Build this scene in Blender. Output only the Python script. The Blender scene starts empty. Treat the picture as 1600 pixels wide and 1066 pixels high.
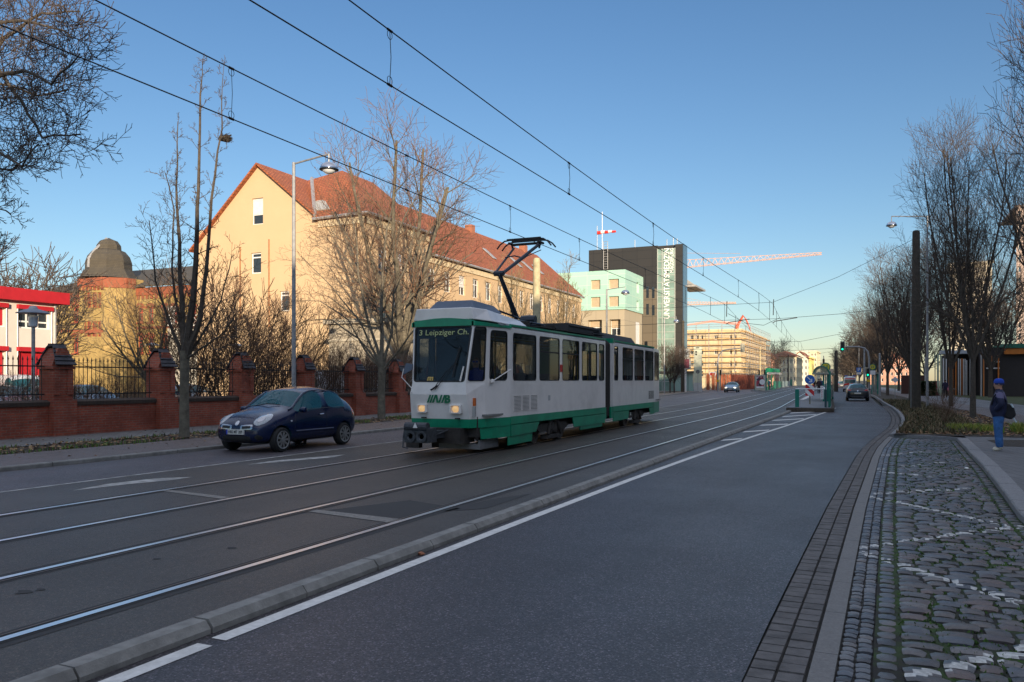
import bpy, bmesh, math, random
from mathutils import Vector, Matrix, noise
R = math.radians
sc = bpy.context.scene
COL = sc.collection
rnd = random.Random(7)
# ---------------------------------------------------------------- camera model
F = 1250.0; CH = 1.68; VY = 594.5; TH = math.atan(568 / F); CT = math.cos(TH); ST = math.sin(TH)
def G(u, v, z=0.0):                     # ground point seen at a pixel of the survey photograph
    zc = F * (CH - z) / (v - VY); xc = (u - 800) / F * zc
    return (xc * CT - zc * ST, xc * ST + zc * CT)
def colY(u, X):                         # Y of a pixel column on a plane parallel to the street
    r = (u - 800) / F; return -X * (CT + r * ST) / (ST - r * CT)
def rowX(u, Y):                         # X of a pixel column on a plane across the street
    r = (u - 800) / F; return Y * (r * CT - ST) / (CT + r * ST)
def depth(x, y): return -x * ST + y * CT
def ZV(x, y, v): return CH - (v - VY) * depth(x, y) / F
def PX(u, v, Y): x = rowX(u, Y); return Vector((x, Y, ZV(x, Y, v)))
def sm(a, b, t): t = max(0, min(1, (t - a) / (b - a))); return t * t * (3 - 2 * t)
def bend(Y):                            # the street turns gently left beyond forty metres
    if Y < 40: return 0.0
    if Y < 54: return -0.05 * (Y - 40) ** 2 / 28.0
    return -0.05 * (Y - 47)
def interp(tab, y):
    if y <= tab[0][1]: return tab[0][0]
    for (x0, y0), (x1, y1) in zip(tab, tab[1:]):
        if y <= y1: return x0 + (x1 - x0) * (y - y0) / (y1 - y0)
    (x0, y0), (x1, y1) = tab[-2:]
    return x1 + (x1 - x0) / (y1 - y0) * (y - y1)
# ---------------------------------------------------------------- materials
MATS = {}
def nn(nt, t, **k):
    n = nt.nodes.new(t)
    for a, b in k.items(): setattr(n, a, b)
    return n
def mixc(nt, fac, a, b, mode='MIX'):
    m = nn(nt, 'ShaderNodeMix', data_type='RGBA', blend_type=mode)
    for s, val in ((0, fac), (6, a), (7, b)):
        if hasattr(val, 'default_value') or hasattr(val, 'is_output'): nt.links.new(val, m.inputs[s])
        else: m.inputs[s].default_value = val if s == 0 else (*val[:3], 1)
    return m.outputs[2]
def ramp(nt, fac, lo, hi):
    r = nn(nt, 'ShaderNodeMapRange'); r.inputs[1].default_value = lo; r.inputs[2].default_value = hi
    nt.links.new(fac, r.inputs[0]); return r.outputs[0]
def noi(nt, vec, scale, detail=3, rough=.6):
    n = nn(nt, 'ShaderNodeTexNoise'); n.inputs['Scale'].default_value = scale
    n.inputs['Detail'].default_value = detail; n.inputs['Roughness'].default_value = rough
    nt.links.new(vec, n.inputs['Vector']); return n.outputs['Fac']
def base(name):
    m = bpy.data.materials.new(name); m.use_nodes = True; nt = m.node_tree; b = nt.nodes['Principled BSDF']
    tc = nn(nt, 'ShaderNodeTexCoord'); return m, nt, b, tc.outputs['Object']
def bump(nt, b, h, strength, dist=.01):
    n = nn(nt, 'ShaderNodeBump'); n.inputs['Strength'].default_value = strength; n.inputs['Distance'].default_value = dist
    nt.links.new(h, n.inputs['Height']); nt.links.new(n.outputs[0], b.inputs['Normal'])
def M(name, col, rough=.7, metal=0., var=.12, scale=3., bmp=0., bs=40., spec=.5, emit=0, coat=0, stain=0, tint=None):
    if name in MATS: return MATS[name]
    m, nt, b, v = base(name)
    a = noi(nt, v, scale, 4); 
    dark = [c * (1 - var) for c in col]; lite = [min(1, c * (1 + var)) for c in col]
    c = mixc(nt, ramp(nt, a, .3, .7), dark, lite)
    if stain:
        s = noi(nt, v, scale * .35, 5, .7)
        c = mixc(nt, ramp(nt, s, .48, .75), c, tint or [x * (1 - stain) for x in col])
    nt.links.new(c, b.inputs['Base Color'])
    b.inputs['Roughness'].default_value = rough; b.inputs['Metallic'].default_value = metal
    b.inputs['Specular IOR Level'].default_value = spec; b.inputs['Coat Weight'].default_value = coat
    b.inputs['Coat Roughness'].default_value = .05
    if emit:
        b.inputs['Emission Color'].default_value = (*col, 1); b.inputs['Emission Strength'].default_value = emit
    if bmp: bump(nt, b, noi(nt, v, bs, 3), bmp)
    MATS[name] = m; return m
def brick_mat(name, c1, c2, mortar, bw=.24, bh=.077, mo=.012, rough=.85, var=.3, ground=False, offs=.5, bumpd=.006, rot=0.):
    if name in MATS: return MATS[name]
    m, nt, b, v = base(name)
    geo = nn(nt, 'ShaderNodeNewGeometry')
    sep = nn(nt, 'ShaderNodeSeparateXYZ'); nt.links.new(geo.outputs['Position'], sep.inputs[0])
    com = nn(nt, 'ShaderNodeCombineXYZ')
    if ground:
        nt.links.new(sep.outputs[0], com.inputs[0]); nt.links.new(sep.outputs[1], com.inputs[1])
    else:
        ad = nn(nt, 'ShaderNodeMath', operation='ADD'); nt.links.new(sep.outputs[0], ad.inputs[0]); nt.links.new(sep.outputs[1], ad.inputs[1])
        nt.links.new(ad.outputs[0], com.inputs[0]); nt.links.new(sep.outputs[2], com.inputs[1])
    mp = nn(nt, 'ShaderNodeMapping'); mp.inputs['Rotation'].default_value = (0, 0, rot)
    nt.links.new(com.outputs[0], mp.inputs[0])
    t = nn(nt, 'ShaderNodeTexBrick'); t.offset = offs
    t.inputs['Scale'].default_value = 1; t.inputs['Brick Width'].default_value = bw; t.inputs['Row Height'].default_value = bh
    t.inputs['Mortar Size'].default_value = mo; t.inputs['Mortar Smooth'].default_value = .3; t.inputs['Bias'].default_value = -.1
    t.inputs['Color1'].default_value = (*c1, 1); t.inputs['Color2'].default_value = (*c2, 1); t.inputs['Mortar'].default_value = (*mortar, 1)
    nt.links.new(mp.outputs[0], t.inputs['Vector'])
    a = noi(nt, geo.outputs['Position'], 1.3, 5, .7)
    c = mixc(nt, ramp(nt, a, .38, .72), t.outputs['Color'], [x * (1 - var * 1.6) for x in c1])
    a2 = noi(nt, geo.outputs['Position'], 25, 3)
    c = mixc(nt, ramp(nt, a2, .3, .9), c, [x * .55 for x in c1])
    nt.links.new(c, b.inputs['Base Color']); b.inputs['Roughness'].default_value = rough
    inv = nn(nt, 'ShaderNodeMath', operation='SUBTRACT'); inv.inputs[0].default_value = 1; nt.links.new(t.outputs['Fac'], inv.inputs[1])
    bump(nt, b, inv.outputs[0], .8, bumpd)
    MATS[name] = m; return m
def glass(name, tint=(.02, .03, .035), alpha=.55, rough=.03):
    """dark window pane: mirror-like and partly see-through"""
    if name in MATS: return MATS[name]
    m, nt, b, v = base(name)
    b.inputs['Base Color'].default_value = (*tint, 1); b.inputs['Roughness'].default_value = rough
    b.inputs['Specular IOR Level'].default_value = .8
    tr = nn(nt, 'ShaderNodeBsdfTransparent'); tr.inputs[0].default_value = (.75, .82, .82, 1)
    mx = nn(nt, 'ShaderNodeMixShader'); mx.inputs[0].default_value = alpha
    out = nt.nodes['Material Output']
    nt.links.new(tr.outputs[0], mx.inputs[1]); nt.links.new(b.outputs[0], mx.inputs[2]); nt.links.new(mx.outputs[0], out.inputs[0])
    MATS[name] = m; return m
# ---------------------------------------------------------------- mesh builder
ORG = {}
class MB:
    def __init__(s): s.v = []; s.f = []; s.m = []
    def add(s, vs, fs, mi=0):
        o = len(s.v); s.v += [tuple(p) for p in vs]
        for f in fs: s.f.append([i + o for i in f]); s.m.append(mi)
        return s
    def poly(s, pts, mi=0): return s.add(pts, [list(range(len(pts)))], mi)
    def box(s, x0, x1, y0, y1, z0, z1, mi=0, rz=0., c=None):
        vs = [(x, y, z) for z in (z0, z1) for x, y in ((x0, y0), (x1, y0), (x1, y1), (x0, y1))]
        if rz:
            cx, cy = c or ((x0 + x1) / 2, (y0 + y1) / 2); k, q = math.cos(rz), math.sin(rz)
            vs = [(cx + (x - cx) * k - (y - cy) * q, cy + (x - cx) * q + (y - cy) * k, z) for x, y, z in vs]
        return s.add(vs, [(0, 3, 2, 1), (4, 5, 6, 7), (0, 1, 5, 4), (1, 2, 6, 5), (2, 3, 7, 6), (3, 0, 4, 7)], mi)
    def prism(s, a, b, mi=0, caps=True):
        """two matching rings joined"""
        n = len(a); fs = [(i, (i + 1) % n, n + (i + 1) % n, n + i) for i in range(n)]
        if caps: fs += [tuple(range(n))[::-1], tuple(range(n, 2 * n))]
        return s.add(list(a) + list(b), fs, mi)
    def ext(s, pts2, axis, a, b, mi=0):
        """extrude a 2-D outline along an axis between a and b"""
        def q(p, t): return {'x': (t, p[0], p[1]), 'y': (p[0], t, p[1]), 'z': (p[0], p[1], t)}[axis]
        return s.prism([q(p, a) for p in pts2], [q(p, b) for p in pts2], mi)
    def tube(s, pts, rad, n=6, mi=0, cap=True):
        pts = [Vector(p) for p in pts]
        if not isinstance(rad, (list, tuple)): rad = [rad] * len(pts)
        o = len(s.v); k = len(pts); up = None
        for i, p in enumerate(pts):
            d = (pts[min(i + 1, k - 1)] - pts[max(i - 1, 0)])
            if d.length < 1e-9: d = Vector((0, 0, 1))
            d.normalize()
            if up is None:
                up = Vector((0, 0, 1)) if abs(d.z) < .9 else Vector((1, 0, 0))
            sx = d.cross(up).normalized(); sy = sx.cross(d).normalized(); up = sy
            for j in range(n):
                a = 2 * math.pi * j / n; w = p + (sx * math.cos(a) + sy * math.sin(a)) * rad[i]; s.v.append((w.x, w.y, w.z))
        for i in range(k - 1):
            for j in range(n):
                s.f.append([o + i * n + j, o + i * n + (j + 1) % n, o + (i + 1) * n + (j + 1) % n, o + (i + 1) * n + j]); s.m.append(mi)
        if cap and n > 3:
            s.f.append([o + j for j in range(n)][::-1]); s.m.append(mi); s.f.append([o + (k - 1) * n + j for j in range(n)]); s.m.append(mi)
        return s
    def lathe(s, prof, c, n=16, mi=0, axis='z'):
        o = len(s.v); k = len(prof)
        for r, h in prof:
            for j in range(n):
                a = 2 * math.pi * j / n; x, y = r * math.cos(a), r * math.sin(a)
                q = {'z': (x, y, h), 'x': (h, x, y), 'y': (x, h, y)}[axis]
                s.v.append((c[0] + q[0], c[1] + q[1], c[2] + q[2]))
        for i in range(k - 1):
            for j in range(n):
                s.f.append([o + i * n + j, o + i * n + (j + 1) % n, o + (i + 1) * n + (j + 1) % n, o + (i + 1) * n + j]); s.m.append(mi)
        s.f.append([o + j for j in range(n)][::-1]); s.m.append(mi); s.f.append([o + (k - 1) * n + j for j in range(n)]); s.m.append(mi)
        return s
    def build(s, name, mats, parent=None, smooth=False, bevel=0., at=None):
        if not isinstance(mats, (list, tuple)): mats = [mats]
        if parent is not None: org = ORG.get(parent.name, Vector())
        elif at is not None: org = Vector(at)
        else:
            xs, ys, zs = zip(*s.v); org = Vector(((min(xs) + max(xs)) / 2, (min(ys) + max(ys)) / 2, min(zs)))
        me = bpy.data.meshes.new(name)
        me.from_pydata([(x - org.x, y - org.y, z - org.z) for x, y, z in s.v], [], s.f)
        for m in mats: me.materials.append(m)
        me.polygons.foreach_set('material_index', s.m)
        if smooth: me.polygons.foreach_set('use_smooth', [True] * len(s.f))
        me.update()
        if smooth: me.set_sharp_from_angle(angle=R(40))
        o = bpy.data.objects.new(name, me); COL.objects.link(o)
        if parent is not None: o.parent = parent; ORG[o.name] = org.copy()
        else: o.location = org; ORG[o.name] = org.copy()
        if bevel:
            b = o.modifiers.new('bevel', 'BEVEL'); b.width = bevel; b.segments = 2; b.limit_method = 'ANGLE'
        return o
def tag(o, label=None, cat=None, group=None, kind=None):
    if label: o['label'] = label
    if cat: o['category'] = cat
    if group: o['group'] = group
    if kind: o['kind'] = kind
    return o
def struct(o): o['kind'] = 'structure'; return o
def thing(name, label, cat, loc=(0, 0, 0), group=None, rz=0., local=False):
    """Empty at the base of a thing; parts are given in world coordinates unless local"""
    o = bpy.data.objects.new(name, None); COL.objects.link(o); o.location = loc; o.rotation_euler = (0, 0, rz)
    o.empty_display_size = .3
    ORG[o.name] = Vector() if local else Vector(loc)
    return tag(o, label, cat, group)
def copy_tree(src, loc, rz=0., label=None, scale=None, group=None, parent=None):
    c = src.copy(); COL.objects.link(c)
    if parent is not None: c.parent = parent
    else:
        c.location = loc; c.rotation_euler = (0, 0, rz)
        if scale: c.scale = scale if isinstance(scale, tuple) else (scale,) * 3
        if label: c['label'] = label
        if group: c['group'] = group
    for ch in list(src.children): copy_tree(ch, None, parent=c)
    return c
def bake(o):
    """apply all modifiers without operators"""
    dg = bpy.context.evaluated_depsgraph_get(); dg.update()
    me = bpy.data.meshes.new_from_object(o.evaluated_get(dg)); o.modifiers.clear(); old = o.data; o.data = me
    return o
def text_mb(mb, s, size, origin, xdir, updir, depth_=.01, mi=0, align='LEFT', bold=0., font_sx=1.):
    cu = bpy.data.curves.new('t', 'FONT'); cu.body = s; cu.size = size; cu.extrude = depth_; cu.align_x = align; cu.offset = bold
    cu.resolution_u = 3
    o = bpy.data.objects.new('t', cu); COL.objects.link(o)
    dg = bpy.context.evaluated_depsgraph_get(); dg.update()
    me = bpy.data.meshes.new_from_object(o.evaluated_get(dg))
    X = Vector(xdir).normalized(); U = Vector(updir).normalized(); N = X.cross(U); og = Vector(origin)
    mb.add([og + X * v.co.x * font_sx + U * v.co.y + N * v.co.z for v in me.vertices], [list(p.vertices) for p in me.polygons], mi)
    bpy.data.objects.remove(o); bpy.data.curves.remove(cu); bpy.data.meshes.remove(me)
# ---------------------------------------------------------------- world, sun, camera
SUN_EL = R(9.5); SUN_AZ = R(143)          # azimuth clockwise from +Y (the way the street runs)
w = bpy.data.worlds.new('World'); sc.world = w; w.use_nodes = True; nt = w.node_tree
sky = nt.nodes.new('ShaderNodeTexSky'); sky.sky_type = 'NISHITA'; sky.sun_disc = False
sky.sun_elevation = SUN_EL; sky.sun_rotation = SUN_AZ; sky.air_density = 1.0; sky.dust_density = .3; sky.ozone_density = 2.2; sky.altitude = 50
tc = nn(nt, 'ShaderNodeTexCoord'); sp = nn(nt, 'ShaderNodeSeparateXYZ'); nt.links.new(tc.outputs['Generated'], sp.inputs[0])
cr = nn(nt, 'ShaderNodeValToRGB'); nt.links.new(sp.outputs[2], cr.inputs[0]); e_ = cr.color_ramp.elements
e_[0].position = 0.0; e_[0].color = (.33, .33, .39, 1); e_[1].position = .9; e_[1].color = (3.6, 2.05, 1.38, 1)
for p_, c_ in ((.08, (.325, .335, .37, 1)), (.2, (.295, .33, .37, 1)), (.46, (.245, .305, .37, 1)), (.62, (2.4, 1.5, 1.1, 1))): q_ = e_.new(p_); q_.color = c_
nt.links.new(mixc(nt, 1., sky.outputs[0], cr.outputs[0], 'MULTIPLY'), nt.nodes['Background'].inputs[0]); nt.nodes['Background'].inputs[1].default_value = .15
sl = bpy.data.lights.new('sun', 'SUN'); sl.energy = 2.65; sl.angle = R(.5); sl.color = (1, .8, .57)
so = bpy.data.objects.new('sun', sl); COL.objects.link(so)
sd = Vector((math.sin(SUN_AZ) * math.cos(SUN_EL), math.cos(SUN_AZ) * math.cos(SUN_EL), math.sin(SUN_EL)))
so.rotation_euler = sd.to_track_quat('Z', 'Y').to_euler(); so.location = (20, -20, 30)
cd = bpy.data.cameras.new('camera'); cam = bpy.data.objects.new('camera', cd); COL.objects.link(cam)
cam.location = (0, 0, CH); cam.rotation_euler = (R(90), 0, TH)
cd.sensor_width = 36; cd.lens = F / 1600 * 36; cd.shift_y = (VY - 533) / 1600; cd.clip_end = 6000; cd.clip_start = .1
sc.camera = cam
vs = sc.view_settings; vs.view_transform = 'Standard'; vs.look = 'None'; vs.exposure = 1.6; vs.gamma = 1
# ================================================================ GROUND, ROADS, TRACKS
def asphalt(name, c, speck=.5, patch=.25, scale=110, warm=None):
    m, nt, b, v = base(name)
    vc = nn(nt, 'ShaderNodeTexVoronoi'); vc.inputs['Scale'].default_value = scale * 1.5; nt.links.new(v, vc.inputs['Vector']); sc_ = nn(nt, 'ShaderNodeSeparateColor'); nt.links.new(vc.outputs['Color'], sc_.inputs[0]); fine = sc_.outputs[0]; mid = noi(nt, v, 9, 4, .6); big = noi(nt, v, .35, 4, .6)
    c1 = mixc(nt, ramp(nt, fine, .1, .9), [x * (1 - speck * .75) for x in c], [x * (1 + speck * .8) for x in c]); c1 = mixc(nt, ramp(nt, sc_.outputs[1], .9, .93), c1, [x * (1 + 3.2 * speck) for x in c])
    c2 = mixc(nt, ramp(nt, big, .35, .7), c1, [x * (1 - patch) for x in c], 'MIX') if False else c1
    dk = mixc(nt, ramp(nt, big, .35, .68), (1, 1, 1), (1 - patch,) * 3)
    c2 = mixc(nt, 1., c1, dk, 'MULTIPLY')
    dk2 = mixc(nt, ramp(nt, mid, .3, .7), (.88,) * 3, (1.08,) * 3)
    c3 = mixc(nt, 1., c2, dk2, 'MULTIPLY')
    # lighter wheel-path bands, sun sheen painted into the colour, and tar-filled cracks
    vor = nn(nt, 'ShaderNodeTexVoronoi', feature='DISTANCE_TO_EDGE'); vor.inputs['Scale'].default_value = .22
    wv = nn(nt, 'ShaderNodeVectorMath', operation='ADD'); nz = nn(nt, 'ShaderNodeTexNoise'); nz.inputs['Scale'].default_value = 1.5
    nt.links.new(v, nz.inputs['Vector']); nt.links.new(v, wv.inputs[0]); nt.links.new(nz.outputs['Color'], wv.inputs[1]); nt.links.new(wv.outputs[0], vor.inputs['Vector'])
    mpp = nn(nt, 'ShaderNodeMapping'); mpp.inputs['Scale'].default_value = (1.3, .04, 1); nt.links.new(v, mpp.inputs[0])
    lane = noi(nt, mpp.outputs[0], 1., 4, .65); c3 = mixc(nt, 1., c3, mixc(nt, ramp(nt, lane, .3, .7), (.78,) * 3, (1.2, 1.2, 1.22)), 'MULTIPLY')
    sp2 = noi(nt, v, 24, 3, .8); c3 = mixc(nt, 1., c3, mixc(nt, ramp(nt, sp2, .35, .65), (.72,) * 3, (1.25,) * 3), 'MULTIPLY')
    oil = noi(nt, v, 1.7, 3, .5); c3 = mixc(nt, ramp(nt, oil, .66, .76), c3, [x * .6 for x in c])
    ck = ramp(nt, vor.outputs['Distance'], .0, .002)
    c4 = mixc(nt, ck, [x * .7 for x in c], c3)
    nt.links.new(c4, b.inputs['Base Color'])
    rr = nn(nt, 'ShaderNodeMapRange'); rr.inputs[3].default_value = .42; rr.inputs[4].default_value = .62; nt.links.new(big, rr.inputs[0]); nt.links.new(rr.outputs[0], b.inputs['Roughness'])
    b.inputs['Specular IOR Level'].default_value = .5
    bump(nt, b, fine, 1., .008)
    return m
MA_road = asphalt('road_asphalt', (.036, .0305, .034), 1.0, .28, 60)
MA_track = asphalt('track_asphalt', (.05, .04, .03), .55, .3, 80)
MA_left = asphalt('left_asphalt', (.085, .074, .08), .4, .2)
MA_path = asphalt('path_asphalt', (.15, .115, .1), .3, .2)
MA_walk = asphalt('walk_asphalt', (.15, .15, .155), .25, .2)
M_kerb = M('kerb_granite', (.21, .205, .19), .85, var=.25, scale=6, bmp=.5, bs=60, stain=.45)
M_kerbr = M('kerb_granite_right', (.19, .19, .195), .8, var=.3, scale=40, bmp=.4, bs=90, stain=.3)
M_white = M('road_paint', (.6, .59, .56), .7, var=.15, scale=14, bmp=.3, bs=80, stain=.22)
M_soil = M('soil', (.045, .036, .026), .95, var=.5, scale=9, bmp=1, bs=25)
M_lawn = M('lawn', (.045, .06, .018), .95, var=.5, scale=5, bmp=1, bs=60, stain=.5)
M_ground = M('garden_ground', (.06, .055, .035), .95, var=.4, scale=2, bmp=.6, bs=20)
Ys = [-12 + i * 2 for i in range(26)] + [42 + 4 * i for i in range(30)] + [170, 200, 240, 300, 380, 480, 600]
def strip(name, fa, fb, z, mat, y0=-12, y1=600, zt=None, step=None):
    ys = [y for y in Ys if y0 < y < y1]; ys = [y0] + ys + [y1]
    if step:
        n = max(2, int((y1 - y0) / step)); ys = [y0 + (y1 - y0) * i / n for i in range(n + 1)]
    mb = MB(); L = []
    for y in ys: L += [(fa(y), y, z), (fb(y), y, z)]
    n = len(ys)
    mb.add(L, [(2 * i, 2 * i + 1, 2 * i + 3, 2 * i + 2) for i in range(n - 1)])
    if zt is not None:
        for s_, f in ((0, fa), (1, fb)):
            for i in range(n - 1):
                a, b_ = (f(ys[i]), ys[i]), (f(ys[i + 1]), ys[i + 1]); mb.poly([(*a, z), (*b_, z), (*b_, zt), (*a, zt)])
    return struct(mb.build(name, mat, at=(0, 0, 0)))
def K(x): return lambda y: x + bend(y)
ZR = -.08; ZL = -.012; ZS = .07
mb = MB()
mb.poly([(-2500, -300, -.35), (2500, -300, -.35), (2500, 4000, -.35), (-2500, 4000, -.35)])
struct(mb.build('ground', M_ground, at=(0, 0, -.35)))
LK = [(-14.75, -12), (-14.75, 24), (-15.6, 36), (-18.2, 62), (-21.3, 89), (-24.0, 124), (-26.0, 160), (-33, 300), (-48, 600)]
lk = lambda y: interp(LK, y)
RE = [(-.72, -12), (-.72, 4.96), (-.68, 8), (-.62, 12), (-.52, 16), (-.42, 20), (-.3, 23), (-.1, 26), (.13, 29), (.36, 32), (.52, 35), (.63, 39), (.68, 43), (.66, 48), (.55, 54), (.36, 60), (.12, 67), (-.5, 94), (-2.2, 125), (-10, 280), (-26, 600)]
re_ = lambda y: interp(RE, y)
# beds left and right: solid slabs for the raised ground
strip('track_bed', K(-11.9), K(-4.36), 0., MA_track, zt=-.3)
strip('left_road', lk, K(-11.9), ZL, MA_left)
strip('right_road', K(-4.36), re_, ZR, MA_road)
# platform island edge of the right lane is laid on top further on
isl = lambda y: -2.25 + bend(y) - bend(47.5)
strip('cycle_path', lambda y: lk(y) - 2.55, lambda y: lk(y) - .16, ZS - .01, MA_path)
M_pave = brick_mat('left_paving', (.2, .19, .18), (.15, .145, .14), (.06, .055, .05), .3, .3, .012, ground=True, rot=R(45))
strip('left_pavement', lambda y: -22.0 if y < 80 else lk(y) - 9, lambda y: lk(y) - 4.35, ZS - .014, M_pave)
strip('verge_soil', lambda y: lk(y) - 4.35, lambda y: lk(y) - 2.55, ZS - .03, M_soil)
M_gard = M('garden_soil', (.05, .045, .028), .95, var=.5, scale=1.5, bmp=1, bs=12)
mb = MB(); mb.poly([(-400, -60, 0), (-22, -60, 0), (-22, 80, 0), (-32, 80.0, 0), (-60, 600, 0), (-400, 600, 0)]); struct(mb.build('garden_soil', M_gard, at=(-22, 0, 0)))
# kerbs -------------------------------------------------------------
def kerb(name, f, wdt, z0, z1, mat, y0, y1, L=1., side=1, chamfer=.03, gap=.008, split=None):
    """kerb stones laid end to end, road side = +x when side is 1"""
    mb = MB(); y = y0; r_ = random.Random(3)
    while y < y1:
        l = min(L if y < 60 else 4 * L, y1 - y); ya, yb = y + gap, y + l - gap; j = r_.uniform(-.004, .004)
        ring = []
        for yy in (ya, yb):
            x = f(yy) + j; d = side
            ring.append([(x, yy, z0), (x, yy, z1 - chamfer + j), (x - d * chamfer * .8, yy, z1 + j), (x - d * wdt, yy, z1 + j * .5), (x - d * wdt, yy, z0)])
        mb.prism(ring[0], ring[1]); y += l
    return struct(mb.build(name, mat, at=(0, 0, 0)))
kerb('median_kerb', K(-4.2), .17, -.2, .012, M_kerb, -6, 47.3, 1.02, chamfer=.055)
kerb('left_kerb', lk, .17, -.3, ZS, M_kerb, -8, 300, 2.0 if False else 1.55, chamfer=.02)
# rails ---------------------------------------------------------------
M_rail = M('polished_rail', (.85, .84, .83), .3, metal=1, var=.05, scale=2)
M_raild = M('rail_groove', (.012, .011, .01), .8)
M_tar = M('repair_asphalt', (.02, .018, .017), .75, var=.3, scale=30)
M_rust = M('rail_lip', (.12, .09, .07), .5, metal=.8, var=.3, scale=8)
names = ['polished grooved rail farthest from the camera, beneath the tram', 'second grooved rail from the far side, the near rail beneath the tram',
         'wide shining grooved rail in the middle, first of the empty near track', 'grooved rail closest to the pale median kerb']
for x, lab, ins in ((-9.89, names[0], 1), (-8.32, names[1], -1), (-6.725, names[2], 1), (-5.14, names[3], -1)):
    mb = MB(); ys = [y for y in Ys if y < 480]
    def lay(xa, xb, z, mi):
        n = len(ys); L = []
        for y in ys: L += [(xa + bend(y), y, z), (xb + bend(y), y, z)]
        mb.add(L, [(2 * i, 2 * i + 1, 2 * i + 3, 2 * i + 2) for i in range(n - 1)], mi)
    lay(x - .037, x + .034, .009, 0); lay(x + ins * .0345, x + ins * .078, .004, 1); lay(x + ins * .0785, x + ins * .1, .008, 2)
    lay(x - ins * .07, x - ins * .0345, .0045, 1)
    lay(x - .15, x + .15, .0022, 3)
    n = len(ys)
    for sx in (-.034, .034):
        L = []
        for y in ys: L += [(x + sx + bend(y), y, .009), (x + sx + bend(y), y, -.02)]
        mb.add(L, [(2 * i, 2 * i + 1, 2 * i + 3, 2 * i + 2) for i in range(n - 1)], 2)
    tag(mb.build('tram_rail', [M_rail, M_raild, M_rust, M_tar], at=(x, 0, 0)), lab, 'rail', 'tram rails set in the asphalt')
# expansion joints and drain covers in the track
mb = MB()
M_joint = M('joint_cover', (.2, .185, .165), .7, var=.35, scale=20, metal=.3)
for p in ([(250, 767.5), (264, 766), (364, 778), (345, 780)], [(481, 800), (495, 797), (628, 812), (612, 818)]):
    mb.poly([(*G(u, v), .006) for u, v in p])
struct(mb.build('track_drain_cover', M_joint, at=(0, 0, 0)))
mb = MB(); M_tar = M('repair_asphalt', (.035, .034, .034), .8, var=.3, scale=30)
for p in ([(500, 799), (640, 782), (720, 795), (640, 812)], [(690, 800), (770, 780), (830, 772), (760, 795)]):
    mb.poly([(*G(u, v), .0035) for u, v in p])
for u, v, q_ in ((36, 926, .1), (62, 922, .06), (361, 857, .08), (244, 874, .06)):
    x, y = G(u, v); mb.poly([(x + q_ * math.cos(a_) * (.6 + .4 * math.sin(a_ * 3)), y + q_ * .6 * math.sin(a_), .0035) for a_ in [k * .7 for k in range(9)]])
struct(mb.build('repair_patch', M_tar, at=(0, 0, 0)))
# painted lines --------------------------------------------------------
def line(mb, f, wdt, z, y0, y1, st=1.):
    n = max(1, int((y1 - y0) / st)); L = []
    for i in range(n + 1):
        y = y0 + (y1 - y0) * i / n; L += [(f(y) - wdt / 2, y, z), (f(y) + wdt / 2, y, z)]
    mb.add(L, [(2 * i, 2 * i + 1, 2 * i + 3, 2 * i + 2) for i in range(n)])
WL = [(-4.06, -6), (-4.06, 4), (-4.03, 9), (-3.95, 14), (-3.83, 18), (-3.68, 22), (-3.45, 27), (-3.2, 31.5), (-2.95, 37), (-2.72, 43), (-2.5, 47.4)]
mb = MB(); wl = lambda y: interp(WL, y)
line(mb, wl, .13, ZR + .004, -5, 4.0); line(mb, wl, .13, ZR + .004, 4.12, 18.9); line(mb, wl, .13, ZR + .004, 18.96, 47.4)
for a, b_ in (((1120, 688), (1164, 686)), ((1155, 675), (1208, 672.5)), ((1178, 664.5), (1233, 663)), ((1197, 657), (1259, 654.6)), ((1210, 651), (1276, 648)), ((1221, 645.5), (1288, 642.6)), ((1231, 641), (1297, 638))):
    p, q = G(*a, ZR), G(*b_, ZR); q = (wl(q[1]) - .12, q[1]); p = (max(p[0], -4.1 + bend(p[1])), p[1]); h = .012 * p[1]
    mb.poly([(p[0], p[1] - h, ZR + .005), (q[0], q[1] - h, ZR + .005), (q[0], q[1] + h, ZR + .005), (p[0], p[1] + h, ZR + .005)])
struct(mb.build('road_marking', M_white, at=(0, 0, 0)))
mb = MB()
line(mb, K(-12.03), .09, ZL + .0045, -8, 140)
line(mb, lambda y: lk(y) + 2.6 if y > 60 else -15, .12, ZL + .0045, 75, 150)
mb2 = mb
for pts in ([(113, 767), (165, 757), (240, 748), (302, 745.6), (265, 751), (200, 757), (150, 763)], [(385, 726.5), (430, 720), (540, 710.5), (520, 715), (440, 722)]):
    mb.poly([(*G(u, v, 0), .004) for u, v in pts])
for pts in ([(1094, 627), (1110, 623.5), (1140, 620), (1152, 620.5), (1130, 624), (1112, 627)], [(1060, 646), (1072, 644), (1080, 645), (1066, 648)]):
    mb.poly([(*G(u, v, ZL), ZL + .006) for u, v in pts])
M_wornw = M('worn_road_paint', (.34, .33, .31), .75, var=.45, scale=5, stain=.7)
struct(mb.build('road_marking', M_wornw, at=(0, 0, 0)))
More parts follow.
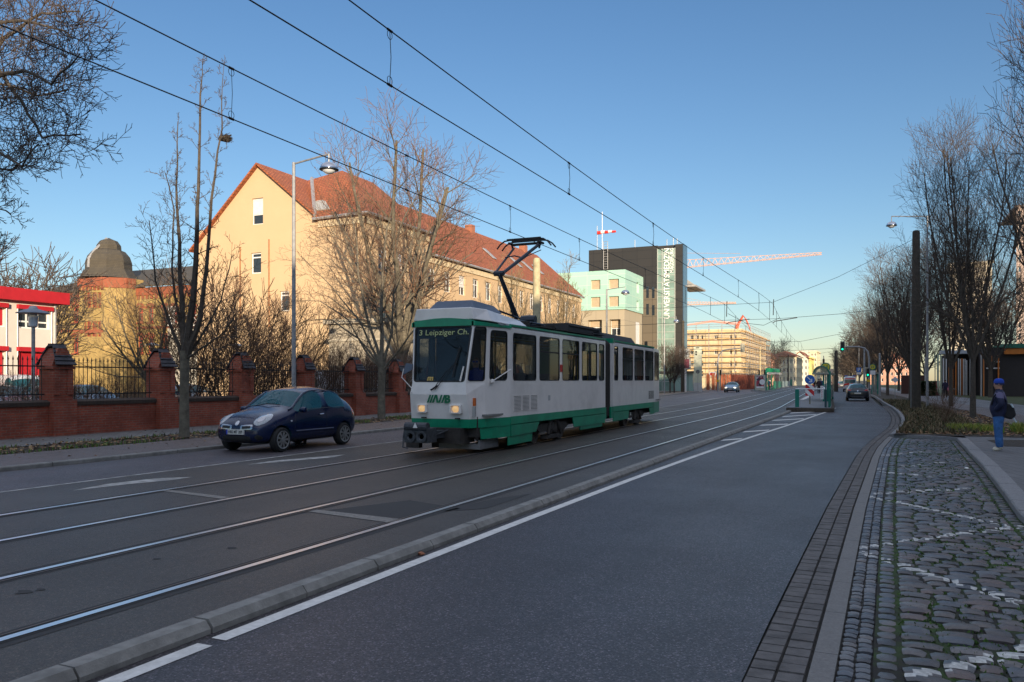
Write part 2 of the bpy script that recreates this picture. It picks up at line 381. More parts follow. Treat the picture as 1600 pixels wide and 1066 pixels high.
# right edge of the lane: bricks, stone band, setts ----------------------
mb = MB(); M_brk = M('edge_brick', (.095, .088, .085), .85, var=.35, scale=7, bmp=.5, bs=50)
r_ = random.Random(5); y = 3.6
while y < 60:
    for k in range(2):
        a, b_ = re_(y) + .015 + k * .165, re_(y) + .17 + k * .165; a2, b2 = re_(y + .15) + .015 + k * .165, re_(y + .15) + .17 + k * .165
        dz = r_.uniform(-.002, .004); e = .005
        z0, z1 = ZR - .05, ZR + .006 + dz
        mb.prism([(a, y, z0), (b_, y, z0), (b2, y + .152, z0), (a2, y + .152, z0)], [(a + e, y + e, z1), (b_ - e, y + e, z1), (b2 - e, y + .152 - e, z1), (a2 + e, y + .152 - e, z1)])
    y += .163
struct(mb.build('brick_gutter', M_brk, at=(0, 0, 0)))
strip('gutter_bedding', re_, lambda y: re_(y) + 1.0 if y < 27.3 else re_(y) + .42, ZR - .02, M('bedding', (.03, .028, .024), .9), -6, 60, step=1)
mb = MB(); y = 3.5; M_band = M('stone_band', (.15, .145, .14), .8, var=.2, scale=50, bmp=.3, bs=90, stain=.25)
while y < 28.0:
    l = 1.0; n = 4; ya, yb = y + .004, y + l - .004
    for i in range(n):
        p, q = ya + (yb - ya) * i / n, ya + (yb - ya) * (i + 1) / n
        mb.prism([(re_(p) + .355, p, ZR - .05), (re_(p) + .495, p, ZR - .05), (re_(q) + .495, q, ZR - .05), (re_(q) + .355, q, ZR - .05)],
                 [(re_(p) + .355, p, ZR + .012), (re_(p) + .495, p, ZR + .012), (re_(q) + .495, q, ZR + .012), (re_(q) + .355, q, ZR + .012)])
    y += l
struct(mb.build('stone_band', M_band, at=(0, 0, 0)))
# cobbles ---------------------------------------------------------------
MARKS = [((1328, 858), (1600, 824)), ((1328, 858), (1605, 950)), ((1345, 773), (1540, 764)), ((1345, 773), (1610, 832)), ((1357, 735), (1475, 723)), ((1357, 735), (1480, 750)), ((1420, 1062), (1610, 1018)), ((1200 + 180, 712), (1440, 706))]
MARKS = [(G(*a, ZR), G(*b_, ZR)) for a, b_ in MARKS]
def marked(x, y, tol=.055):
    for (ax, ay), (bx, by) in MARKS:
        dx, dy = bx - ax, by - ay; t = ((x - ax) * dx + (y - ay) * dy) / (dx * dx + dy * dy)
        if -.01 < t < 1.01 and math.hypot(ax + dx * t - x, ay + dy * t - y) < tol: return True
    return False
def stone(mb, cx, cy, sx, sy, h, rot, r_, g=4, mi=0, lay=None):
    """a worn block: domed grid top with a skirt"""
    o = len(mb.v); k, q = math.cos(rot), math.sin(rot); t1, t2 = r_.uniform(-.05, .05), r_.uniform(-.05, .05)
    cz = ZR - .012 + r_.uniform(-.006, .006); mi = r_.choice((0, 0, 1, 3, 4, 5)) if mi == 0 else mi
    sq = [r_.uniform(.86, 1.0) for _ in range(4)]
    for j in range(g + 1):
        for i in range(g + 1):
            a, b_ = i / g * 2 - 1, j / g * 2 - 1
            w_ = (sq[0] * (1 - a) * (1 - b_) + sq[1] * (1 + a) * (1 - b_) + sq[2] * (1 + a) * (1 + b_) + sq[3] * (1 - a) * (1 + b_)) / 4
            rr = 1 - .1 * (abs(a) ** 3) * (abs(b_) ** 3)
            x = a * sx / 2 * w_ * rr; y = b_ * sy / 2 * w_ * rr
            z = cz + h * (1 - .34 * a ** 6 - .34 * b_ ** 6) + x * t1 + y * t2 + r_.uniform(-.0012, .0012)
            mb.v.append((cx + x * k - y * q, cy + x * q + y * k, z))
    W_ = g + 1
    for j in range(g):
        for i in range(g):
            vs_ = [o + j * W_ + i, o + j * W_ + i + 1, o + (j + 1) * W_ + i + 1, o + (j + 1) * W_ + i]
            c = [sum(mb.v[t][n] for t in vs_) / 4 for n in (0, 1)]
            mb.f.append(vs_); mb.m.append(2 if marked(*c) and r_.random() < .72 else mi)
    rim = [i for i in range(W_)] + [j * W_ + g for j in range(1, W_)] + [g * W_ + i for i in range(g - 1, -1, -1)] + [j * W_ for j in range(g - 1, 0, -1)]
    o2 = len(mb.v)
    for i in rim: p = mb.v[o + i]; mb.v.append((p[0], p[1], ZR - .06))
    n = len(rim)
    for i in range(n): mb.f.append([o + rim[i], o2 + i, o2 + (i + 1) % n, o + rim[(i + 1) % n]]); mb.m.append(mi)
def stone_mat(name, c, rough=.5):
    m, nt, b, v = base(name)
    vo = nn(nt, 'ShaderNodeTexVoronoi'); vo.inputs['Scale'].default_value = 5.5; nt.links.new(v, vo.inputs['Vector'])
    hs = nn(nt, 'ShaderNodeSeparateColor'); nt.links.new(vo.outputs['Color'], hs.inputs[0])
    a = mixc(nt, hs.outputs[0], [c[0] * .55, c[1] * .58, c[2] * .68], [c[0] * 1.5, c[1] * 1.32, c[2] * 1.22])
    f = noi(nt, v, 60, 4, .7); a = mixc(nt, ramp(nt, f, .3, .75), a, [x * .6 for x in c])
    nt.links.new(a, b.inputs['Base Color']); b.inputs['Roughness'].default_value = rough; b.inputs['Specular IOR Level'].default_value = .5
    bump(nt, b, f, .6, .006); return m
M_cob = stone_mat('cobble', (.08, .073, .069), .36); CB = [stone_mat('cobble_' + n_, c_, r0_) for n_, c_, r0_ in (('pale', (.12, .114, .11), .4), ('rosy', (.1, .078, .072), .42), ('dark', (.045, .042, .044), .36), ('blue', (.08, .088, .1), .4))]; M_sett = stone_mat('small_sett', (.13, .14, .15), .5)
M_mark = M('worn_marking', (.42, .42, .4), .6, var=.4, scale=30, stain=.6)
KB = [(1.66, -6), (1.66, 12), (1.8, 15), (1.92, 18), (2.14, 26.3), (2.2, 30)]
kb = lambda y: interp(KB, y)
mb = MB(); r_ = random.Random(11); y = 4.3
while y < 27.1:
    for k in range(2): stone(mb, re_(y) + .55 + k * .097 + r_.uniform(-.004, .004), y + r_.uniform(-.008, .008), .09, .088, .02, r_.uniform(-.06, .06), r_, 2 if y > 10 else 3)
    y += .1
struct(mb.build('small_setts', [M_sett, CB[0], M_mark, CB[3], M_sett, CB[2]], smooth=True, at=(0, 0, 0)))
mb = MB(); y = 4.3
while y < 27.0:
    stone(mb, re_(y) + .775, y, .125, .15, .022, r_.uniform(-.04, .04), r_, 4 if y < 12 else 2); y += .163
y = 4.25
while y < 26.9:
    x = re_(y) + .845 + r_.uniform(0, .02); X1 = kb(y) - .17
    while x < X1 - .05:
        wd = min(r_.uniform(.14, .28), X1 - x)
        stone(mb, x + wd / 2, y + r_.uniform(-.02, .02) + .03 * math.sin(x * 3 + y), wd - .012, r_.uniform(.142, .165), r_.uniform(.026, .038), r_.uniform(-.1, .1), r_, 4 if y < 12 else (3 if y < 18 else 2)); x += wd
    y += .168
y = 4.2
while y < 26.4:
    stone(mb, kb(y) - .085, y, .13, .19, .022, 0, r_, 3); y += .21
struct(mb.build('cobbled_bay', [M_cob, CB[0], M_mark, CB[1], CB[2], CB[3]], smooth=True, at=(0, 0, 0)))
m, nt, b, v = base('moss_joint')
c = mixc(nt, ramp(nt, noi(nt, v, 2.2, 4, .7), .42, .6), (.02, .018, .015), (.03, .06, .01)); nt.links.new(c, b.inputs['Base Color']); b.inputs['Roughness'].default_value = 1
bump(nt, b, noi(nt, v, 90, 3), 1, .01); M_moss = m
mb = MB(); n = 24
for i in range(n):
    a, b_ = 3.4 + i, 4.4 + i
    if b_ > 27.3: b_ = 27.3
    mb.poly([(re_(a) + .7, a, ZR - .0), (kb(a), a, ZR - .0), (kb(b_), b_, ZR - .0), (re_(b_) + .7, b_, ZR - .0)])
struct(mb.build('moss_bedding', M_moss, at=(0, 0, 0)))
# moss tufts between the cobbles
mb = MB(); M_tuft = M('moss_tuft', (.045, .1, .015), .95, var=.5, scale=20)
for _ in range(9000):
    y = 4.5 + 21 * r_.random() ** 1.3; x = r_.uniform(re_(y) + .85, kb(y) - .15)
    if noise.noise(Vector((x * 1.3, y * .8, 0))) < -.02 + r_.uniform(-.15, .15): continue
    a = r_.uniform(0, 6.3); l = r_.uniform(.008, .02); h = r_.uniform(.012, .028)
    mb.poly([(x - l * math.cos(a), y - l * math.sin(a), ZR), (x + l * math.cos(a), y + l * math.sin(a), ZR), (x + r_.uniform(-.015, .015), y + r_.uniform(-.015, .015), ZR + h)])
tag(mb.build('moss', M_tuft, at=(0, 8, ZR)), 'green moss and grass growing in the joints of the cobbled parking bay', 'moss', kind='stuff')
# right pavement, bed and paths ---------------------------------------------
kerb('right_kerb', kb, .26, -.2, .02, M_kerbr, -4, 26.3, 1.0, side=-1, chamfer=.02)
M_slab = brick_mat('slab_paving', (.165, .165, .17), (.13, .13, .135), (.03, .03, .03), 1.0, .25, .012, ground=True, rot=R(75), offs=.37, bumpd=.004)
strip('right_pavement', lambda y: kb(y) + .26, lambda y: 14, .01, M_slab, -12, 28.6, step=2)
ZB = .02
bk = lambda y: re_(y) + .40
# back kerb of the bay
mb = MB()
pts = [(kb(26.3) + .26, 26.25), (1.9, 26.75), (1.4, 27.1), (.9, 27.3), (.42, 27.45)]
for (x0, y0), (x1, y1) in zip(pts, pts[1:]):
    mb.prism([(x0, y0, -.2), (x1, y1, -.2), (x1, y1 + .16, -.2), (x0, y0 + .16, -.2)], [(x0, y0, .02), (x1, y1, .02), (x1, y1 + .16, .02), (x0, y0 + .16, .02)])
struct(mb.build('bay_end_kerb', M_kerbr, at=(0, 27, 0)))
kerb('bed_kerb', bk, .13, -.2, .03, M_kerbr, 27.5, 260, 1.0, side=-1, chamfer=.02)
strip('bed_soil', lambda y: bk(y) + .1, lambda y: 4.6 + bend(y), .02, M_soil, 27.3, 400)
MA_red = asphalt('red_path', (.13, .1, .09), .25, .2)
strip('cycle_path', K(4.6), K(6.3), .045, MA_red, 28.6, 400)
strip('foot_path', K(6.3), K(9.6), .05, MA_walk, 28.6, 400)
strip('lawn', K(9.6), lambda y: 90, .06, M_lawn, 28.6, 400)
mb = MB(); p = [G(1541, 688, .01), G(1600, 690, .01)]; x0, y0 = G(1541, 687, .012); 
mb.poly([(*G(1541, 687.5, .012), .016), (*G(1566, 697.5, .012), .016), (*G(1640, 700, .012), .016), (*G(1640, 688, .012), .016)])
struct(mb.build('tree_pit', M('pit_soil', (.03, .024, .018), .95, var=.5, scale=20, bmp=1, bs=40), at=(3, 24, 0)))
# fallen leaves, litter
mb = MB(); LC = [M('leaf_brown', (.18, .09, .045), .9), M('leaf_tan', (.3, .19, .09), .9), M('leaf_dark', (.08, .045, .025), .9)]
def leaf(mb, x, y, z, r_, s=.03, mi=None):
    a = r_.uniform(0, 6.3); k, q = math.cos(a), math.sin(a); h = r_.uniform(.0, s * .7)
    L = [(-s, 0, 0), (0, -s * .6, h), (s, 0, h * .4), (0, s * .6, 0)]
    mb.poly([(x + p * k - t * q, y + p * q + t * k, z + w_) for p, t, w_ in L], r_.randrange(3) if mi is None else mi)
for _ in range(5200):
    y = 8 + 45 * r_.random() ** 1.2; x = lk(y) - 2.55 - 1.8 * r_.random(); leaf(mb, x, y, ZS - .01 + r_.random() * .03, r_, .05)
for _ in range(700):
    y = 8 + 40 * r_.random(); x = lk(y) - r_.uniform(.2, 7); leaf(mb, x, y, ZS - .004, r_, .04)
tag(mb.build('fallen_leaves', LC, at=(-17, 20, 0)), 'brown fallen leaves lying along the verge on the left side', 'fallen leaves', kind='stuff')
mb = MB()
for _ in range(5200):
    y = 27.5 + 22 * r_.random() ** 1.3; x = r_.uniform(bk(y) + .15, 4.55); leaf(mb, x, y, .03 + r_.random() * .05, r_, .05)
tag(mb.build('fallen_leaves', LC, at=(2, 32, 0)), 'brown fallen leaves covering the planted bed at the end of the cobbled bay', 'fallen leaves', kind='stuff')
def grass_patch(pts, h, n, mats, label, lean=.4, wd=.012, z=.03):
    mb = MB()
    for _ in range(n):
        x, y = pts(r_); a = r_.uniform(0, 6.3); hh = h * r_.uniform(.5, 1.15); l = hh * lean * r_.uniform(.2, 1.4); b_ = r_.uniform(0, 6.3)
        k, q = math.cos(a) * wd, math.sin(a) * wd; mi = r_.randrange(len(mats))
        m1 = (x + l * .35 * math.cos(b_), y + l * .35 * math.sin(b_), z + hh * .6); tp = (x + l * math.cos(b_), y + l * math.sin(b_), z + hh)
        mb.poly([(x - k, y - q, z - .02), (x + k, y + q, z - .02), (m1[0] + k * .7, m1[1] + q * .7, m1[2]), (m1[0] - k * .7, m1[1] - q * .7, m1[2])], mi)
        mb.poly([(m1[0] - k * .7, m1[1] - q * .7, m1[2]), (m1[0] + k * .7, m1[1] + q * .7, m1[2]), tp], mi)
    return tag(mb.build('grass', mats), label, 'grass', kind='stuff')
GG = [M('blade_green', (.1, .2, .025), .8), M('blade_yellow', (.26, .26, .04), .8), M('blade_dry', (.18, .14, .07), .85)]
GD = [M('blade_dark', (.035, .05, .018), .85), M('blade_brown', (.09, .065, .03), .85)]
def verge_pt(r_):
    while True:
        y = 9 + 34 * r_.random(); x = lk(y) - 2.5 - 1.85 * r_.random()
        if noise.noise(Vector((x * .9, y * .35, 3))) > .0: return x, y
grass_patch(verge_pt, .13, 5200, [GG[0], GD[0], GG[0], GD[1]], 'patchy green grass growing on the left verge under the street trees')
grass_patch(lambda r_: (r_.uniform(2.2, 3.75), 29.6 + r_.gauss(0, .35) + .5), .24, 1300, [GG[1], GG[0], GG[1]], 'yellow green grass clumps at the front of the right planted bed', .6, .012)
grass_patch(lambda r_: (r_.uniform(3.95, 4.6), 29.7 + r_.gauss(0, .35)), .33, 800, [GG[1], GG[0], GG[1]], 'yellow green grass clump in the bed behind the man in the blue hat', .6, .012)
def bed_pt(r_):
    y = 28 + 45 * r_.random() ** 1.3; return r_.uniform(bk(y) + .15, min(bk(y) + 2.4, 4.4)), y
grass_patch(bed_pt, .2, 5000, [GD[0], GD[1], GD[1], GG[2]], 'low dark ground cover filling the planted bed along the right kerb', .9, .02)
# ================================================================ TREES
M_bark = M('bark_grey', (.13, .115, .085), .9, var=.4, scale=6, bmp=1, bs=30, stain=.35)
M_barkd = M('bark_dark', (.07, .058, .046), .9, var=.35, scale=8, bmp=.8, bs=40)
M_twig = M('twig', (.075, .055, .042), .85, var=.3, scale=5)
M_twigr = M('twig_red', (.13, .075, .045), .85, var=.3, scale=5)
M_twigy = M('twig_yellow', (.2, .15, .08), .85, var=.3, scale=5)
def rv(r_): return Vector((r_.gauss(0, 1), r_.gauss(0, 1), r_.gauss(0, 1))).normalized()
def limb(mb, r_, p, d, L, rad, lv, P, base_pts=None, tmb=None):
    """one limb and, level by level, everything that grows from it"""
    ns = P['seg'][lv]; pts = [p.copy()]; d = d.normalized()
    if base_pts: pts = base_pts; L = sum((pts[i + 1] - pts[i]).length for i in range(len(pts) - 1)); ns = len(pts) - 1
    else:
        for i in range(ns):
            d = (d + rv(r_) * P['wob'][lv] + Vector((0, 0, 1)) * P['up'][lv]).normalized(); pts.append(pts[-1] + d * (L / ns))
    end = P['tip'][lv]
    rads = [max(P['rmin'], rad * (1 - (1 - end) * (i / ns) ** .8)) for i in range(ns + 1)]
    (tmb if (tmb is not None and lv == 0) else mb).tube(pts, rads, P['sides'][lv], 1 if lv >= P['twig_lv'] else 0, cap=False)
    if lv + 1 >= len(P['n']): return
    n = P['n'][lv + 1]; t0 = P['t0'][lv]; ph = r_.uniform(0, 6.3)
    for k in range(n):
        t = t0 + (1 - t0) * (k + r_.uniform(.2, .8)) / n; f = t * ns; i = min(int(f), ns - 1)
        q = pts[i].lerp(pts[i + 1], f - i); dd = (pts[i + 1] - pts[i]).normalized()
        ph += 2.4 + r_.uniform(-.4, .4)
        a = dd.cross(Vector((0, 0, 1)) if abs(dd.z) < .95 else Vector((1, 0, 0))).normalized(); b_ = dd.cross(a)
        side = a * math.cos(ph) + b_ * math.sin(ph); an = R(P['ang'][lv + 1] + r_.uniform(-10, 10))
        cd_ = dd * math.cos(an) + side * math.sin(an)
        shp = P['shape'](t) if lv == 0 else (1.15 - .6 * t)
        cr = rads[i] * P['rr'][lv + 1]
        limb(mb, r_, q, cd_, P['len'][lv + 1] * shp * r_.uniform(.75, 1.2), cr, lv + 1, P)
def tree_proto(name, seed, P, H, trad, leaders=1, fork=None, mats=None, lean=(0, 0), tscale=1):
    r_ = random.Random(seed); t = MB(); c = MB()
    fork = fork or H * .3
    tr = [Vector((0, 0, -.25)), Vector((0, 0, .12)), Vector((lean[0] * .3, lean[1] * .3, fork * .5)), Vector((lean[0], lean[1], fork))]
    t.tube(tr, [trad * 1.35, trad * 1.08, trad * .92, trad * .85], 10)
    top = tr[-1]
    for k in range(leaders):
        a = 2 * math.pi * k / leaders + r_.uniform(-.4, .4); sp = P['spread'] * r_.uniform(.7, 1.2) * (0.25 if (k == 0 and P.get('mid')) else 1)
        d = Vector((math.cos(a) * sp, math.sin(a) * sp, 1))
        st = top - Vector((0, 0, r_.uniform(0, fork * P.get('stag', .12))))
        limb(c, r_, st, d, P['len'][0] * r_.uniform(.8, 1.08), trad * (.62 if leaders > 1 else .8), 0, P)
    root = thing(name, None, None, (0, 0, 0), local=True)
    t.build('trunk', (mats or [M_bark])[0], root, smooth=True); c.build('crown', mats or [M_bark, M_twig], root)
    print(name, len(c.f)); return root
PR = dict(n=[1, 9, 8, 7], seg=[7, 6, 4, 3], wob=[.1, .16, .2, .22], up=[.09, .13, .12, .1], tip=[.3, .25, .3, .5], rmin=.006, sides=[6, 4, 3, 3],
          twig_lv=2, t0=[.1, .12, .15, .1], ang=[0, 42, 42, 40], len=[8, 4.0, 1.7, .75], shape=lambda t: 1.15 - .8 * t, rr=[1, .55, .55, .6], spread=.52, mid=True)
protos = {}
protos['round_a'] = tree_proto('street_tree', 1, dict(PR, n=[1, 11, 8, 7], len=[9.3, 3.9, 1.9, .8]), 11.5, .17, 7, 2.6, [M_barkd, M_twig])
protos['round_b'] = tree_proto('street_tree', 2, dict(PR, n=[1, 9, 8, 7], spread=.42, len=[9.6, 3.4, 1.8, .8]), 11.5, .16, 7, 2.5, [M_barkd, M_twig])
protos['vase'] = tree_proto('tall_tree', 3, dict(PR, len=[12.8, 4.8, 2.3, 1.], n=[1, 9, 8, 7], spread=.6, rmin=.009, up=[.05, .08, .08, .07], sides=[6, 4, 3, 3]), 18, .34, 6, 3.2, [M_bark, M_twigr])
protos['slim'] = tree_proto('slender_tree', 4, dict(PR, len=[8.5, 2.3, 1.1, .5], n=[1, 9, 6, 4], spread=.22, rmin=.009, ang=[0, 34, 34, 34]), 11, .15, 5, 1.8, [M_bark, M_twigy])
protos['garden'] = tree_proto('garden_tree', 5, dict(PR, len=[5.8, 3.4, 1.6, .7], n=[1, 7, 7, 6], spread=.85, rmin=.007, up=[.06, .05, .07, .06]), 9, .17, 6, 2.4, [M_bark, M_twigy])
protos['far'] = tree_proto('distant_tree', 6, dict(PR, len=[7.5, 3.6, 1.8], n=[1, 9, 9], seg=[5, 4, 3], wob=[.12, .2, .24], up=[.08, .08, .07], tip=[.3, .3, .4], sides=[4, 3, 3], t0=[.1, .1, .1], ang=[0, 44, 46], rr=[1, .55, .6], rmin=.022, spread=.6), 11, .17, 8, 2.3, [M_barkd, M_twig])
protos['bush'] = tree_proto('bare_bush', 8, dict(PR, len=[3.3, 1.3, .6], n=[1, 9, 7], seg=[5, 4, 3], wob=[.13, .18, .22], up=[.05, .08, .08], tip=[.3, .35, .5], sides=[3, 3, 3], twig_lv=1, t0=[.15, .1, .1], ang=[0, 28, 34], rr=[1, .6, .6], rmin=.0055, spread=.65, stag=.9), 4, .034, 13, .35, [M_twigr, M_twigr])
USED = set()
def put(kind, x, y, z, label, s=1., rz=None, group=None, sz=None, cat='tree'):
    src = protos[kind]; rz = rnd.uniform(0, 6.3) if rz is None else rz
    scl = (s, s, sz or s)
    if kind not in USED:
        USED.add(kind); o = src; o.location = (x, y, z); o.rotation_euler = (0, 0, rz); o.scale = scl; o['label'] = label
        if group: o['group'] = group
    else: o = copy_tree(src, (x, y, z), rz, label, scl, group)
    o['category'] = cat; return o
# explicit young street tree with four upright leaders and a nest ------------
def leader(c, r_, pix, Y, r0, dy, lv1, spur=.55, n1=26, r1=.012):
    pts = []
    for i, (u, v) in enumerate(pix):
        yy = Y + dy * i / (len(pix) - 1); pts.append(PX(u, v, yy))
    # resample for smoothness
    q = []
    for a, b_ in zip(pts, pts[1:]):
        for k in range(3): q.append(a.lerp(b_, k / 3) + rv(r_) * .025)
    q.append(pts[-1]); n = len(q) - 1
    rads = [r0 + (r1 - r0) * (i / n) ** .8 for i in range(n + 1)]
    c.tube(q, rads, 6, 0, cap=False); ph = r_.uniform(0, 6)
    P2 = dict(PR, n=[1, lv1, 4], seg=[4, 3, 2], wob=[.14, .2, .2], up=[.1, .12, .1], tip=[.4, .5, .5], rmin=.005, sides=[3, 3, 3], twig_lv=0, t0=[.15, .1, .1], ang=[0, 48, 45], len=[1, spur * .42, spur * .2], rr=[1, .7, .7], shape=lambda t: 1.)
    for k in range(n1):
        t = (k + r_.random()) / n1; t = .16 + .84 * t; f = t * n; i = min(int(f), n - 1); p = q[i].lerp(q[i + 1], f - i); dd = (q[i + 1] - q[i]).normalized(); ph += 2.4
        a = dd.cross(Vector((1, 0, 0))).normalized(); b_ = dd.cross(a); an = R(r_.uniform(42, 68))
        limb(c, r_, p, dd * math.cos(an) + (a * math.cos(ph) + b_ * math.sin(ph)) * math.sin(an), spur * (1.3 - .8 * t) * r_.uniform(.6, 1.4), max(.008, rads[i] * .28), 0, P2)
r_ = random.Random(21)
X0, Y0 = G(288, 684, ZS); t = MB(); c = MB()
t.tube([(X0, Y0, -.1), (X0, Y0, .15), PX(288, 610, Y0), PX(289, 548, Y0)], [.19, .145, .125, .135], 12)
leader(c, r_, [(288, 552), (284, 470), (280, 380), (275, 290), (278, 190)], Y0, .1, .5, 3, .42, 30)
leader(c, r_, [(290, 550), (302, 470), (306, 380), (309, 300), (313, 150), (316, 95)], Y0, .12, -.5, 3, .42, 32, .006)
leader(c, r_, [(292, 556), (312, 500), (322, 420), (332, 310), (346, 200), (350, 100)], Y0, .105, -.2, 3, .4, 32, .006)
leader(c, r_, [(286, 560), (262, 500), (243, 440), (233, 345)], Y0, .06, -.9, 3, .9, 24)
leader(c, r_, [(293, 558), (318, 520), (346, 470), (362, 400)], Y0, .05, .8, 3, 1.0, 20)
leader(c, r_, [(293, 560), (325, 538), (350, 520), (368, 490)], Y0, .035, -.4, 3, .8, 14)
leader(c, r_, [(286, 540), (268, 420), (272, 330), (258, 270)], Y0, .04, .2, 3, .8, 16)
tr1 = thing('street_tree', 'slim bare street tree with tall upright leaders, left of the dark blue car', 'tree', (X0, Y0, ZS))
t.build('trunk', [M_bark], tr1, smooth=True); c.build('crown', [M_barkd, M_twig], tr1)
mb = MB(); nc = PX(352, 217, Y0)
for _ in range(170):
    a = r_.uniform(0, 6.3); p = nc + Vector((.11 * math.cos(a), .11 * math.sin(a), r_.uniform(-.06, .06))); q = p + Vector((-math.sin(a), math.cos(a), r_.uniform(-.25, .3))) * r_.uniform(.08, .16) + rv(r_) * .05
    mb.tube([p, q], .008, 3)
mb.lathe([(.02, -.09), (.13, -.05), (.17, .03), (.1, .0), (.02, -.03)], nc, 9)
tag(mb.build('bird_nest', M_barkd), 'small dark twig nest caught in the tall upright leader of the slim street tree', 'nest')
# second street tree (behind the tram) --------------------------------
X1, Y1 = G(596, 655, ZS); t = MB(); c = MB()
t.tube([(X1, Y1, -.1), (X1, Y1, .15), PX(596, 610, Y1), PX(597, 566, Y1)], [.2, .165, .15, .155], 12)
for pix, r0, dy, sp, n1 in (([(597, 568), (596, 500), (598, 420), (604, 360), (620, 300)], .1, 1.0, 1.6, 22), ([(596, 572), (580, 540), (560, 500), (520, 450), (470, 400)], .07, -1, 1.7, 20),
                            ([(595, 576), (570, 548), (545, 500), (500, 470), (450, 470)], .05, .6, 1.4, 16), ([(598, 570), (612, 520), (616, 460), (640, 400), (650, 340)], .07, .4, 1.5, 18),
                            ([(599, 578), (625, 545), (650, 510), (668, 480)], .05, -.8, 1.2, 14), ([(596, 566), (575, 500), (560, 430), (556, 360), (540, 310)], .07, .8, 1.5, 20), ([(596, 574), (560, 530), (520, 500), (480, 500), (440, 520)], .045, 1., 1.3, 16)):
    leader(c, r_, pix, Y1, r0, dy, 4, sp, n1)
tr2 = thing('street_tree', 'bare street tree with arching branches between the dark blue car and the tram', 'tree', (X1, Y1, ZS))
t.build('trunk', [M_bark], tr2, smooth=True); c.build('crown', [M_bark, M_twig], tr2)
# drooping crown reaching in at the top left ---------------------------
X2 = -17.9; Y2 = colY(-190, X2); t = MB(); c = MB()
t.tube([(X2, Y2, -.1), (X2, Y2, .2), (X2, Y2, 2.5), (X2 + .1, Y2, 5.2)], [.3, .22, .2, .17], 10)
for pix, r0, dy, sp, n1 in (([(-190, 400), (-110, 250), (-40, 130), (30, 60), (95, 20), (160, 18)], .1, .8, 1.7, 24), ([(-190, 380), (-100, 190), (0, 120), (60, 110), (110, 130), (160, 84)], .08, -.5, 1.7, 26),
                            ([(-190, 340), (-80, 170), (10, 100), (60, 160), (95, 215), (160, 210)], .07, .3, 1.6, 28), ([(-190, 380), (-90, 240), (-20, 170), (20, 240), (60, 262), (88, 225)], .06, -.9, 1.3, 20),
                            ([(-190, 420), (-100, 330), (-50, 270), (-10, 262), (40, 268), (64, 250)], .05, .6, 1.2, 18), ([(-190, 300), (-120, 100), (-40, 20), (40, -40), (110, -30)], .08, 1., 1.8, 24),
                            ([(-190, 430), (-110, 370), (-50, 330), (10, 322), (40, 335)], .04, .2, .8, 12), ([(-190, 440), (-120, 410), (-40, 390), (8, 386), (18, 380)], .03, 0, .6, 10),
                            ([(-190, 380), (-80, 100), (-10, 40), (60, 30), (130, 50), (152, 60)], .06, -.2, 1.5, 24), ([(-190, 380), (-70, 200), (20, 130), (90, 150), (140, 140)], .05, .9, 1.4, 24)):
    pix = [(-190 + (u + 190) * .9 if u > 0 else u, v) for u, v in pix]; leader(c, r_, pix, Y2, r0 * .8, dy, 5, sp * .62, n1 + 4)
tr3 = thing('street_tree', 'large bare street tree whose drooping twiggy branches reach in at the top left corner', 'tree', (X2, Y2, ZS))
t.build('trunk', [M_bark], tr3, smooth=True); c.build('crown', [M_barkd, M_twig], tr3)
# right row ------------------------------------------------------------
row = 'street trees in the planted strip along the right kerb'
put('round_a', 3.85, 39.9, .02, 'thick trunked tree in the planted bed just left of the man in the blue hat', .7, 5.3, row, 1.03)
put('round_b', 4.3, 57, .02, 'bare tree just behind the tall dark wooden pole on the right', .8, .4, row, 1.0)
for i, (y, lab) in enumerate(((70, 'third bare tree of the right row, beyond the tall dark wooden pole'), (82, 'bare right row tree with its trunk just left of the tall dark pole'), (97, 'bare right row tree behind the low hedge and before the bus stop'),
                              (112, 'bare tree of the right row beside the bus stop shelter'), (128, 'bare tree of the right row just past the bus stop'), (146, 'bare tree of the right row above the curved traffic light mast'))):
    put('round_a' if i % 2 else 'round_b', 3.1 + bend(y) + .6 + (0 if i != 1 else 1.), y, .02, lab, rnd.uniform(.95, 1.08), None, row)
put('round_b', 5.2, 28.2, .03, 'bare tree at the right edge of the photo, its trunk just out of view', .8, 1.2, row, 1.25)
put('round_a', 8.2, 45, .05, 'tall bare tree behind the right edge tree, beyond the footpath', .95, 4.2, row, 1.2)
for i, y in enumerate((168, 190, 214, 240, 270, 305, 345)):
    put('far', 3.2 + bend(y), y, 0, ['bare tree beyond the ambulance on the right kerb', 'bare tree behind the parking sign', 'small far bare tree at the right kerb', 'far bare tree before the end of the right row', 'far tree beyond the parked cars', 'distant bare tree near the end of the street on the right', 'last distinguishable bare tree of the right row'][i], rnd.uniform(.95, 1.1), None, 'distant street trees on the right')
r2 = 'bare trees beyond the right footpath'
for i, (x, y, s, lab) in enumerate(((13.5, 62, 1.15, 'bare tree behind the man at the right edge of the lawn'), (12, 88, 1.1, 'bare tree before the orange and white striped pavilion'), (16, 105, 1.2, 'dark bare tree right of the striped pavilion'),
                                    (9.5, 118, 1.1, 'bare tree left of the striped pavilion beyond the footpath'), (8, 140, 1.15, 'bare tree farther along the right footpath'), (17, 128, 1.3, 'tall bare tree behind the striped pavilion'), (6, 165, 1.2, 'bare tree at the far end of the right footpath'))):
    put('far' if i > 1 else 'round_a', x + bend(y), y, .03, lab, s, None, r2)
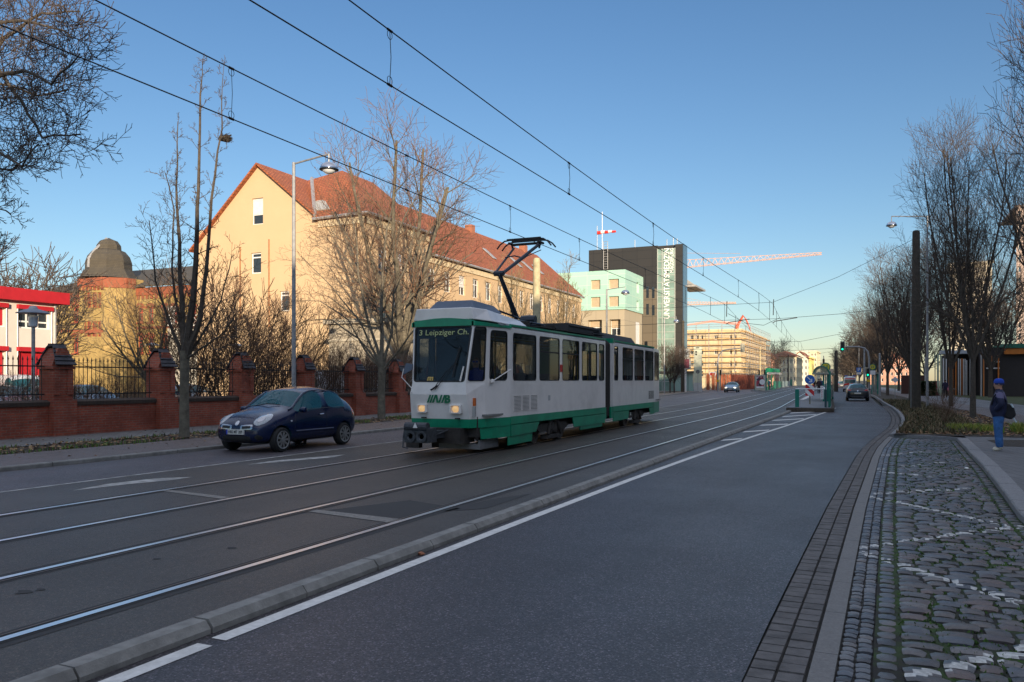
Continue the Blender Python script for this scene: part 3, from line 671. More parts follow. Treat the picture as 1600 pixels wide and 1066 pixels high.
# left gardens ----------------------------------------------------------
gg = 'trees in the grounds behind the brick fence'
put('vase', -25.8, colY(628, -25.8), 0, 'very tall spreading bare tree in front of the yellow gabled building', 1.0, .8, gg)
put('garden', -26.5, colY(236, -26.5), 0, 'thick trunked sunlit tree behind the fence, left of the slim street tree', .62, .5, gg)
put('far', -60, colY(30, -60), 0, 'bare tree behind the red and white building at the left edge', 1.15, None, gg)
put('far', -66, colY(62, -66), 0, 'loose bare tree between the red and white building and the yellow brick building', 1.05, None, gg)
for i, (u, X, s, lab) in enumerate(((735, -27, .78, 'thin sunlit tree just left of the pantograph'), (800, -27, 1.05, 'slender sunlit tree rising behind the pantograph'), (765, -29, .7, 'low golden tree in front of the long yellow wing'), (872, -27, 1.15, 'slender tree with upright tips right of the concrete pole'),
                                    (893, -26.5, .95, 'golden slender tree before the mint green box'), (700, -28.5, .75, 'golden tree in front of the long wing just above the tram cab'), (850, -29, .8, 'golden tree behind the concrete pole'))):
    put('slim' if i in (1, 3, 4) else 'garden', X, colY(u, X), 0, lab, s, None, gg)
for i, (u, X, lab) in enumerate(((1047, -24.5, 'left of two dark street trees by the advertising signs'), (1053.5, -24.3, 'right of two dark street trees by the advertising signs'), (1128, -31, 'broad brown tree in front of the scaffolded building'), (1148, -29, 'brown tree behind the curved traffic light mast on the left'), (1165, -27.5, 'brown tree behind the overhead signal board'), (1205, -24.5, 'bare tree behind the green tram shelter'))):
    y = colY(u, X); put('far', X, y, 0, lab, (.62, .6, .85, .9, .95, 1.0)[i], None, 'trees on the far left side')
for i, (u, X) in enumerate(((1190, -33), (1213, -31), (1228, -30), (1236, -34), (1282, -33), (1288, -28), (1180, -30))):
    put('far', X, colY(u, X), 0, ['bare tree beside the distant red roofed houses', 'bare round tree rising above the distant red roofs', 'far bare tree by the left tracks', 'far bare tree before the cream houses', 'bare tree at the street end right of the cream houses', 'last bare tree at the end of the street', 'bare tree right of the scaffolded building'][i], (1, 1.5, 1.1, 1, 1.2, 1.2, 1.)[i], None, 'far trees at the end of the street')
# bushes behind the fence ---------------------------------------------
bl = []
for i, u in enumerate([-30, 15, 55, 108, 140, 178, 215, 300, 325, 352, 385, 405, 430, 455, 492, 515, 540, 566, 585, 608, 632]):
    X = -23.4 - (i % 3) * .9; y = colY(u, X); tall = 1.45 if 290 < u < 470 and i % 2 else (.5 if u < 290 else .9)
    o = put('bush', X, y, 0, 'bare brown bush behind the iron fence at about %s' % u, tall * rnd.uniform(.9, 1.1), None, 'bare bushes behind the iron fence', cat='bush'); bl.append((u, o))
where = {-30: 'bare bush behind the iron fence, out past the left edge', 15: 'bare bush behind the iron railings at the very left', 55: 'bare bush just left of the leftmost brick pillar', 108: 'bare bush just right of the leftmost brick pillar',
         140: 'bare bush in the middle of the first full fence bay', 178: 'bare bush below the round arched windows, behind the first full fence bay', 215: 'bare bush just left of the second brick pillar', 300: 'bare bush right behind the slim street tree trunk',
         325: 'tall bare bush right of the slim street tree', 352: 'bare bush just left of the third brick pillar', 385: 'bare bush just right of the third brick pillar', 405: 'tall bare bush above the roof front of the dark blue car',
         430: 'bare bush left of the tall lamp post', 455: 'bare bush directly behind the tall lamp post', 492: 'bare bush right of the fourth brick pillar', 515: 'bare bush in front of the low annexe left edge',
         540: 'bare bush left of the fifth brick pillar', 566: 'bare bush right of the fifth brick pillar', 585: 'bare bush just behind the arching street tree trunk', 608: 'bare bush left of the last brick pillar', 632: 'bare bush beside the tram front behind the fence'}
for u, o in bl: o['label'] = where[u]
for i, (x, y, s, lab) in enumerate(((2.35, 33.8, .36, 'small bare branching shrub in the middle of the planted bed'), (12, 50, .9, 'big dark bush behind the man in the blue hat'), (13.8, 56, .95, 'dark bush on the lawn at the right edge'), (15, 49, 1., 'dark bush at the lawn edge, partly out of view'), (11.5, 71, .55, 'low dark bush on the lawn left of the man'))):
    put('bush', x, y, .03, lab, s, None, 'shrubs on the right side', cat='bush')
# ================================================================ BUILDINGS
def wall(mb, axis, pos, out, a0, a1, z0, z1, holes=(), rev=.18, mi=0, zt=None):
    """a wall face with real openings; out = +1/-1 outward direction along the axis ('x' or 'y')"""
    A = sorted(set([a0, a1] + [max(a0, min(a1, h[i])) for h in holes for i in (0, 1)])); Z = sorted(set([z0, z1] + [h[i] for h in holes for i in (2, 3)]))
    Q = (lambda a, z, d=0: (pos - out * d, a, z)) if axis == 'x' else (lambda a, z, d=0: (a, pos - out * d, z))
    for i in range(len(A) - 1):
        for j in range(len(Z) - 1):
            ca, cz = (A[i] + A[i + 1]) / 2, (Z[j] + Z[j + 1]) / 2
            if any(h[0] < ca < h[1] and h[2] < cz < h[3] for h in holes): continue
            mb.poly([Q(A[i], Z[j]), Q(A[i + 1], Z[j]), Q(A[i + 1], Z[j + 1]), Q(A[i], Z[j + 1])], mi)
    for h in holes:
        c = [(h[0], h[2]), (h[1], h[2]), (h[1], h[3]), (h[0], h[3])]
        for k in range(4): p, q = c[k], c[(k + 1) % 4]; mb.poly([Q(*p), Q(*q), Q(*q, rev), Q(*p, rev)], mi)
MG = glass('window_glass', (.03, .04, .05), .9)
MG2 = glass('window_glass_warm', (.05, .05, .045), .93, .08)
M_frw = M('window_frame_white', (.7, .7, .68), .5)
M_blind = M('window_blind', (.62, .62, .6), .8)
def window(par, axis, pos, out, h, rev=.18, fm=None, nx=1, nz=(), fr=.07, blind=0, gm=None, name='window', bm=None, arch=False):
    a0, a1, z0, z1 = h; p1 = pos - out * (rev - .01); p0 = pos - out * (rev + .05)
    lo, hi = min(p0, p1), max(p0, p1); mb = MB()
    def bx(x, y, s, t, e=0):
        if axis == 'x': mb.box(lo - e, hi + e, x, y, s, t)
        else: mb.box(x, y, lo - e, hi + e, s, t)
    bx(a0, a0 + fr, z0, z1); bx(a1 - fr, a1, z0, z1); bx(a0 + fr, a1 - fr, z0, z0 + fr); bx(a0 + fr, a1 - fr, z1 - fr, z1)
    for k in range(1, nx): x = a0 + (a1 - a0) * k / nx; bx(x - fr / 2, x + fr / 2, z0 + fr, z1 - fr, .004)
    for t in nz: z = z0 + (z1 - z0) * t; bx(a0 + fr, a1 - fr, z - fr / 2, z + fr / 2, .007)
    f = mb.build(name, fm or M_frw, par); pm = MB(); mid = (lo + hi) / 2
    pm.poly([(mid, a0 + fr, z0 + fr), (mid, a1 - fr, z0 + fr), (mid, a1 - fr, z1 - fr), (mid, a0 + fr, z1 - fr)] if axis == 'x' else [(a0 + fr, mid, z0 + fr), (a1 - fr, mid, z0 + fr), (a1 - fr, mid, z1 - fr), (a0 + fr, mid, z1 - fr)])
    pm.build('pane', gm or MG, f)
    if blind:
        b_ = MB(); zb = z1 - fr - (z1 - z0 - 2 * fr) * blind; q = (hi + .012 if out > 0 else lo - .012)
        pts = [(a0 + fr * .6, zb), (a1 - fr * .6, zb), (a1 - fr * .6, z1 - fr * .5), (a0 + fr * .6, z1 - fr * .5)]
        b_.prism([(q, a, z) if axis == 'x' else (a, q, z) for a, z in pts], [(q + out * .01, a, z) if axis == 'x' else (a, q + out * .01, z) for a, z in pts])
        b_.build('blind', bm or M_blind, f)
    return f
# ---- yellow gabled building -------------------------------------------
m, nt, b, v = base('yellow_render'); M_yel = m
c = mixc(nt, ramp(nt, noi(nt, v, .35, 5, .7), .35, .75), (.53, .385, .23), (.47, .335, .195)); c = mixc(nt, ramp(nt, noi(nt, v, 40, 3), .3, .8), c, (.55, .4, .245))
nt.links.new(c, b.inputs['Base Color']); b.inputs['Roughness'].default_value = .9; bump(nt, b, noi(nt, v, 30, 4), .25)
def tile_mat(name, c1, c2, gap, w_=.3, h_=.36):
    m, nt, b, v = base(name); uv = nn(nt, 'ShaderNodeTexCoord')
    geo = nn(nt, 'ShaderNodeNewGeometry'); sep = nn(nt, 'ShaderNodeSeparateXYZ'); nt.links.new(geo.outputs['Position'], sep.inputs[0])
    ad = nn(nt, 'ShaderNodeMath', operation='ADD'); nt.links.new(sep.outputs[0], ad.inputs[0]); nt.links.new(sep.outputs[1], ad.inputs[1])
    com = nn(nt, 'ShaderNodeCombineXYZ'); nt.links.new(ad.outputs[0], com.inputs[0]); nt.links.new(sep.outputs[2], com.inputs[1])
    t = nn(nt, 'ShaderNodeTexBrick'); t.inputs['Scale'].default_value = 1; t.inputs['Brick Width'].default_value = w_; t.inputs['Row Height'].default_value = h_ * .6
    t.inputs['Mortar Size'].default_value = .02; t.inputs['Mortar Smooth'].default_value = .5
    for s, cc in (('Color1', c1), ('Color2', c2), ('Mortar', gap)): t.inputs[s].default_value = (*cc, 1)
    nt.links.new(com.outputs[0], t.inputs['Vector'])
    c = mixc(nt, ramp(nt, noi(nt, v, .9, 5, .7), .4, .75), t.outputs['Color'], [x * .6 for x in c1]); nt.links.new(c, b.inputs['Base Color']); b.inputs['Roughness'].default_value = .8
    inv = nn(nt, 'ShaderNodeMath', operation='SUBTRACT'); inv.inputs[0].default_value = 1; nt.links.new(t.outputs['Fac'], inv.inputs[1]); bump(nt, b, inv.outputs[0], 1, .02)
    return m
M_tile = tile_mat('red_roof_tile', (.42, .13, .05), (.3, .085, .035), (.1, .03, .02))
M_gut = M('gutter_grey', (.25, .24, .22), .6, metal=.3); M_zinc = M('zinc', (.4, .4, .4), .5, metal=.4, var=.2)
XF = -32.0; YG = 46.0; XL = -47.5; XR = -35.9; XA = rowX(405, YG)
zL = ZV(XL, YG, 385); zA = ZV(XA, YG, 259); zR = ZV(XR, YG, 341); zE = ZV(XF, YG, 336)
yb = thing('gabled_building', 'large yellow rendered building with a red tiled roof and tall blank gable, behind the fence', 'building', (XF, YG, 0))
mb = MB()
H1 = [(rowX(393.5, YG), rowX(411, YG), ZV(rowX(400, YG), YG, 351), ZV(rowX(400, YG), YG, 310)), (rowX(392, YG), rowX(408, YG), ZV(rowX(400, YG), YG, 427.5), ZV(rowX(400, YG), YG, 395)), (rowX(437, YG), rowX(452, YG), ZV(rowX(444, YG), YG, 486.5), ZV(rowX(444, YG), YG, 455))]
zm = min(zL, zR) - .4
wall(mb, 'y', YG, -1, XL, XR, 0, H1[0][2] , H1[1:], .15)
# gable part above, split at the attic window
h = H1[0]; zt = h[2]
def gl(z): return XL + (XA - XL) * max(0, (z - zL) / (zA - zL))
def gr(z): return XR + (XA - XR) * max(0, (z - zR) / (zA - zR))
mb.poly([(XL, YG, zt), (h[0], YG, zt), (h[0], YG, h[3]), (gl(h[3]), YG, h[3]), (XL, YG, max(zL, zt + .01))]) if zL > zt else mb.poly([(gl(zt), YG, zt), (h[0], YG, zt), (h[0], YG, h[3]), (gl(h[3]), YG, h[3])])
mb.poly([(h[1], YG, zt), (XR, YG, zt), (XR, YG, max(zR, zt)), (gr(h[3]), YG, h[3]), (h[1], YG, h[3])]) if zR > zt else mb.poly([(h[1], YG, zt), (gr(zt), YG, zt), (gr(h[3]), YG, h[3]), (h[1], YG, h[3])])
mb.poly([(gl(h[3]), YG, h[3]), (gr(h[3]), YG, h[3]), (XA, YG, zA)])
if zL < zt: pass
for (p, q) in (((h[0], zt), (h[1], zt)), ((h[1], zt), (h[1], h[3])), ((h[1], h[3]), (h[0], h[3])), ((h[0], h[3]), (h[0], zt))):
    mb.poly([(p[0], YG, p[1]), (q[0], YG, q[1]), (q[0], YG + .15, q[1]), (p[0], YG + .15, p[1])])
YH = colY(669, XF); YE = colY(908, XF - .9) ; XW = XF - .9; zW = ZV(XW, colY(672, XW), 401)
HS = []; 
for z0_ in (2.0, 5.6, 9.2):
    for k in range(3): y = YG + 1.6 + k * (YH - YG - 2.4) / 3; HS.append((y, y + 1.2, z0_, z0_ + 1.9))
wall(mb, 'y', YG, -1, XR, XF, 0, zE, [], .15)
wall(mb, 'x', XF, 1, YG, YH, 0, zE, HS, .16)
HW = []; n = 14
for z0_ in (1.6, 5.0):
    if z0_ + 1.9 > zW - .6: continue
    for k in range(n): y = YH + 1.6 + k * (YE - YH - 2) / n; HW.append((y, y + 1.15, z0_, z0_ + 1.85))
HW += [(YH + 1.6 + k * (YE - YH - 2) / n, YH + 1.6 + k * (YE - YH - 2) / n + 1.15, zW - 2.6, zW - .9) for k in range(n)] if zW > 9.5 else []
wall(mb, 'x', XW, 1, YH, YE, 0, zW, HW, .16)
mb.poly([(XL, YG, 0), (XL, YG + 12, 0), (XL, YG + 12, zL), (XL, YG, zL)]); mb.poly([(XF, YH, 0), (XW, YH, 0), (XW, YH, zE), (XF, YH, zE)])
mb.poly([(XW, YE, 0), (XW - 12, YE, 0), (XW - 12, YE, zW), (XW - 6, YE, zW + 5.6), (XW, YE, zW)])
mb.build('wall', M_yel, yb)
mb = MB(); D = 12
def slab(a, b_, c_, d_, t=.16, mi=0):
    up = Vector((0, 0, t)); mb.prism([a, b_, c_, d_], [Vector(p) + up for p in (a, b_, c_, d_)], mi)
V = Vector; o_ = .35
slab(V((XL - .5, YG - o_, zL - .45)), V((XA, YG - o_, zA)), V((XA, YG + D, zA)), V((XL - .5, YG + D, zL - .45)))
slab(V((XR + .05, YG - o_, zR - .04)), V((XA, YG - o_, zA)), V((XA, YG + D, zA)), V((XR + .05, YG + D, zR)))
zH = ZV(rowX(535, YG + 5.5), YG + 5.5, 271); XH = rowX(537, YG + 5.5)
rl = V((XF + o_, YG - o_, zE)); rl2 = V((XR - .3, YG - o_, zE - .1)); hp = V((XH, YG + 5.3, zH)); hr = V((XH, YH + 1, zH)); re2 = V((XF + o_, YH + .3, zE))
slab(rl2, rl, hp, hp + V((-4.6, 0, -.6))); slab(rl, re2, hr, hp)
slab(re2, V((XF - 9, YH + .3, zE)), hr, hr + V((.01, 0, 0)))
zWr = ZV(XW - 6, colY(680, XW - 6), 352)
slab(V((XW + o_, YH - .2, zW)), V((XW + o_, YE + .3, zW)), V((XW - 6, YE + .3, zW + 5.6)), V((XW - 6, YH - .2, zW + 5.6)))
slab(V((XW - 12.4, YH, zW)), V((XW - 12.4, YE + .3, zW)), V((XW - 6, YE + .3, zW + 5.6)), V((XW - 6, YH, zW + 5.6)))
rf = mb.build('roof', M_tile, yb)
for y in (YH + 20, YH + 34): mb = MB(); mb.box(XW - 6.4, XW - 5.6, y, y + .8, zW + 4.6, zW + 6.3); mb.build('chimney', M('chimney_brick', (.3, .12, .07), .9), rf)
mb = MB(); mb.tube([rl2 + V((0, -.05, .1)), rl + V((.05, -.05, .1)), re2 + V((.05, 0, .1))], .1, 6); mb.tube([V((XW + .4, YH, zW + .1)), V((XW + .4, YE, zW + .1))], .1, 6)
mb.tube([(XW + .12, YH + .2, 0), (XW + .12, YH + .2, zW)], .06, 6); mb.tube([V((XR - .1, YG - o_ - .03, zR + .12)), V((rowX(466, YG + 3), YG + 4.6, ZV(rowX(466, YG + 4.6), YG + 4.6, 281)))], .13, 4)
mb.build('gutter', M_zinc, yb)
mb = MB(); mb.box(XR - .05, XF + .12, YG - .12, YG - .004, zE - .55, zE - .1); mb.box(XF + .004, XF + .12, YG - .12, YH, zE - .55, zE - .1); mb.box(XW + .004, XW + .12, YH + .14, YE, zW - .5, zW - .05); mb.build('cornice', M('cornice_cream', (.6, .5, .33), .85), yb)
mb = MB()
for u, v0, v1 in ((376, 386, 500), (421, 374, 512)): x = rowX(u, YG); mb.tube([(x, YG - .06, ZV(x, YG, v1)), (x, YG - .06, ZV(x, YG, v0))], .045, 6)
mb.build('downpipe', M('rusty_pipe', (.3, .13, .05), .7), yb)
window(yb, 'y', YG, -1, H1[0], .15, blind=.62, nz=(.38,)); window(yb, 'y', YG, -1, H1[1], .15, nz=(.78,), fr=.09); window(yb, 'y', YG, -1, H1[2], .15, nz=(.8,), fr=.09)
for i, h in enumerate(HS): window(yb, 'x', XF, 1, h, .16, nx=2, nz=(.7,), blind=(.5 if i % 3 == 1 else 0))
for i, h in enumerate(HW): window(yb, 'x', XW, 1, h, .16, nx=2, nz=(.7,), blind=(.6 if i % 4 == 2 else 0))
mb = MB(); # roof windows
def on_roof(mb, a, b_, c_, s0, s1, t0, t1, h=.08):
    a, b_, c_ = V(a), V(b_), V(c_); n_ = (b_ - a).cross(c_ - a).normalized()
    if n_.z < 0: n_ = -n_
    P_ = lambda s, t: a + (b_ - a) * s + (c_ - a) * t + n_ * .18
    mb.prism([P_(s0, t0), P_(s1, t0), P_(s1, t1), P_(s0, t1)], [p + n_ * h for p in (P_(s0, t0), P_(s1, t0), P_(s1, t1), P_(s0, t1))])
q = PX(522, 318, YG + 2.2)
on_roof(mb, rl2, rl, hp + V((-4.6, 0, -.6)), .16, .42, .16, .4)
mb.build('roof_window', M('roof_grating', (.35, .35, .33), .6, var=.4, scale=30), rf)
for s0 in (.45, .62, .7, .78):
    mb = MB(); on_roof(mb, V((XW + o_, YH, zW)), V((XW + o_, YE, zW)), V((XW - 6, YH, zW + 5.6)), s0, s0 + .02, .35, .55, .06); mb.build('skylight', M_zinc, rf)
# annexe
an = thing('low_annexe', 'low flat roofed grey beige annexe in front of the yellow gabled building', 'annexe', (-30, 42, 0))
x0 = rowX(514, 41.5); x1 = -26.6; za = ZV(x0, 41.5, 507); mb = MB()
h1 = (rowX(581, 41.5), rowX(594, 41.5), .2, ZV(rowX(590, 41.5), 41.5, 570))
wall(mb, 'y', 41.5, -1, x0, x1, 0, za, [h1], .2); wall(mb, 'x', x1, 1, 41.5, 45.9, 0, za, [], .2); mb.poly([(x0, 41.5, za), (x1, 41.5, za), (x1, 45.9, za), (x0, 45.9, za)]); mb.poly([(x0, 41.5, 0), (x0, 45.9, 0), (x0, 45.9, za), (x0, 41.5, za)])
mb.build('wall', M('annexe_render', (.36, .32, .25), .9, var=.2, scale=1.5, stain=.3), an)
mb = MB(); mb.box(x0 - .25, x1 + .25, 41.2, 46, za + .003, za + .28); mb.box(x0 - .02, x1 + .02, 41.42, 41.497, za - 1.1, za - .95); mb.build('parapet', M('parapet_stone', (.42, .38, .3), .85), an)
window(an, 'y', 41.5, -1, h1, .2, nx=2, nz=(.3, .65), fr=.09, name='door')
# ---- red and white building ---------------------------------------------
rw = thing('red_white_building', 'two storey white panelled building with red fascia and red blinds at the left edge', 'building', (-40, 24, 0))
XB = -40.0; YB = colY(88, XB); zf = ZV(XB, YB, 476); M_pan = M('white_panel', (.62, .56, .5), .8, var=.06, scale=1); M_red = M('red_metal', (.4, .012, .02), .6, var=.1)
zw0, zw1 = ZV(XB, colY(53, XB), 514), ZV(XB, colY(53, XB), 484); zv0, zv1 = .9, ZV(XB, colY(53, XB), 549)
HB = []
for (ua, ub) in ((27, 79), (-62, 8.5), (-190, -90)):
    HB.append((colY(ua, XB), colY(ub, XB), zw0, zw1)); HB.append((colY(ua, XB), colY(ub, XB), zv0, zv1))
mb = MB(); wall(mb, 'x', XB, 1, -2, YB, 0, zf + .1, HB, .2); mb.poly([(XB, YB, 0), (XB - 14, YB, 0), (XB - 14, YB, zf), (XB, YB, zf)]); mb.build('wall', M_pan, rw)
mb = MB(); mb.box(XB - 14, XB + .45, -2, YB + .45, zf, zf + .62); mb.build('roof_fascia', M_red, rw)
for i, h in enumerate(HB):
    f = window(rw, 'x', XB, 1, h, .2, nx=3, nz=(.36,), fr=.08, blind=(0 if i == 0 else (1. if i == 2 else .55 if i % 2 else .4)), bm=M_red)
    mb = MB(); mb.box(XB + .01, XB + .2, h[0] - .05, h[1] + .05, h[3] - .02, h[3] + .2); mb.build('blind_case', M_red, rw)
mb = MB()
for h in HB[::2]:
    for y in (h[0] - .02, h[1] + .02): mb = MB(); mb.tube([(XB + .06, y, .8), (XB + .06, y, h[3])], .025, 4); mb.build('guide_rail', M_zinc, rw)
mb = MB(); mb.tube([(XB + .07, YB - .12, 0), (XB + .07, YB - .12, zf)], .06, 6); mb.build('downpipe', M_zinc, rw)
# ---- yellow brick historic building -----------------------------------------
hb = thing('brick_institute_building', 'old yellow brick building with red brick bands, arched windows and a dark domed tower', 'building', (-90, 75, 0))
YI = 75.0
def xi(u, Y=YI): return rowX(u, Y)
def zi(u, v, Y=YI): return ZV(rowX(u, Y), Y, v)
M_yb = brick_mat('yellow_brick', (.5, .35, .12), (.42, .28, .1), (.3, .23, .12), .25, .08, .01)
M_rb = brick_mat('red_trim_brick', (.4, .11, .05), (.3, .08, .04), (.2, .1, .07), .25, .08, .01)
M_slate = tile_mat('slate', (.1, .085, .06), (.07, .062, .05), (.03, .03, .03))
M_rfr = M('red_window_frame', (.36, .06, .035), .6)
zt1 = zi(100, 458); cols = [(118, 1), (193, 1), (219, 1), (235, 1), (258, 1), (272, 1), (302, 1)]
wins = []
for u, _ in cols:
    for va, vb in ((479, 504), (525, 552)): wins.append((xi(u - 4.6), xi(u + 4.6), zi(u, vb), zi(u, va)))
mb = MB(); wall(mb, 'y', YI, -1, xi(57), xi(340), 0, zt1, wins, .3); mb.poly([(xi(57), YI, 0), (xi(57), YI + 18, 0), (xi(57), YI + 18, zt1), (xi(57), YI, zt1)]); mb.build('wall', M_yb, hb)
mb = MB(); mb.box(xi(56), xi(340), YI - .25, YI - .004, zt1 - 1.0, zt1 - .02); x = xi(57)
while x < xi(340): mb.box(x, x + .35, YI - .2, YI - .003, zt1 - 1.5, zt1 - 1.003); x += .8
mb.box(xi(57), xi(340), YI - .08, YI - .003, zi(118, 518.5), zi(118, 514.5))
for h in wins:
    cx = (h[0] + h[1]) / 2; w2 = (h[1] - h[0]) / 2
    arc = [(cx + (w2 + .02) * math.cos(a), h[3] - .25 + (w2 * .7) * math.sin(a)) for a in [math.pi * k / 8 for k in range(9)]]; arc2 = [(cx + (w2 + .35) * math.cos(a), h[3] - .25 + (w2 * .7 + .35) * math.sin(a)) for a in [math.pi * k / 8 for k in range(9)]]
    for k in range(8): mb.prism([(arc[k][0], YI - .09, arc[k][1]), (arc[k + 1][0], YI - .09, arc[k + 1][1]), (arc2[k + 1][0], YI - .09, arc2[k + 1][1]), (arc2[k][0], YI - .09, arc2[k][1])], [(arc[k][0], YI - .01, arc[k][1]), (arc[k + 1][0], YI - .01, arc[k + 1][1]), (arc2[k + 1][0], YI - .01, arc2[k + 1][1]), (arc2[k][0], YI - .01, arc2[k][1])])
    mb.box(h[0] - .15, h[1] + .15, YI - .15, YI - .004, h[2] - .2, h[2] - .003)
mb.build('brick_trim', M_rb, hb)
for h in wins: window(hb, 'y', YI, -1, h, .3, nx=2, nz=(.62,), fr=.14, fm=M_rfr)
mb = MB(); zr = zi(110, 431, YI + 7); ex0 = xi(53)
A_, B_ = V((ex0, YI - .6, zt1)), V((xi(345), YI - .6, zt1)); C_, D_ = V((xi(345), YI + 8, zr)), V((xi(57) + 8, YI + 8, zr)); E_ = V((ex0, YI + 18, zt1))
slab(A_, B_, C_, D_, .2); slab(A_, D_, D_ + V((0, 4, 0)), E_, .2); mb.build('roof', M_slate, hb)
# tower
YT = 71.5; tx0, tx1 = rowX(124, YT), rowX(178, YT); tc = ((tx0 + tx1) / 2, YT + (tx1 - tx0) / 2 - .2); zt2 = ZV(tx0, YT, 436)
tw = []
for u in (137, 145, 154):
    for va, vb in ((457, 481), (502, 526)): tw.append((rowX(u - 2.6, YT), rowX(u + 2.6, YT), ZV(rowX(u, YT), YT, vb), ZV(rowX(u, YT), YT, va)))
mb = MB(); ch = 1.9
wall(mb, 'y', YT, -1, tx0, tx1 - ch, 0, zt2, tw, .25)
mb.poly([(tx1 - ch, YT, 0), (tx1, YT + ch, 0), (tx1, YT + ch, zt2), (tx1 - ch, YT, zt2)]); mb.poly([(tx1, YT + ch, 0), (tx1, YI + 1, 0), (tx1, YI + 1, zt2), (tx1, YT + ch, zt2)]); mb.poly([(tx0, YT, 0), (tx0, YI + 1, 0), (tx0, YI + 1, zt2), (tx0, YT, zt2)])
mb.build('tower', M_yb, hb)
mb = MB(); mb.box(tx0 - .15, tx1 - ch + .1, YT - .22, YT - .004, zt2 - 1.1, zt2); x = tx0
while x < tx1 - ch: mb.box(x, x + .3, YT - .18, YT - .003, zt2 - 1.6, zt2 - 1.103); x += .7
d1 = .14; mb.prism([(tx1 - ch, YT - .02, zt2 - 1.3), (tx1 + .02, YT + ch, zt2 - 1.3), (tx1 + d1, YT + ch - .1, zt2 - 1.3), (tx1 - ch + .1, YT - d1, zt2 - 1.3)], [(tx1 - ch, YT - .02, zt2), (tx1 + .02, YT + ch, zt2), (tx1 + d1, YT + ch - .1, zt2), (tx1 - ch + .1, YT - d1, zt2)]); mb.box(tx1 + .004, tx1 + .15, YT + ch, YI - .3, zt2 - 1.3, zt2)
mb.box(tx0, tx1 - ch, YT - .07, YT - .003, ZV(tx0, YT, 520) - .1, ZV(tx0, YT, 516))
for h in tw: mb.box(h[0] - .2, h[0] - .02, YT - .05, YT - .004, h[2], h[3]); mb.box(h[1] + .02, h[1] + .2, YT - .05, YT - .004, h[2], h[3])
mb.build('tower_trim', M_rb, hb)
for h in tw: window(hb, 'y', YT, -1, h, .25, nz=(.6,), fr=.1, fm=M_rfr)
tc = (rowX(168, YT + 3), YT + 3.2); rr = 2.55; mb = MB(); zz = lambda v: ZV(tc[0], tc[1], v)
mb.lathe([(rr * 1.5, zz(437)), (rr * 1.35, zz(433)), (rr * 1.12, zz(422)), (rr * 1.1, zz(410)), (rr * 1.0, zz(401)), (rr * .78, zz(393)), (rr * .6, zz(391)), (rr * .58, zz(384)), (rr * .42, zz(377)), (rr * .12, zz(373.5)), (.05, zz(372))], (tc[0], tc[1], 0), 8)
mb.build('dome', M_slate, hb)
mb = MB(); mb.tube([(tc[0] - .2, tc[1] - rr * 1.14, zz(422)), (tc[0] - .2, tc[1] - rr * 1.12, zz(408)), (tc[0] - .1, tc[1] - rr * .85, zz(396)), (tc[0], tc[1] - rr * .62, zz(388)), (tc[0], tc[1] - .3, zz(373))], .16, 5); mb.build('flashing', M_zinc, hb)
# balcony piece on the right of it
bc = thing('white_balcony_wing', 'small white rendered annexe with a lattice balcony behind the slim street tree', 'annexe', (-60, 62, 0)); Yc = 62.
mb = MB(); a, b_ = rowX(262, Yc), rowX(312, Yc); mb.box(a, b_, Yc, Yc + 6, 0, ZV(a, Yc, 513)); mb.build('wall', M('balcony_render', (.5, .47, .4), .85, stain=.3), bc)
mb = MB(); za_, zb_ = ZV(a, Yc, 511), ZV(a, Yc, 494)
mb.box(a, b_, Yc - .1, Yc - .02, za_, za_ + .12); mb.box(a, b_, Yc - .1, Yc - .02, zb_ - .12, zb_); mb.box(a, a + 1.1, Yc - .1, Yc - .01, za_, zb_ + 1)
x = a + 1.2
while x < b_: mb.tube([(x, Yc - .06, za_), (x + .9, Yc - .06, zb_)], .035, 4); mb.tube([(x + .9, Yc - .06, za_), (x, Yc - .06, zb_)], .035, 4); x += .6
mb.build('balcony', M_frw, bc)
# ---- hospital ----------------------------------------------------------------
XS = -27.0 + 0; YS = colY(1067, XS)
def xh(u, Y=None): return rowX(u, YS if Y is None else Y)
def zh(u, v, Y=None): Y = YS if Y is None else Y; return ZV(rowX(u, Y), Y, v)
ht = thing('hospital_tower', 'tall black clad hospital block with a vertical glass strip of white lettering', 'building', (XS, YS, 0))
m, nt, b, v = base('dark_panel'); geo = nn(nt, 'ShaderNodeNewGeometry'); sep = nn(nt, 'ShaderNodeSeparateXYZ'); nt.links.new(geo.outputs['Position'], sep.inputs[0])
ad = nn(nt, 'ShaderNodeMath', operation='ADD'); nt.links.new(sep.outputs[0], ad.inputs[0]); nt.links.new(sep.outputs[1], ad.inputs[1]); com = nn(nt, 'ShaderNodeCombineXYZ'); nt.links.new(ad.outputs[0], com.inputs[0]); nt.links.new(sep.outputs[2], com.inputs[1])
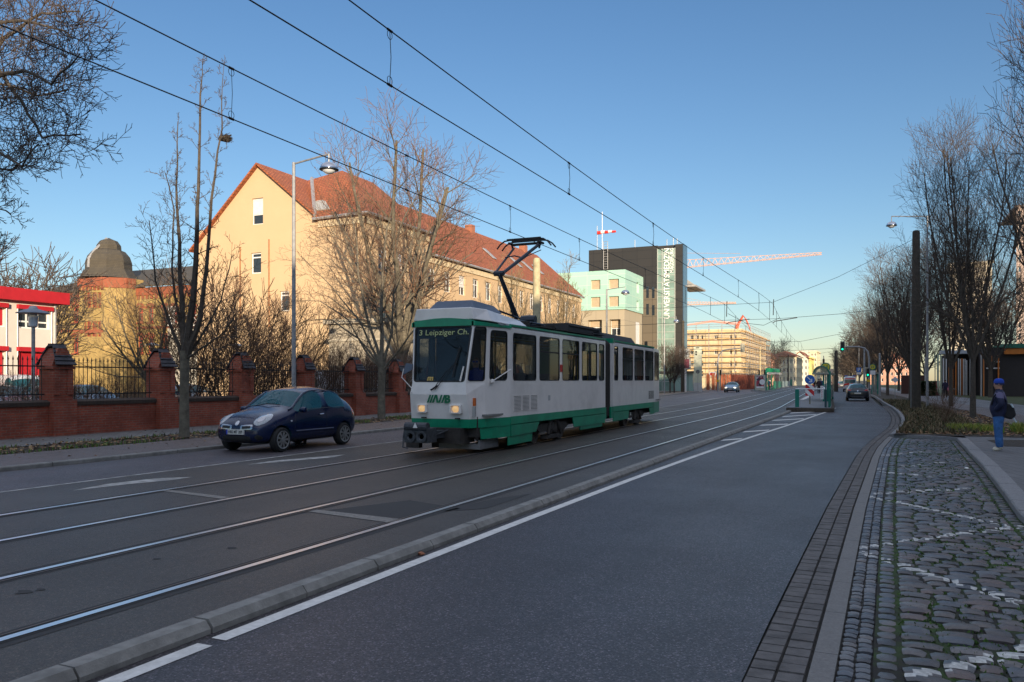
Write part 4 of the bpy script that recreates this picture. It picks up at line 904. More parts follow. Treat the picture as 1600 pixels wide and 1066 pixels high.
def panel_mat(name, c1, c2, gap, bw, bh, rough=.4, mo=.03, off=0.):
    m, nt, b, v = base(name); geo = nn(nt, 'ShaderNodeNewGeometry'); sep = nn(nt, 'ShaderNodeSeparateXYZ'); nt.links.new(geo.outputs['Position'], sep.inputs[0])
    ad = nn(nt, 'ShaderNodeMath', operation='ADD'); nt.links.new(sep.outputs[0], ad.inputs[0]); nt.links.new(sep.outputs[1], ad.inputs[1]); com = nn(nt, 'ShaderNodeCombineXYZ'); nt.links.new(ad.outputs[0], com.inputs[0]); nt.links.new(sep.outputs[2], com.inputs[1])
    t = nn(nt, 'ShaderNodeTexBrick'); t.offset = off; t.inputs['Scale'].default_value = 1; t.inputs['Brick Width'].default_value = bw; t.inputs['Row Height'].default_value = bh; t.inputs['Mortar Size'].default_value = mo
    for s, cc in (('Color1', c1), ('Color2', c2), ('Mortar', gap)): t.inputs[s].default_value = (*cc, 1)
    nt.links.new(com.outputs[0], t.inputs['Vector']); nt.links.new(t.outputs['Color'], b.inputs['Base Color']); b.inputs['Roughness'].default_value = rough
    return m
bpy.data.materials.remove(m)
M_dark = panel_mat('dark_panel', (.028, .027, .026), (.034, .032, .03), (.015, .015, .015), 2.4, 1.3)
M_brn = panel_mat('bronze_panel', (.13, .11, .08), (.15, .125, .09), (.06, .05, .04), 1.6, 1.3)  # the dark panel again, sunlight painted in as a paler, warmer tone
M_mint = panel_mat('mint_glass_panel', (.33, .56, .46), (.37, .6, .5), (.46, .6, .52), 3.0, 1.35, .25, .035)
M_conc = panel_mat('pale_concrete', (.36, .31, .22), (.38, .33, .24), (.25, .22, .17), 3.2, 3.3, .8)
ztop = zh(1067, 381); x920 = xh(920); x1027 = xh(1027.5); x1055 = xh(1055); DP = 16
xb = xh(1004); mb = MB()
mb.box(x920, x1027, YS, YS + DP, 0, ztop); mb.box(x1055, XS, YS, YS + 2.4, 0, ztop - .003); mb.box(x1027 - .1, XS - 3.6, YS + 2.41, YS + DP, 0, ztop - .009); mb.box(x1027, x1055, YS + .5, YS + 2.4, 0, ztop - .006); mb.build('dark_cladding', M_dark, ht)
mb = MB(); mb.box(xh(1004), x1027 - .05, YS - .08, YS - .004, 0, zh(1010, 452)); mb.build('bronze_cladding', M_brn, ht)  # lower part of the dark face, its sunlight put into the colour
for u, v0, v1 in ((1012, 448, 466), (1012, 475, 492), (1021, 449, 466), (1021, 477, 493)):
    mb = MB(); mb.box(xh(u - 2), xh(u + 2), YS - .1, YS - .082, zh(u, v1), zh(u, v0)); mb.build('window', MG, ht)
mb = MB(); mb.box(XS + .003, XS + .12, YS - .05, YS + 2.6, 0, ztop + .02); mb.build('glass_fin', glass('blue_curtain_glass', (.05, .1, .16), .95, .08), ht)
mb = MB(); mb.poly([(x1027 + .02, YS - .1, 0), (x1055, YS - .1, 0), (x1055, YS - .1, zh(1040, 389)), (x1027 + .02, YS - .1, zh(1040, 389))])
gs = mb.build('glass_strip', M('stair_glass', (.2, .3, .26), .15, var=.35, scale=.5), ht)
mb = MB(); zt_ = zh(1040, 388.5)
for x in (x1027 + .02, x1027 + (x1055 - x1027) * .27, x1055 - .02): mb.box(x - .07, x + .07, YS - .16, YS - .102, 0, zt_)
z = 1.5; k = 0
while z < zt_: mb.box(x1027, x1055, YS - .15, YS - .101, z - .05, z + .05); z += 1.1
mb.build('mullion', M('grey_mullion', (.4, .44, .4), .5, metal=.3), gs)
mb = MB(); M_let = M('white_letter', (.85, .88, .86), .6)
text_mb(mb, 'UNIVERSITÄTSMEDIZIN', 1.26, (xh(1046.3), YS - .2, zh(1040, 499)), (0, 0, 1), (-1, 0, 0), .02, 0, 'LEFT', .006, 1.)
xs_ = [p[2] for p in mb.v]; L0 = max(xs_) - min(xs_); want = zh(1040, 389.5) - zh(1040, 499); mn = min(xs_)
mb.v = [(x, y, mn + (z - mn) * want / L0) for x, y, z in mb.v]
mb3 = MB(); text_mb(mb3, 'MAGDEBURG', .76, (xh(1052.6), YS - .2, zh(1040, 427.5)), (0, 0, 1), (-1, 0, 0), .02, 0, 'LEFT', .004, 1.)
xs_ = [p[2] for p in mb3.v]; L0 = max(xs_) - min(xs_); want = zh(1040, 389.5) - zh(1040, 427.5); mn = min(xs_); mb3.v = [(x, y, mn + (z - mn) * want / L0) for x, y, z in mb3.v]
mb.add(mb3.v, mb3.f); mb.build('lettering', M_let, gs)
# roof furniture
mb = MB(); lx = xh(947)
for x in (lx - .35, lx + .35): mb.tube([(x, YS - .3, zh(947, 421)), (x, YS - .3, zh(947, 378))], .05, 4)
for k in range(12): z = zh(947, 421) + k * .4; mb.tube([(lx - .35, YS - .3, z), (lx + .35, YS - .3, z)], .035, 4)
mb.build('ladder', M_zinc, ht)
mb = MB()
for u, v1 in ((933, 353), (992, 375), (1042, 374), (1052, 372), (1058, 373)): x = xh(u, YS + 3); mb.tube([(x, YS + 3, ztop), (x, YS + 3, ZV(x, YS + 3, v1))], .05, 4)
mb.build('roof_mast', M('mast_grey', (.5, .5, .5), .6), ht)
ws = thing('windsock', 'red and white windsock on a thin white mast above the dark hospital tower', 'windsock', (xh(941, YS + 3), YS + 3, ztop)); wx = xh(941, YS + 3)
mb = MB(); mb.tube([(wx, YS + 3, ztop), (wx, YS + 3, ZV(wx, YS + 3, 331))], .045, 5); mb.build('mast', M('mast_white', (.8, .78, .78), .5), ws)
for i in range(5):
    mb = MB(); z = ZV(wx, YS + 3, 363.5) + (.08 if i % 2 else 0); xa = wx - .8 + i * .62; mb.lathe([(.3 - i * .025, 0), (.3 - (i + 1) * .025, .62)], (xa, YS + 3, z), 8, axis='x'); mb.build('sock_band', M('sock_red', (.65, .03, .02), .7) if i % 2 == 0 else M('sock_white', (.8, .8, .8), .7), ws)
# mint box
XM = -31.0; YM = colY(977, XM); mt = thing('mint_glass_building', 'mint green glass clad box on a beige concrete base before the dark hospital tower', 'building', (XM, YM, 0))
zmt = ZV(XM, YM, 421); zmb = ZV(XM, YM, 483); YM2 = colY(1005, XM); xm = lambda u: rowX(u, YM); zq = lambda u, v: ZV(rowX(u, YM), YM, v)
MHm = [(xm(a), xm(b_), zq(960, v1), zq(960, v0)) for a, b_ in ((923, 938), (951, 967)) for v0, v1 in ((436, 451), (463, 479))]
MHs = [(colY(994.8, XM), colY(998.6, XM), ZV(XM, colY(996, XM), v1), ZV(XM, colY(996, XM), v0)) for v0, v1 in ((441, 458), (470, 485))]
mb = MB(); wall(mb, 'y', YM, -1, xm(868), XM, zmb, zmt, MHm, .3); wall(mb, 'x', XM, 1, YM, YM2, zmb, zmt, MHs, .3); mb.poly([(xm(868), YM, zmt), (XM, YM, zmt), (XM, YM2, zmt), (xm(868), YM2, zmt)])
mb.build('mint_cladding', M_mint, mt)
CH_ = [(xm(952), xm(969), zq(960, 524), zq(960, 499)), (xm(918), xm(940), zq(960, 520), zq(960, 499))]
mb = MB(); wall(mb, 'y', YM + .15, -1, xm(868), XM - .15, 0, zmb - .003, CH_, .8); wall(mb, 'x', XM - .15, 1, YM + .15, YM2, 0, zmb - .003, [(colY(995, XM), colY(1001, XM), 1, ZV(XM, colY(997, XM), 503))], .5); mb.poly([(xm(868), YM + .15, zmb - .003), (XM, YM + .15, zmb - .003), (XM, YM2, zmb - .003), (xm(868), YM2, zmb - .003)]); mb.build('concrete_base', M_conc, mt)
for h in MHm: window(mt, 'y', YM, -1, h, .3, blind=1., bm=M('tan_blind', (.42, .33, .22), .8), fr=.06)
for h in MHs: window(mt, 'x', XM, 1, h, .3, blind=1, fr=.05)
for h in CH_: window(mt, 'y', YM + .15, -1, h, .8, nx=2, nz=(.45,), fr=.09, blind=.5, bm=M('tan_blind', (.42, .33, .22), .8))
mb = MB(); mb.box(XM - .4, XM - .2, colY(995, XM), colY(1001, XM), 1, ZV(XM, colY(997, XM), 503)); mb.build('white_panel', M_blind, mt)
# canopy sticking out to the right of the tower
cn = thing('roof_canopy', 'slatted grey canopy jutting out high on the right side of the dark hospital tower', 'canopy', (XS, YS + 10, 12)); yk = YS + 9
mb = MB()
xa, xbb = rowX(1074, yk), rowX(1092, yk); z0_, z1_ = ZV(xa, yk, 450), ZV(xbb, yk, 449)
for k in range(8): y = yk - 4 + k * 1.1; mb.box(xa - .5, xbb - .1 * k, y, y + .5, z0_, z0_ + .12)
mb.box(xa - .5, xa + 2.2, yk - 4, yk + 4, z0_ - .3, z0_ - .003); mb.build('slat', M_zinc, cn)
mb = MB(); mb.poly([(xa, yk - 4.2, ZV(xa, yk, 436)), (xbb, yk - 4.2, ZV(xbb, yk, 448)), (xa, yk - 4.2, ZV(xa, yk, 449))]); mb.prism([(xa, yk - 4.3, ZV(xa, yk, 436)), (xbb, yk - 4.3, ZV(xbb, yk, 448)), (xa, yk - 4.3, ZV(xa, yk, 448.5))], [(xa, yk - 4.21, ZV(xa, yk, 436)), (xbb, yk - 4.21, ZV(xbb, yk, 448)), (xa, yk - 4.21, ZV(xa, yk, 448.5))]); mb.build('side_plate', M_zinc, cn)
# ---- scaffolded building -------------------------------------------------
YC = 165.; XC = rowX(1158, YC); sf = thing('scaffolded_building', 'long beige building under scaffolding with yellow orange boards, right of the dark tower', 'building', (XC, YC, 0)); zc_ = ZV(XC, YC, 516)
rows_ = [(524, 531), (546, 554), (564, 572), (580, 588)]
HC = []
for u in (1080, 1090, 1097, 1118, 1142, 1149):
    for va, vb in rows_: HC.append((rowX(u - 2, YC), rowX(u + (3.5 if u in (1080, 1118) else 1.8), YC), ZV(rowX(u, YC), YC, vb), ZV(rowX(u, YC), YC, va)))
mb = MB(); x0 = rowX(1050, YC); wall(mb, 'y', YC, -1, x0, XC, 0, zc_, HC, .3); YC2 = colY(1197, XC)
HD = []; k = 0; y = YC + 3
while y < YC2 - 4:
    for h in HC[:4]: HD.append((y, y + 1.6, h[2], h[3]))
    y += 5
wall(mb, 'x', XC, 1, YC, YC2, 0, zc_, HD, .3); mb.box(x0, XC + .15, YC - .15, YC2, zc_, zc_ + .3); mb.build('wall', M('scaffold_render', (.6, .5, .33), .85, stain=.25, scale=.6), sf)
for h in HC: window(sf, 'y', YC, -1, h, .3, nx=2 if h[1] - h[0] > .6 else 1, fr=.08, gm=MG)
mb = MB()
for h in HD: mb.poly([(XC - .25, h[0], h[2]), (XC - .25, h[1], h[2]), (XC - .25, h[1], h[3]), (XC - .25, h[0], h[3])])
mb.build('side_windows', MG, sf)
scf = MB(); x = x0
while x <= XC + 1: scf.tube([(x, YC - 1.1, 0), (x, YC - 1.1, zc_ + 1.2)], .04, 4); scf.tube([(x, YC - .3, 0), (x, YC - .3, zc_ + 1.2)], .04, 4); x += 2.57
y = YC
while y < YC2: scf.tube([(XC + 1.1, y, 0), (XC + 1.1, y, zc_ + 1.2)], .04, 4); y += 2.57
z = 2.
while z < zc_ + 1.6:
    for dz in (.5, 1.): scf.tube([(x0, YC - 1.1, z + dz), (XC + 1.1, YC - 1.1, z + dz)], .035, 4); scf.tube([(XC + 1.1, YC - 1.1, z + dz), (XC + 1.1, YC2, z + dz)], .035, 4)
    z += 2.
scf.build('scaffold_tube', M_zinc, sf)
mb = MB(); 
for v_ in (519, 529.5, 539, 547.5, 557, 566, 575, 583): z = ZV(XC, YC, v_); mb.box(x0, XC + 1.2, YC - 1.15, YC - .55, z - .02, z + .08); mb.box(XC + .5, XC + 1.05, YC - .3, YC2, z - .02, z + .08)
mb.build('scaffold_board', M('orange_board', (.6, .36, .12), .7, var=.3, scale=.6), sf)
# ---- tower cranes, concrete pump ------------------------------------------
M_cro = M('crane_orange', (.75, .45, .3), .6); M_crr = M('crane_red', (.62, .12, .06), .6)  # crane orange is paled, distance haze put into its colour
def jib(name, label, Y, a, b_, h0, h1, mast=None, mat=M_cro, wd=1.2, r_m=.12):
    cr = thing(name, label, 'crane', (PX(*a, Y).x, Y, 0)); A, B = PX(*a, Y), PX(*b_, Y); mb = MB(); n = 24
    for sy in (-wd / 2, wd / 2): mb.tube([A + V((0, sy, 0)), B + V((0, sy, 0))], r_m, 4)
    T = [A.lerp(B, k / n) + V((0, 0, h0 + (h1 - h0) * k / n)) for k in range(n + 1)]; mb.tube(T, r_m, 4)
    for k in range(n):
        q = A.lerp(B, (k + .5) / n)
        for sy in (-wd / 2, wd / 2): mb.tube([T[k], q + V((0, sy, 0))], r_m * .6, 3, cap=False); mb.tube([q + V((0, sy, 0)), T[k + 1]], r_m * .6, 3, cap=False)
    mb.build('jib', mat, cr)
    mb = MB(); mx = A.x - 3
    for sx in (-1, 1):
        for sy in (-1, 1): mb.tube([(mx + sx, Y + sy, 0), (mx + sx, Y + sy, A.z + 5)], .15, 4)
    k = 0; z = 0
    while z < A.z + 3: s_ = 1 if k % 2 else -1; mb.tube([(mx - s_, Y - 1, z), (mx + s_, Y - 1, z + 2.5)], .08, 3); mb.tube([(mx - 1, Y - 1, z), (mx + 1, Y - 1, z)], .08, 3); z += 2.5; k += 1
    mb.tube([(mx, Y, A.z + 5), A.lerp(B, .5) + V((0, 0, h0))], .05, 3)
    mb.build('mast', mat, cr); return cr
jib('tower_crane', 'upper long orange tower crane jib reaching right from behind the dark hospital tower', 230., (1040, 421), (1284, 397.5), 2.4, .5, wd=1.6, r_m=.075)
jib('tower_crane', 'lower short orange tower crane jib to the right of the dark hospital tower', 300., (1040, 478), (1150, 474), 1.5, .4, wd=1.6, r_m=.09)
cp = thing('concrete_pump', 'red and white folding concrete pump boom above the scaffolded building', 'concrete pump', (PX(1156, 560, 175).x, 175, 0)); mb = MB()
P_ = [PX(1040, 514, 175), PX(1073, 508, 175), PX(1113, 502, 175), PX(1152, 506, 175)]; mb.tube(P_, [.16, .2, .25, .3], 4); mb.build('boom', M('boom_pink', (.75, .4, .33), .6), cp)
mb = MB(); mb.tube([PX(1150, 512, 175), PX(1161.5, 493, 175), PX(1166, 500, 175), PX(1171, 512, 175), PX(1173, 518, 175)], [.3, .22, .16, .14, .1], 4); mb.tube([PX(1152, 514, 175), PX(1158, 498, 175)], .15, 4)
mb.tube([PX(1152, 512, 175), V((PX(1152, 512, 175).x, 175, 1))], .4, 5); mb.build('boom', M_crr, cp)
# ---- far houses ---------------------------------------------------------------
def house(label, u0, u1, Y, ve, vr, wallm, roofm, hip=0., dep_=14, nwin=(4, 3), name='apartment_house', side=True):
    x0, x1 = rowX(u0, Y), rowX(u1, Y); ze, zr_ = ZV(x1, Y, ve), ZV(x1, Y, vr); h = thing(name, label, 'house', (x1, Y, 0)); mb = MB()
    H = []; nx, nz = nwin; sw = (x1 - x0) / nx; sh = (ze - .8) / nz
    for i in range(nx):
        for j in range(nz): H.append((x0 + sw * (i + .28), x0 + sw * (i + .72), .9 + sh * j + sh * .15, .9 + sh * j + sh * .68))
    wall(mb, 'y', Y, -1, x0, x1, 0, ze, H, .3)
    HS_ = []; ns = max(3, int(dep_ / 3.5))
    for i in range(ns):
        for j in range(nz): HS_.append((Y + dep_ / ns * (i + .28), Y + dep_ / ns * (i + .72), .9 + sh * j + sh * .15, .9 + sh * j + sh * .68))
    wall(mb, 'x', x1, 1, Y, Y + dep_, 0, ze, HS_, .3)
    if roofm and not hip: mb.poly([(x0, Y, ze), (x1, Y, ze), ((x0 + x1) / 2, Y, zr_)])
    mb.build('wall', wallm, h)
    for hh in H: window(h, 'y', Y, -1, hh, .3, fr=.12)
    mb = MB()
    for hh in HS_: mb.poly([(x1 - .28, hh[0], hh[2]), (x1 - .28, hh[1], hh[2]), (x1 - .28, hh[1], hh[3]), (x1 - .28, hh[0], hh[3])])
    mb.build('side_windows', MG, h)
    mb = MB()
    def sl(a, b_, c_, d_): mb.prism([a, b_, c_, d_], [V(p) + V((0, 0, .25)) for p in (a, b_, c_, d_)])
    if roofm is None: mb.box(x0 - .3, x1 + .3, Y - .3, Y + dep_, ze + .003, ze + .5); mb.build('parapet', wallm, h); return h
    xm_ = (x0 + x1) / 2; e = .5
    if hip:
        sl((x0 - e, Y - e, ze), (x1 + e, Y - e, ze), (xm_ + .5, Y + hip, zr_), (xm_ - .5, Y + hip, zr_))
        sl((x1 + e, Y - e, ze), (x1 + e, Y + dep_, ze), (xm_ + .5, Y + dep_, zr_), (xm_ + .5, Y + hip, zr_)); sl((x0 - e, Y - e, ze), (x0 - e, Y + dep_, ze), (xm_ - .5, Y + dep_, zr_), (xm_ - .5, Y + hip, zr_))
    else:
        sl((x1 + e, Y - e, ze - .2), (x1 + e, Y + dep_, ze - .2), (xm_, Y + dep_, zr_), (xm_, Y - e, zr_)); sl((x0 - e, Y - e, ze - .2), (x0 - e, Y + dep_, ze - .2), (xm_, Y + dep_, zr_), (xm_, Y - e, zr_))
    mb.build('roof', roofm, h); return h
M_cre = M('cream_render', (.62, .55, .38), .85, stain=.15); M_crw = M('pale_render', (.62, .6, .5), .85, stain=.15); M_yel2 = M('lemon_render', (.68, .58, .2), .85); M_roofo = tile_mat('orange_tile', (.3, .1, .05), (.24, .08, .04), (.1, .04, .03), .6, .8)
M_pink = M('pink_render', (.5, .27, .2), .85, stain=.2)
house('small red roofed house at the far left of the street behind the bare trees', 1190, 1207, 230, 561, 552, M_pink, M_roofo, 4, 16, (3, 3))
house('cream house with an orange red hipped roof at the far end of the street', 1206, 1244, 258, 557.5, 549, M_cre, M_roofo, 5, 22, (7, 3))
house('pale cream house with a red gable roof beside the yellow painted wall', 1238, 1262, 300, 560, 549.5, M_crw, M_roofo, 0, 22, (4, 4))
house('bright yellow painted house wall at the far end of the street', 1255, 1266, 305, 560, 555, M_yel2, None, 0, 20, (2, 4))
house('tall cream stepped apartment block at the far end of the street', 1261, 1276, 360, 550, 545, M_cre, None, 0, 24, (3, 6))
house('pale blocky apartment building closing the left side of the street', 1244, 1262, 350, 550, 545, M_crw, None, 0, 24, (4, 5))
house('low dark roofed hall closing the view under the distant trees', 1288, 1312, 420, 585, 577, M('hall_grey', (.2, .2, .2), .8), M('hall_roof', (.05, .05, .055), .8), 3, 20, (5, 1))
# ---- right side buildings --------------------------------------------------------
house('pale beige high rise seen through the bare trees on the right', 1484, 1550, 210, 411, 400, M('highrise_beige', (.62, .56, .44), .85, var=.08), None, 0, 18, (8, 12), name='high_rise')
house('pink beige high rise cut by the right edge of the photo', 1588, 1660, 170, 320, 310, M('highrise_pink', (.42, .33, .29), .85, var=.08), None, 0, 18, (7, 16), name='high_rise')
house('orange roofed house behind the row of trees on the right', 1360, 1420, 330, 560, 548, M_pink, M_roofo, 4, 20, (8, 4))
pv = thing('striped_pavilion', 'pavilion with upright orange and white slats and a green roof edge', 'pavilion', (15, 100, 0)); Yp = 100.
xp = lambda u: rowX(u, Yp); zp = lambda u, v: ZV(rowX(u, Yp), Yp, v)
M_org = M('orange_slat', (.62, .2, .03), .6); M_wht = M('white_slat', (.72, .74, .74), .6); M_pg = M('pale_green_slat', (.4, .5, .36), .6)
mb = MB(); mb.box(xp(1480), xp(1528), Yp + 2, Yp + 9, .05, zp(1500, 553)); mb.box(xp(1528), xp(1680), Yp - 6, Yp + 9, .05, zp(1560, 546)); mb.build('dark_wall', M('pavilion_dark', (.035, .03, .03), .7), pv)
mb = MB(); mb.box(xp(1470), xp(1530), Yp - .6, Yp + 2.5, zp(1500, 553), zp(1500, 547.5)); mb.build('canopy', M('pavilion_canopy', (.42, .46, .5), .6), pv)
mb = MB(); mb.box(xp(1556), xp(1680), Yp - 6.4, Yp + 8, zp(1580, 556), zp(1580, 547.5)); mb.build('fascia', M_org, pv)
mb = MB(); mb.box(xp(1554), xp(1680), Yp - 6.5, Yp + 8, zp(1580, 547.3), zp(1580, 541)); mb.build('fascia', M('pavilion_green', (.02, .16, .1), .6), pv)
u = 1461.
i = 0
for u, w_, mt_, vt in ((1461, 1.2, 2, 552), (1465.5, 2.6, 2, 553), (1470, 1.8, 2, 554), (1474, 1.3, 0, 560), (1478.5, 1.2, 0, 561), (1483, 1.6, 1, 558), (1488.5, 1.6, 1, 558), (1493.5, 1.5, 1, 558), (1497.5, 1.2, 0, 560), (1500.5, 1.2, 0, 561), (1503, 1.2, 1, 560), (1505.5, 1.2, 0, 561), (1508, 1.0, 0, 561), (1510.5, 1.0, 0, 563), (1516, 1.6, 0, 558), (1521, 1.6, 1, 558), (1537, 1.4, 1, 556), (1549, 1.5, 1, 556), (1560, 1.7, 1, 555), (1533, .7, 0, 552), (1445.5, .9, 0, 558)):
    yy = Yp - .4 if u < 1530 else Yp - 6.2; x = rowX(u, yy); w2 = w_ * depth(x, yy) / F / 2
    mb = MB(); mb.box(x - w2, x + w2, yy - .1, yy + .1, .05, ZV(x, yy, vt)); mb.build('slat', (M_wht, M_org, M_pg)[mt_], pv)
mb = MB(); yy = Yp - 6.15
for v_ in (565.5, 575.5): mb.box(rowX(1541, yy), rowX(1562, yy), yy - .04, yy + .04, ZV(rowX(1550, yy), yy, v_) - .06, ZV(rowX(1550, yy), yy, v_) + .06)
mb.build('glazing_bar', M_wht, pv)
mb = MB(); x0_, x1_ = rowX(1408, 108), rowX(1446, 108); mb.box(x0_, x1_, 108, 108.15, .05, 2.3); tag(mb.build('board_fence', M('brown_fence', (.07, .03, .022), .8)), 'dark brown board fence between the trees left of the striped pavilion', 'fence')
mb = MB(); r2_ = random.Random(5)
for _ in range(2600): x, y, z = r2_.uniform(rowX(1433, 95), rowX(1462, 95)), 95 + r2_.uniform(-.6, .6), r2_.uniform(.05, 1.6); leaf(mb, x, y, z, r2_, .12, 0)
tag(mb.build('hedge', M('hedge_green', (.03, .06, .012), .9)), 'dark green clipped hedge left of the striped pavilion', 'hedge')
# off to the right, outside the frame, the blocks that keep the street in shade
for x0_, x1_, ya, yb_, h_, lab in ((24, 37, -150, -22, 17.5, 'long apartment block along the right side of the street, outside the picture'), (24, 37, -18, 62, 17, 'second apartment block beyond the right pavement, outside the picture'), (31, 43, 66, 118, 13, 'lower apartment block further along on the right, outside the picture')):
    ab = thing('apartment_block', lab, 'building', (x0_, ya, 0)); mb = MB(); H = []; y = ya + 2
    while y < yb_ - 3:
        for k in range(int(h_ / 3)): H.append((y, y + 1.5, 1 + 3 * k, 2.5 + 3 * k))
        y += 4
    wall(mb, 'x', x0_, -1, ya, yb_, 0, h_, H, .2); mb.poly([(x0_, ya, 0), (x1_, ya, 0), (x1_, ya, h_), (x0_, ya, h_)]); mb.poly([(x0_, yb_, 0), (x1_, yb_, 0), (x1_, yb_, h_), (x0_, yb_, h_)]); mb.poly([(x1_, ya, 0), (x1_, yb_, 0), (x1_, yb_, h_), (x1_, ya, h_)]); mb.poly([(x0_, ya, h_), (x1_, ya, h_), (x1_, yb_, h_), (x0_, yb_, h_)])
    mb.build('wall', M('block_render', (.45, .42, .36), .85), ab)
    mb = MB()
    for h in H: mb.poly([(x0_ + .18, h[0], h[2]), (x0_ + .18, h[1], h[2]), (x0_ + .18, h[1], h[3]), (x0_ + .18, h[0], h[3])])
    mb.build('window_row', MG, ab)
# ================================================================ BRICK FENCE ON THE LEFT
M_br = brick_mat('old_red_brick', (.46, .1, .05), (.26, .06, .038), (.26, .2, .15), .25, .077, .011, var=.45)
M_brd = brick_mat('dark_coping_brick', (.09, .06, .045), (.06, .045, .035), (.04, .035, .03), .12, .3, .01)
M_cap = M('slate_cap', (.04, .038, .045), .7, var=.5, scale=6, bmp=.6, bs=15)
M_iron = M('black_iron', (.012, .012, .013), .5, var=.3, scale=10)
XWL = -22.0; zg = ZS - .02; PY = [15.92 - 3.72 * 2, 15.92 - 3.72] + [15.92, 19.70, 23.48, 27.12, 30.7, 34.36] + [34.36 + 3.7 * k for k in range(1, 5)]
wz = 1.06
pl = ['brick gate style pillar out past the left edge', 'brick pillar just outside the left edge of the photo', 'leftmost brick pillar in view with a steep slate cap', 'brick pillar left of the slim street tree', 'brick pillar just left of the dark blue car front', 'brick pillar partly hidden behind the tall lamp post', 'brick pillar between the lamp post and the arching street tree', 'brick pillar just left of the tram front', 'brick pillar hidden behind the tram cab', 'brick pillar behind the tram, second of the hidden ones', 'brick pillar behind the tram, third of the hidden ones', 'last brick pillar of the fence behind the tram']
bay = ['out past the left edge', 'cut by the left edge', 'right of the leftmost brick pillar', 'behind the slim street tree', 'above the dark blue car front', 'right of the tall lamp post', 'behind the arching street tree', 'beside the tram front', 'behind the tram cab', 'behind the middle of the tram', 'last bay behind the tram']
for i, y in enumerate(PY):
    t = thing('brick_pillar', pl[i], 'pillar', (XWL, y, zg), 'brick pillars of the old fence'); w2 = .31; mb = MB(); hh = 2.05
    mb.box(XWL - w2 - .08, XWL + w2 + .1, y - w2 - .06, y + w2 + .06, zg - .1, zg + wz); mb.box(XWL - w2, XWL + w2, y - w2, y + w2, zg + wz + .002, zg + hh)
    for s in (-1, 1): mb.box(XWL + w2, XWL + w2 + .035, y + s * w2 * .68 - .095, y + s * w2 * .68 + .095, zg + wz + .15, zg + hh - .1)
    # gable end masonry under the cap
    mb.ext([(y - w2 - .04, zg + hh), (y + w2 + .04, zg + hh), (y + .14, zg + hh + .52), (y - .14, zg + hh + .52)], 'x', XWL - w2 + .02, XWL + w2 - .02)
    mb.box(XWL - w2 - .05, XWL + w2 + .05, y - w2 - .05, y + w2 + .05, zg + hh - .09, zg + hh + .002)
    mb.build('pillar_shaft', M_br, t)
    mb = MB(); 
    # cap slopes face the street and the garden; ridge runs along y
    nrow = 5
    for s in (-1, 1):
        for k in range(nrow):
            f0, f1 = k / nrow, (k + 1) / nrow; xa = XWL + s * (w2 + .12) * (1 - f0 * .8); xb_ = XWL + s * (w2 + .12) * (1 - f1 * .8); za_, zb_ = zg + hh + .02 + f0 * .6, zg + hh + .02 + f1 * .6; yw0 = (w2 + .02) * (1 - f0 * .42); yw1 = (w2 + .02) * (1 - f1 * .42)
            mb.prism([(xa, y - yw0, za_), (xa, y + yw0, za_), (xb_, y + yw1, zb_), (xb_, y - yw1, zb_)], [(xa + s * .035, y - yw0, za_ + .03), (xa + s * .035, y + yw0, za_ + .03), (xb_ + s * .012, y + yw1, zb_ + .008), (xb_ + s * .012, y - yw1, zb_ + .008)])
    mb.box(XWL - .09, XWL + .09, y - .2, y + .2, zg + hh + .58, zg + hh + .66); mb.build('cap', M_cap, t)
for i in range(len(PY) - 1):
    ya, yb_ = PY[i] + .375, PY[i + 1] - .375; t = thing('brick_wall', 'low weathered red brick wall section ' + bay[i], 'wall', (XWL, (ya + yb_) / 2, zg), 'low brick wall sections')
    mb = MB(); mb.box(XWL - .19, XWL + .19, ya, yb_, zg - .1, zg + wz - .17); mb.box(XWL - .22, XWL + .23, ya, yb_, zg - .1, zg + .14); mb.build('brickwork', M_br, t)
    mb = MB(); mb.ext([(XWL - .24, zg + wz - .168), (XWL + .24, zg + wz - .168), (XWL + .26, zg + wz - .06), (XWL + .12, zg + wz), (XWL - .12, zg + wz), (XWL - .26, zg + wz - .06)], 'y', ya, yb_); mb.build('coping', M_brd, t)
    t = thing('iron_fence', 'black iron railing panel with pointed bars ' + bay[i], 'fence', (XWL, (ya + yb_) / 2, zg + wz), 'iron railing panels on the brick wall')
    for z in (.16, .98): mb = MB(); mb.box(XWL - .02, XWL + .02, ya + .0, yb_ - .0, zg + wz + z - .018, zg + wz + z + .018); mb.build('rail', M_iron, t)
    mb = MB(); n = 21
    for k in range(n):
        y = ya + .08 + (yb_ - ya - .16) * k / (n - 1); h = 1.27 if k % 1 == 0 else 1.2; mb.tube([(XWL, y, zg + wz + .0), (XWL, y, zg + wz + h - .12)], .0125, 5); mb.lathe([(.013, 0), (.028, .03), (.002, .14)], (XWL, y, zg + wz + h - .13), 4)
    mb.build('pickets', M_iron, t)
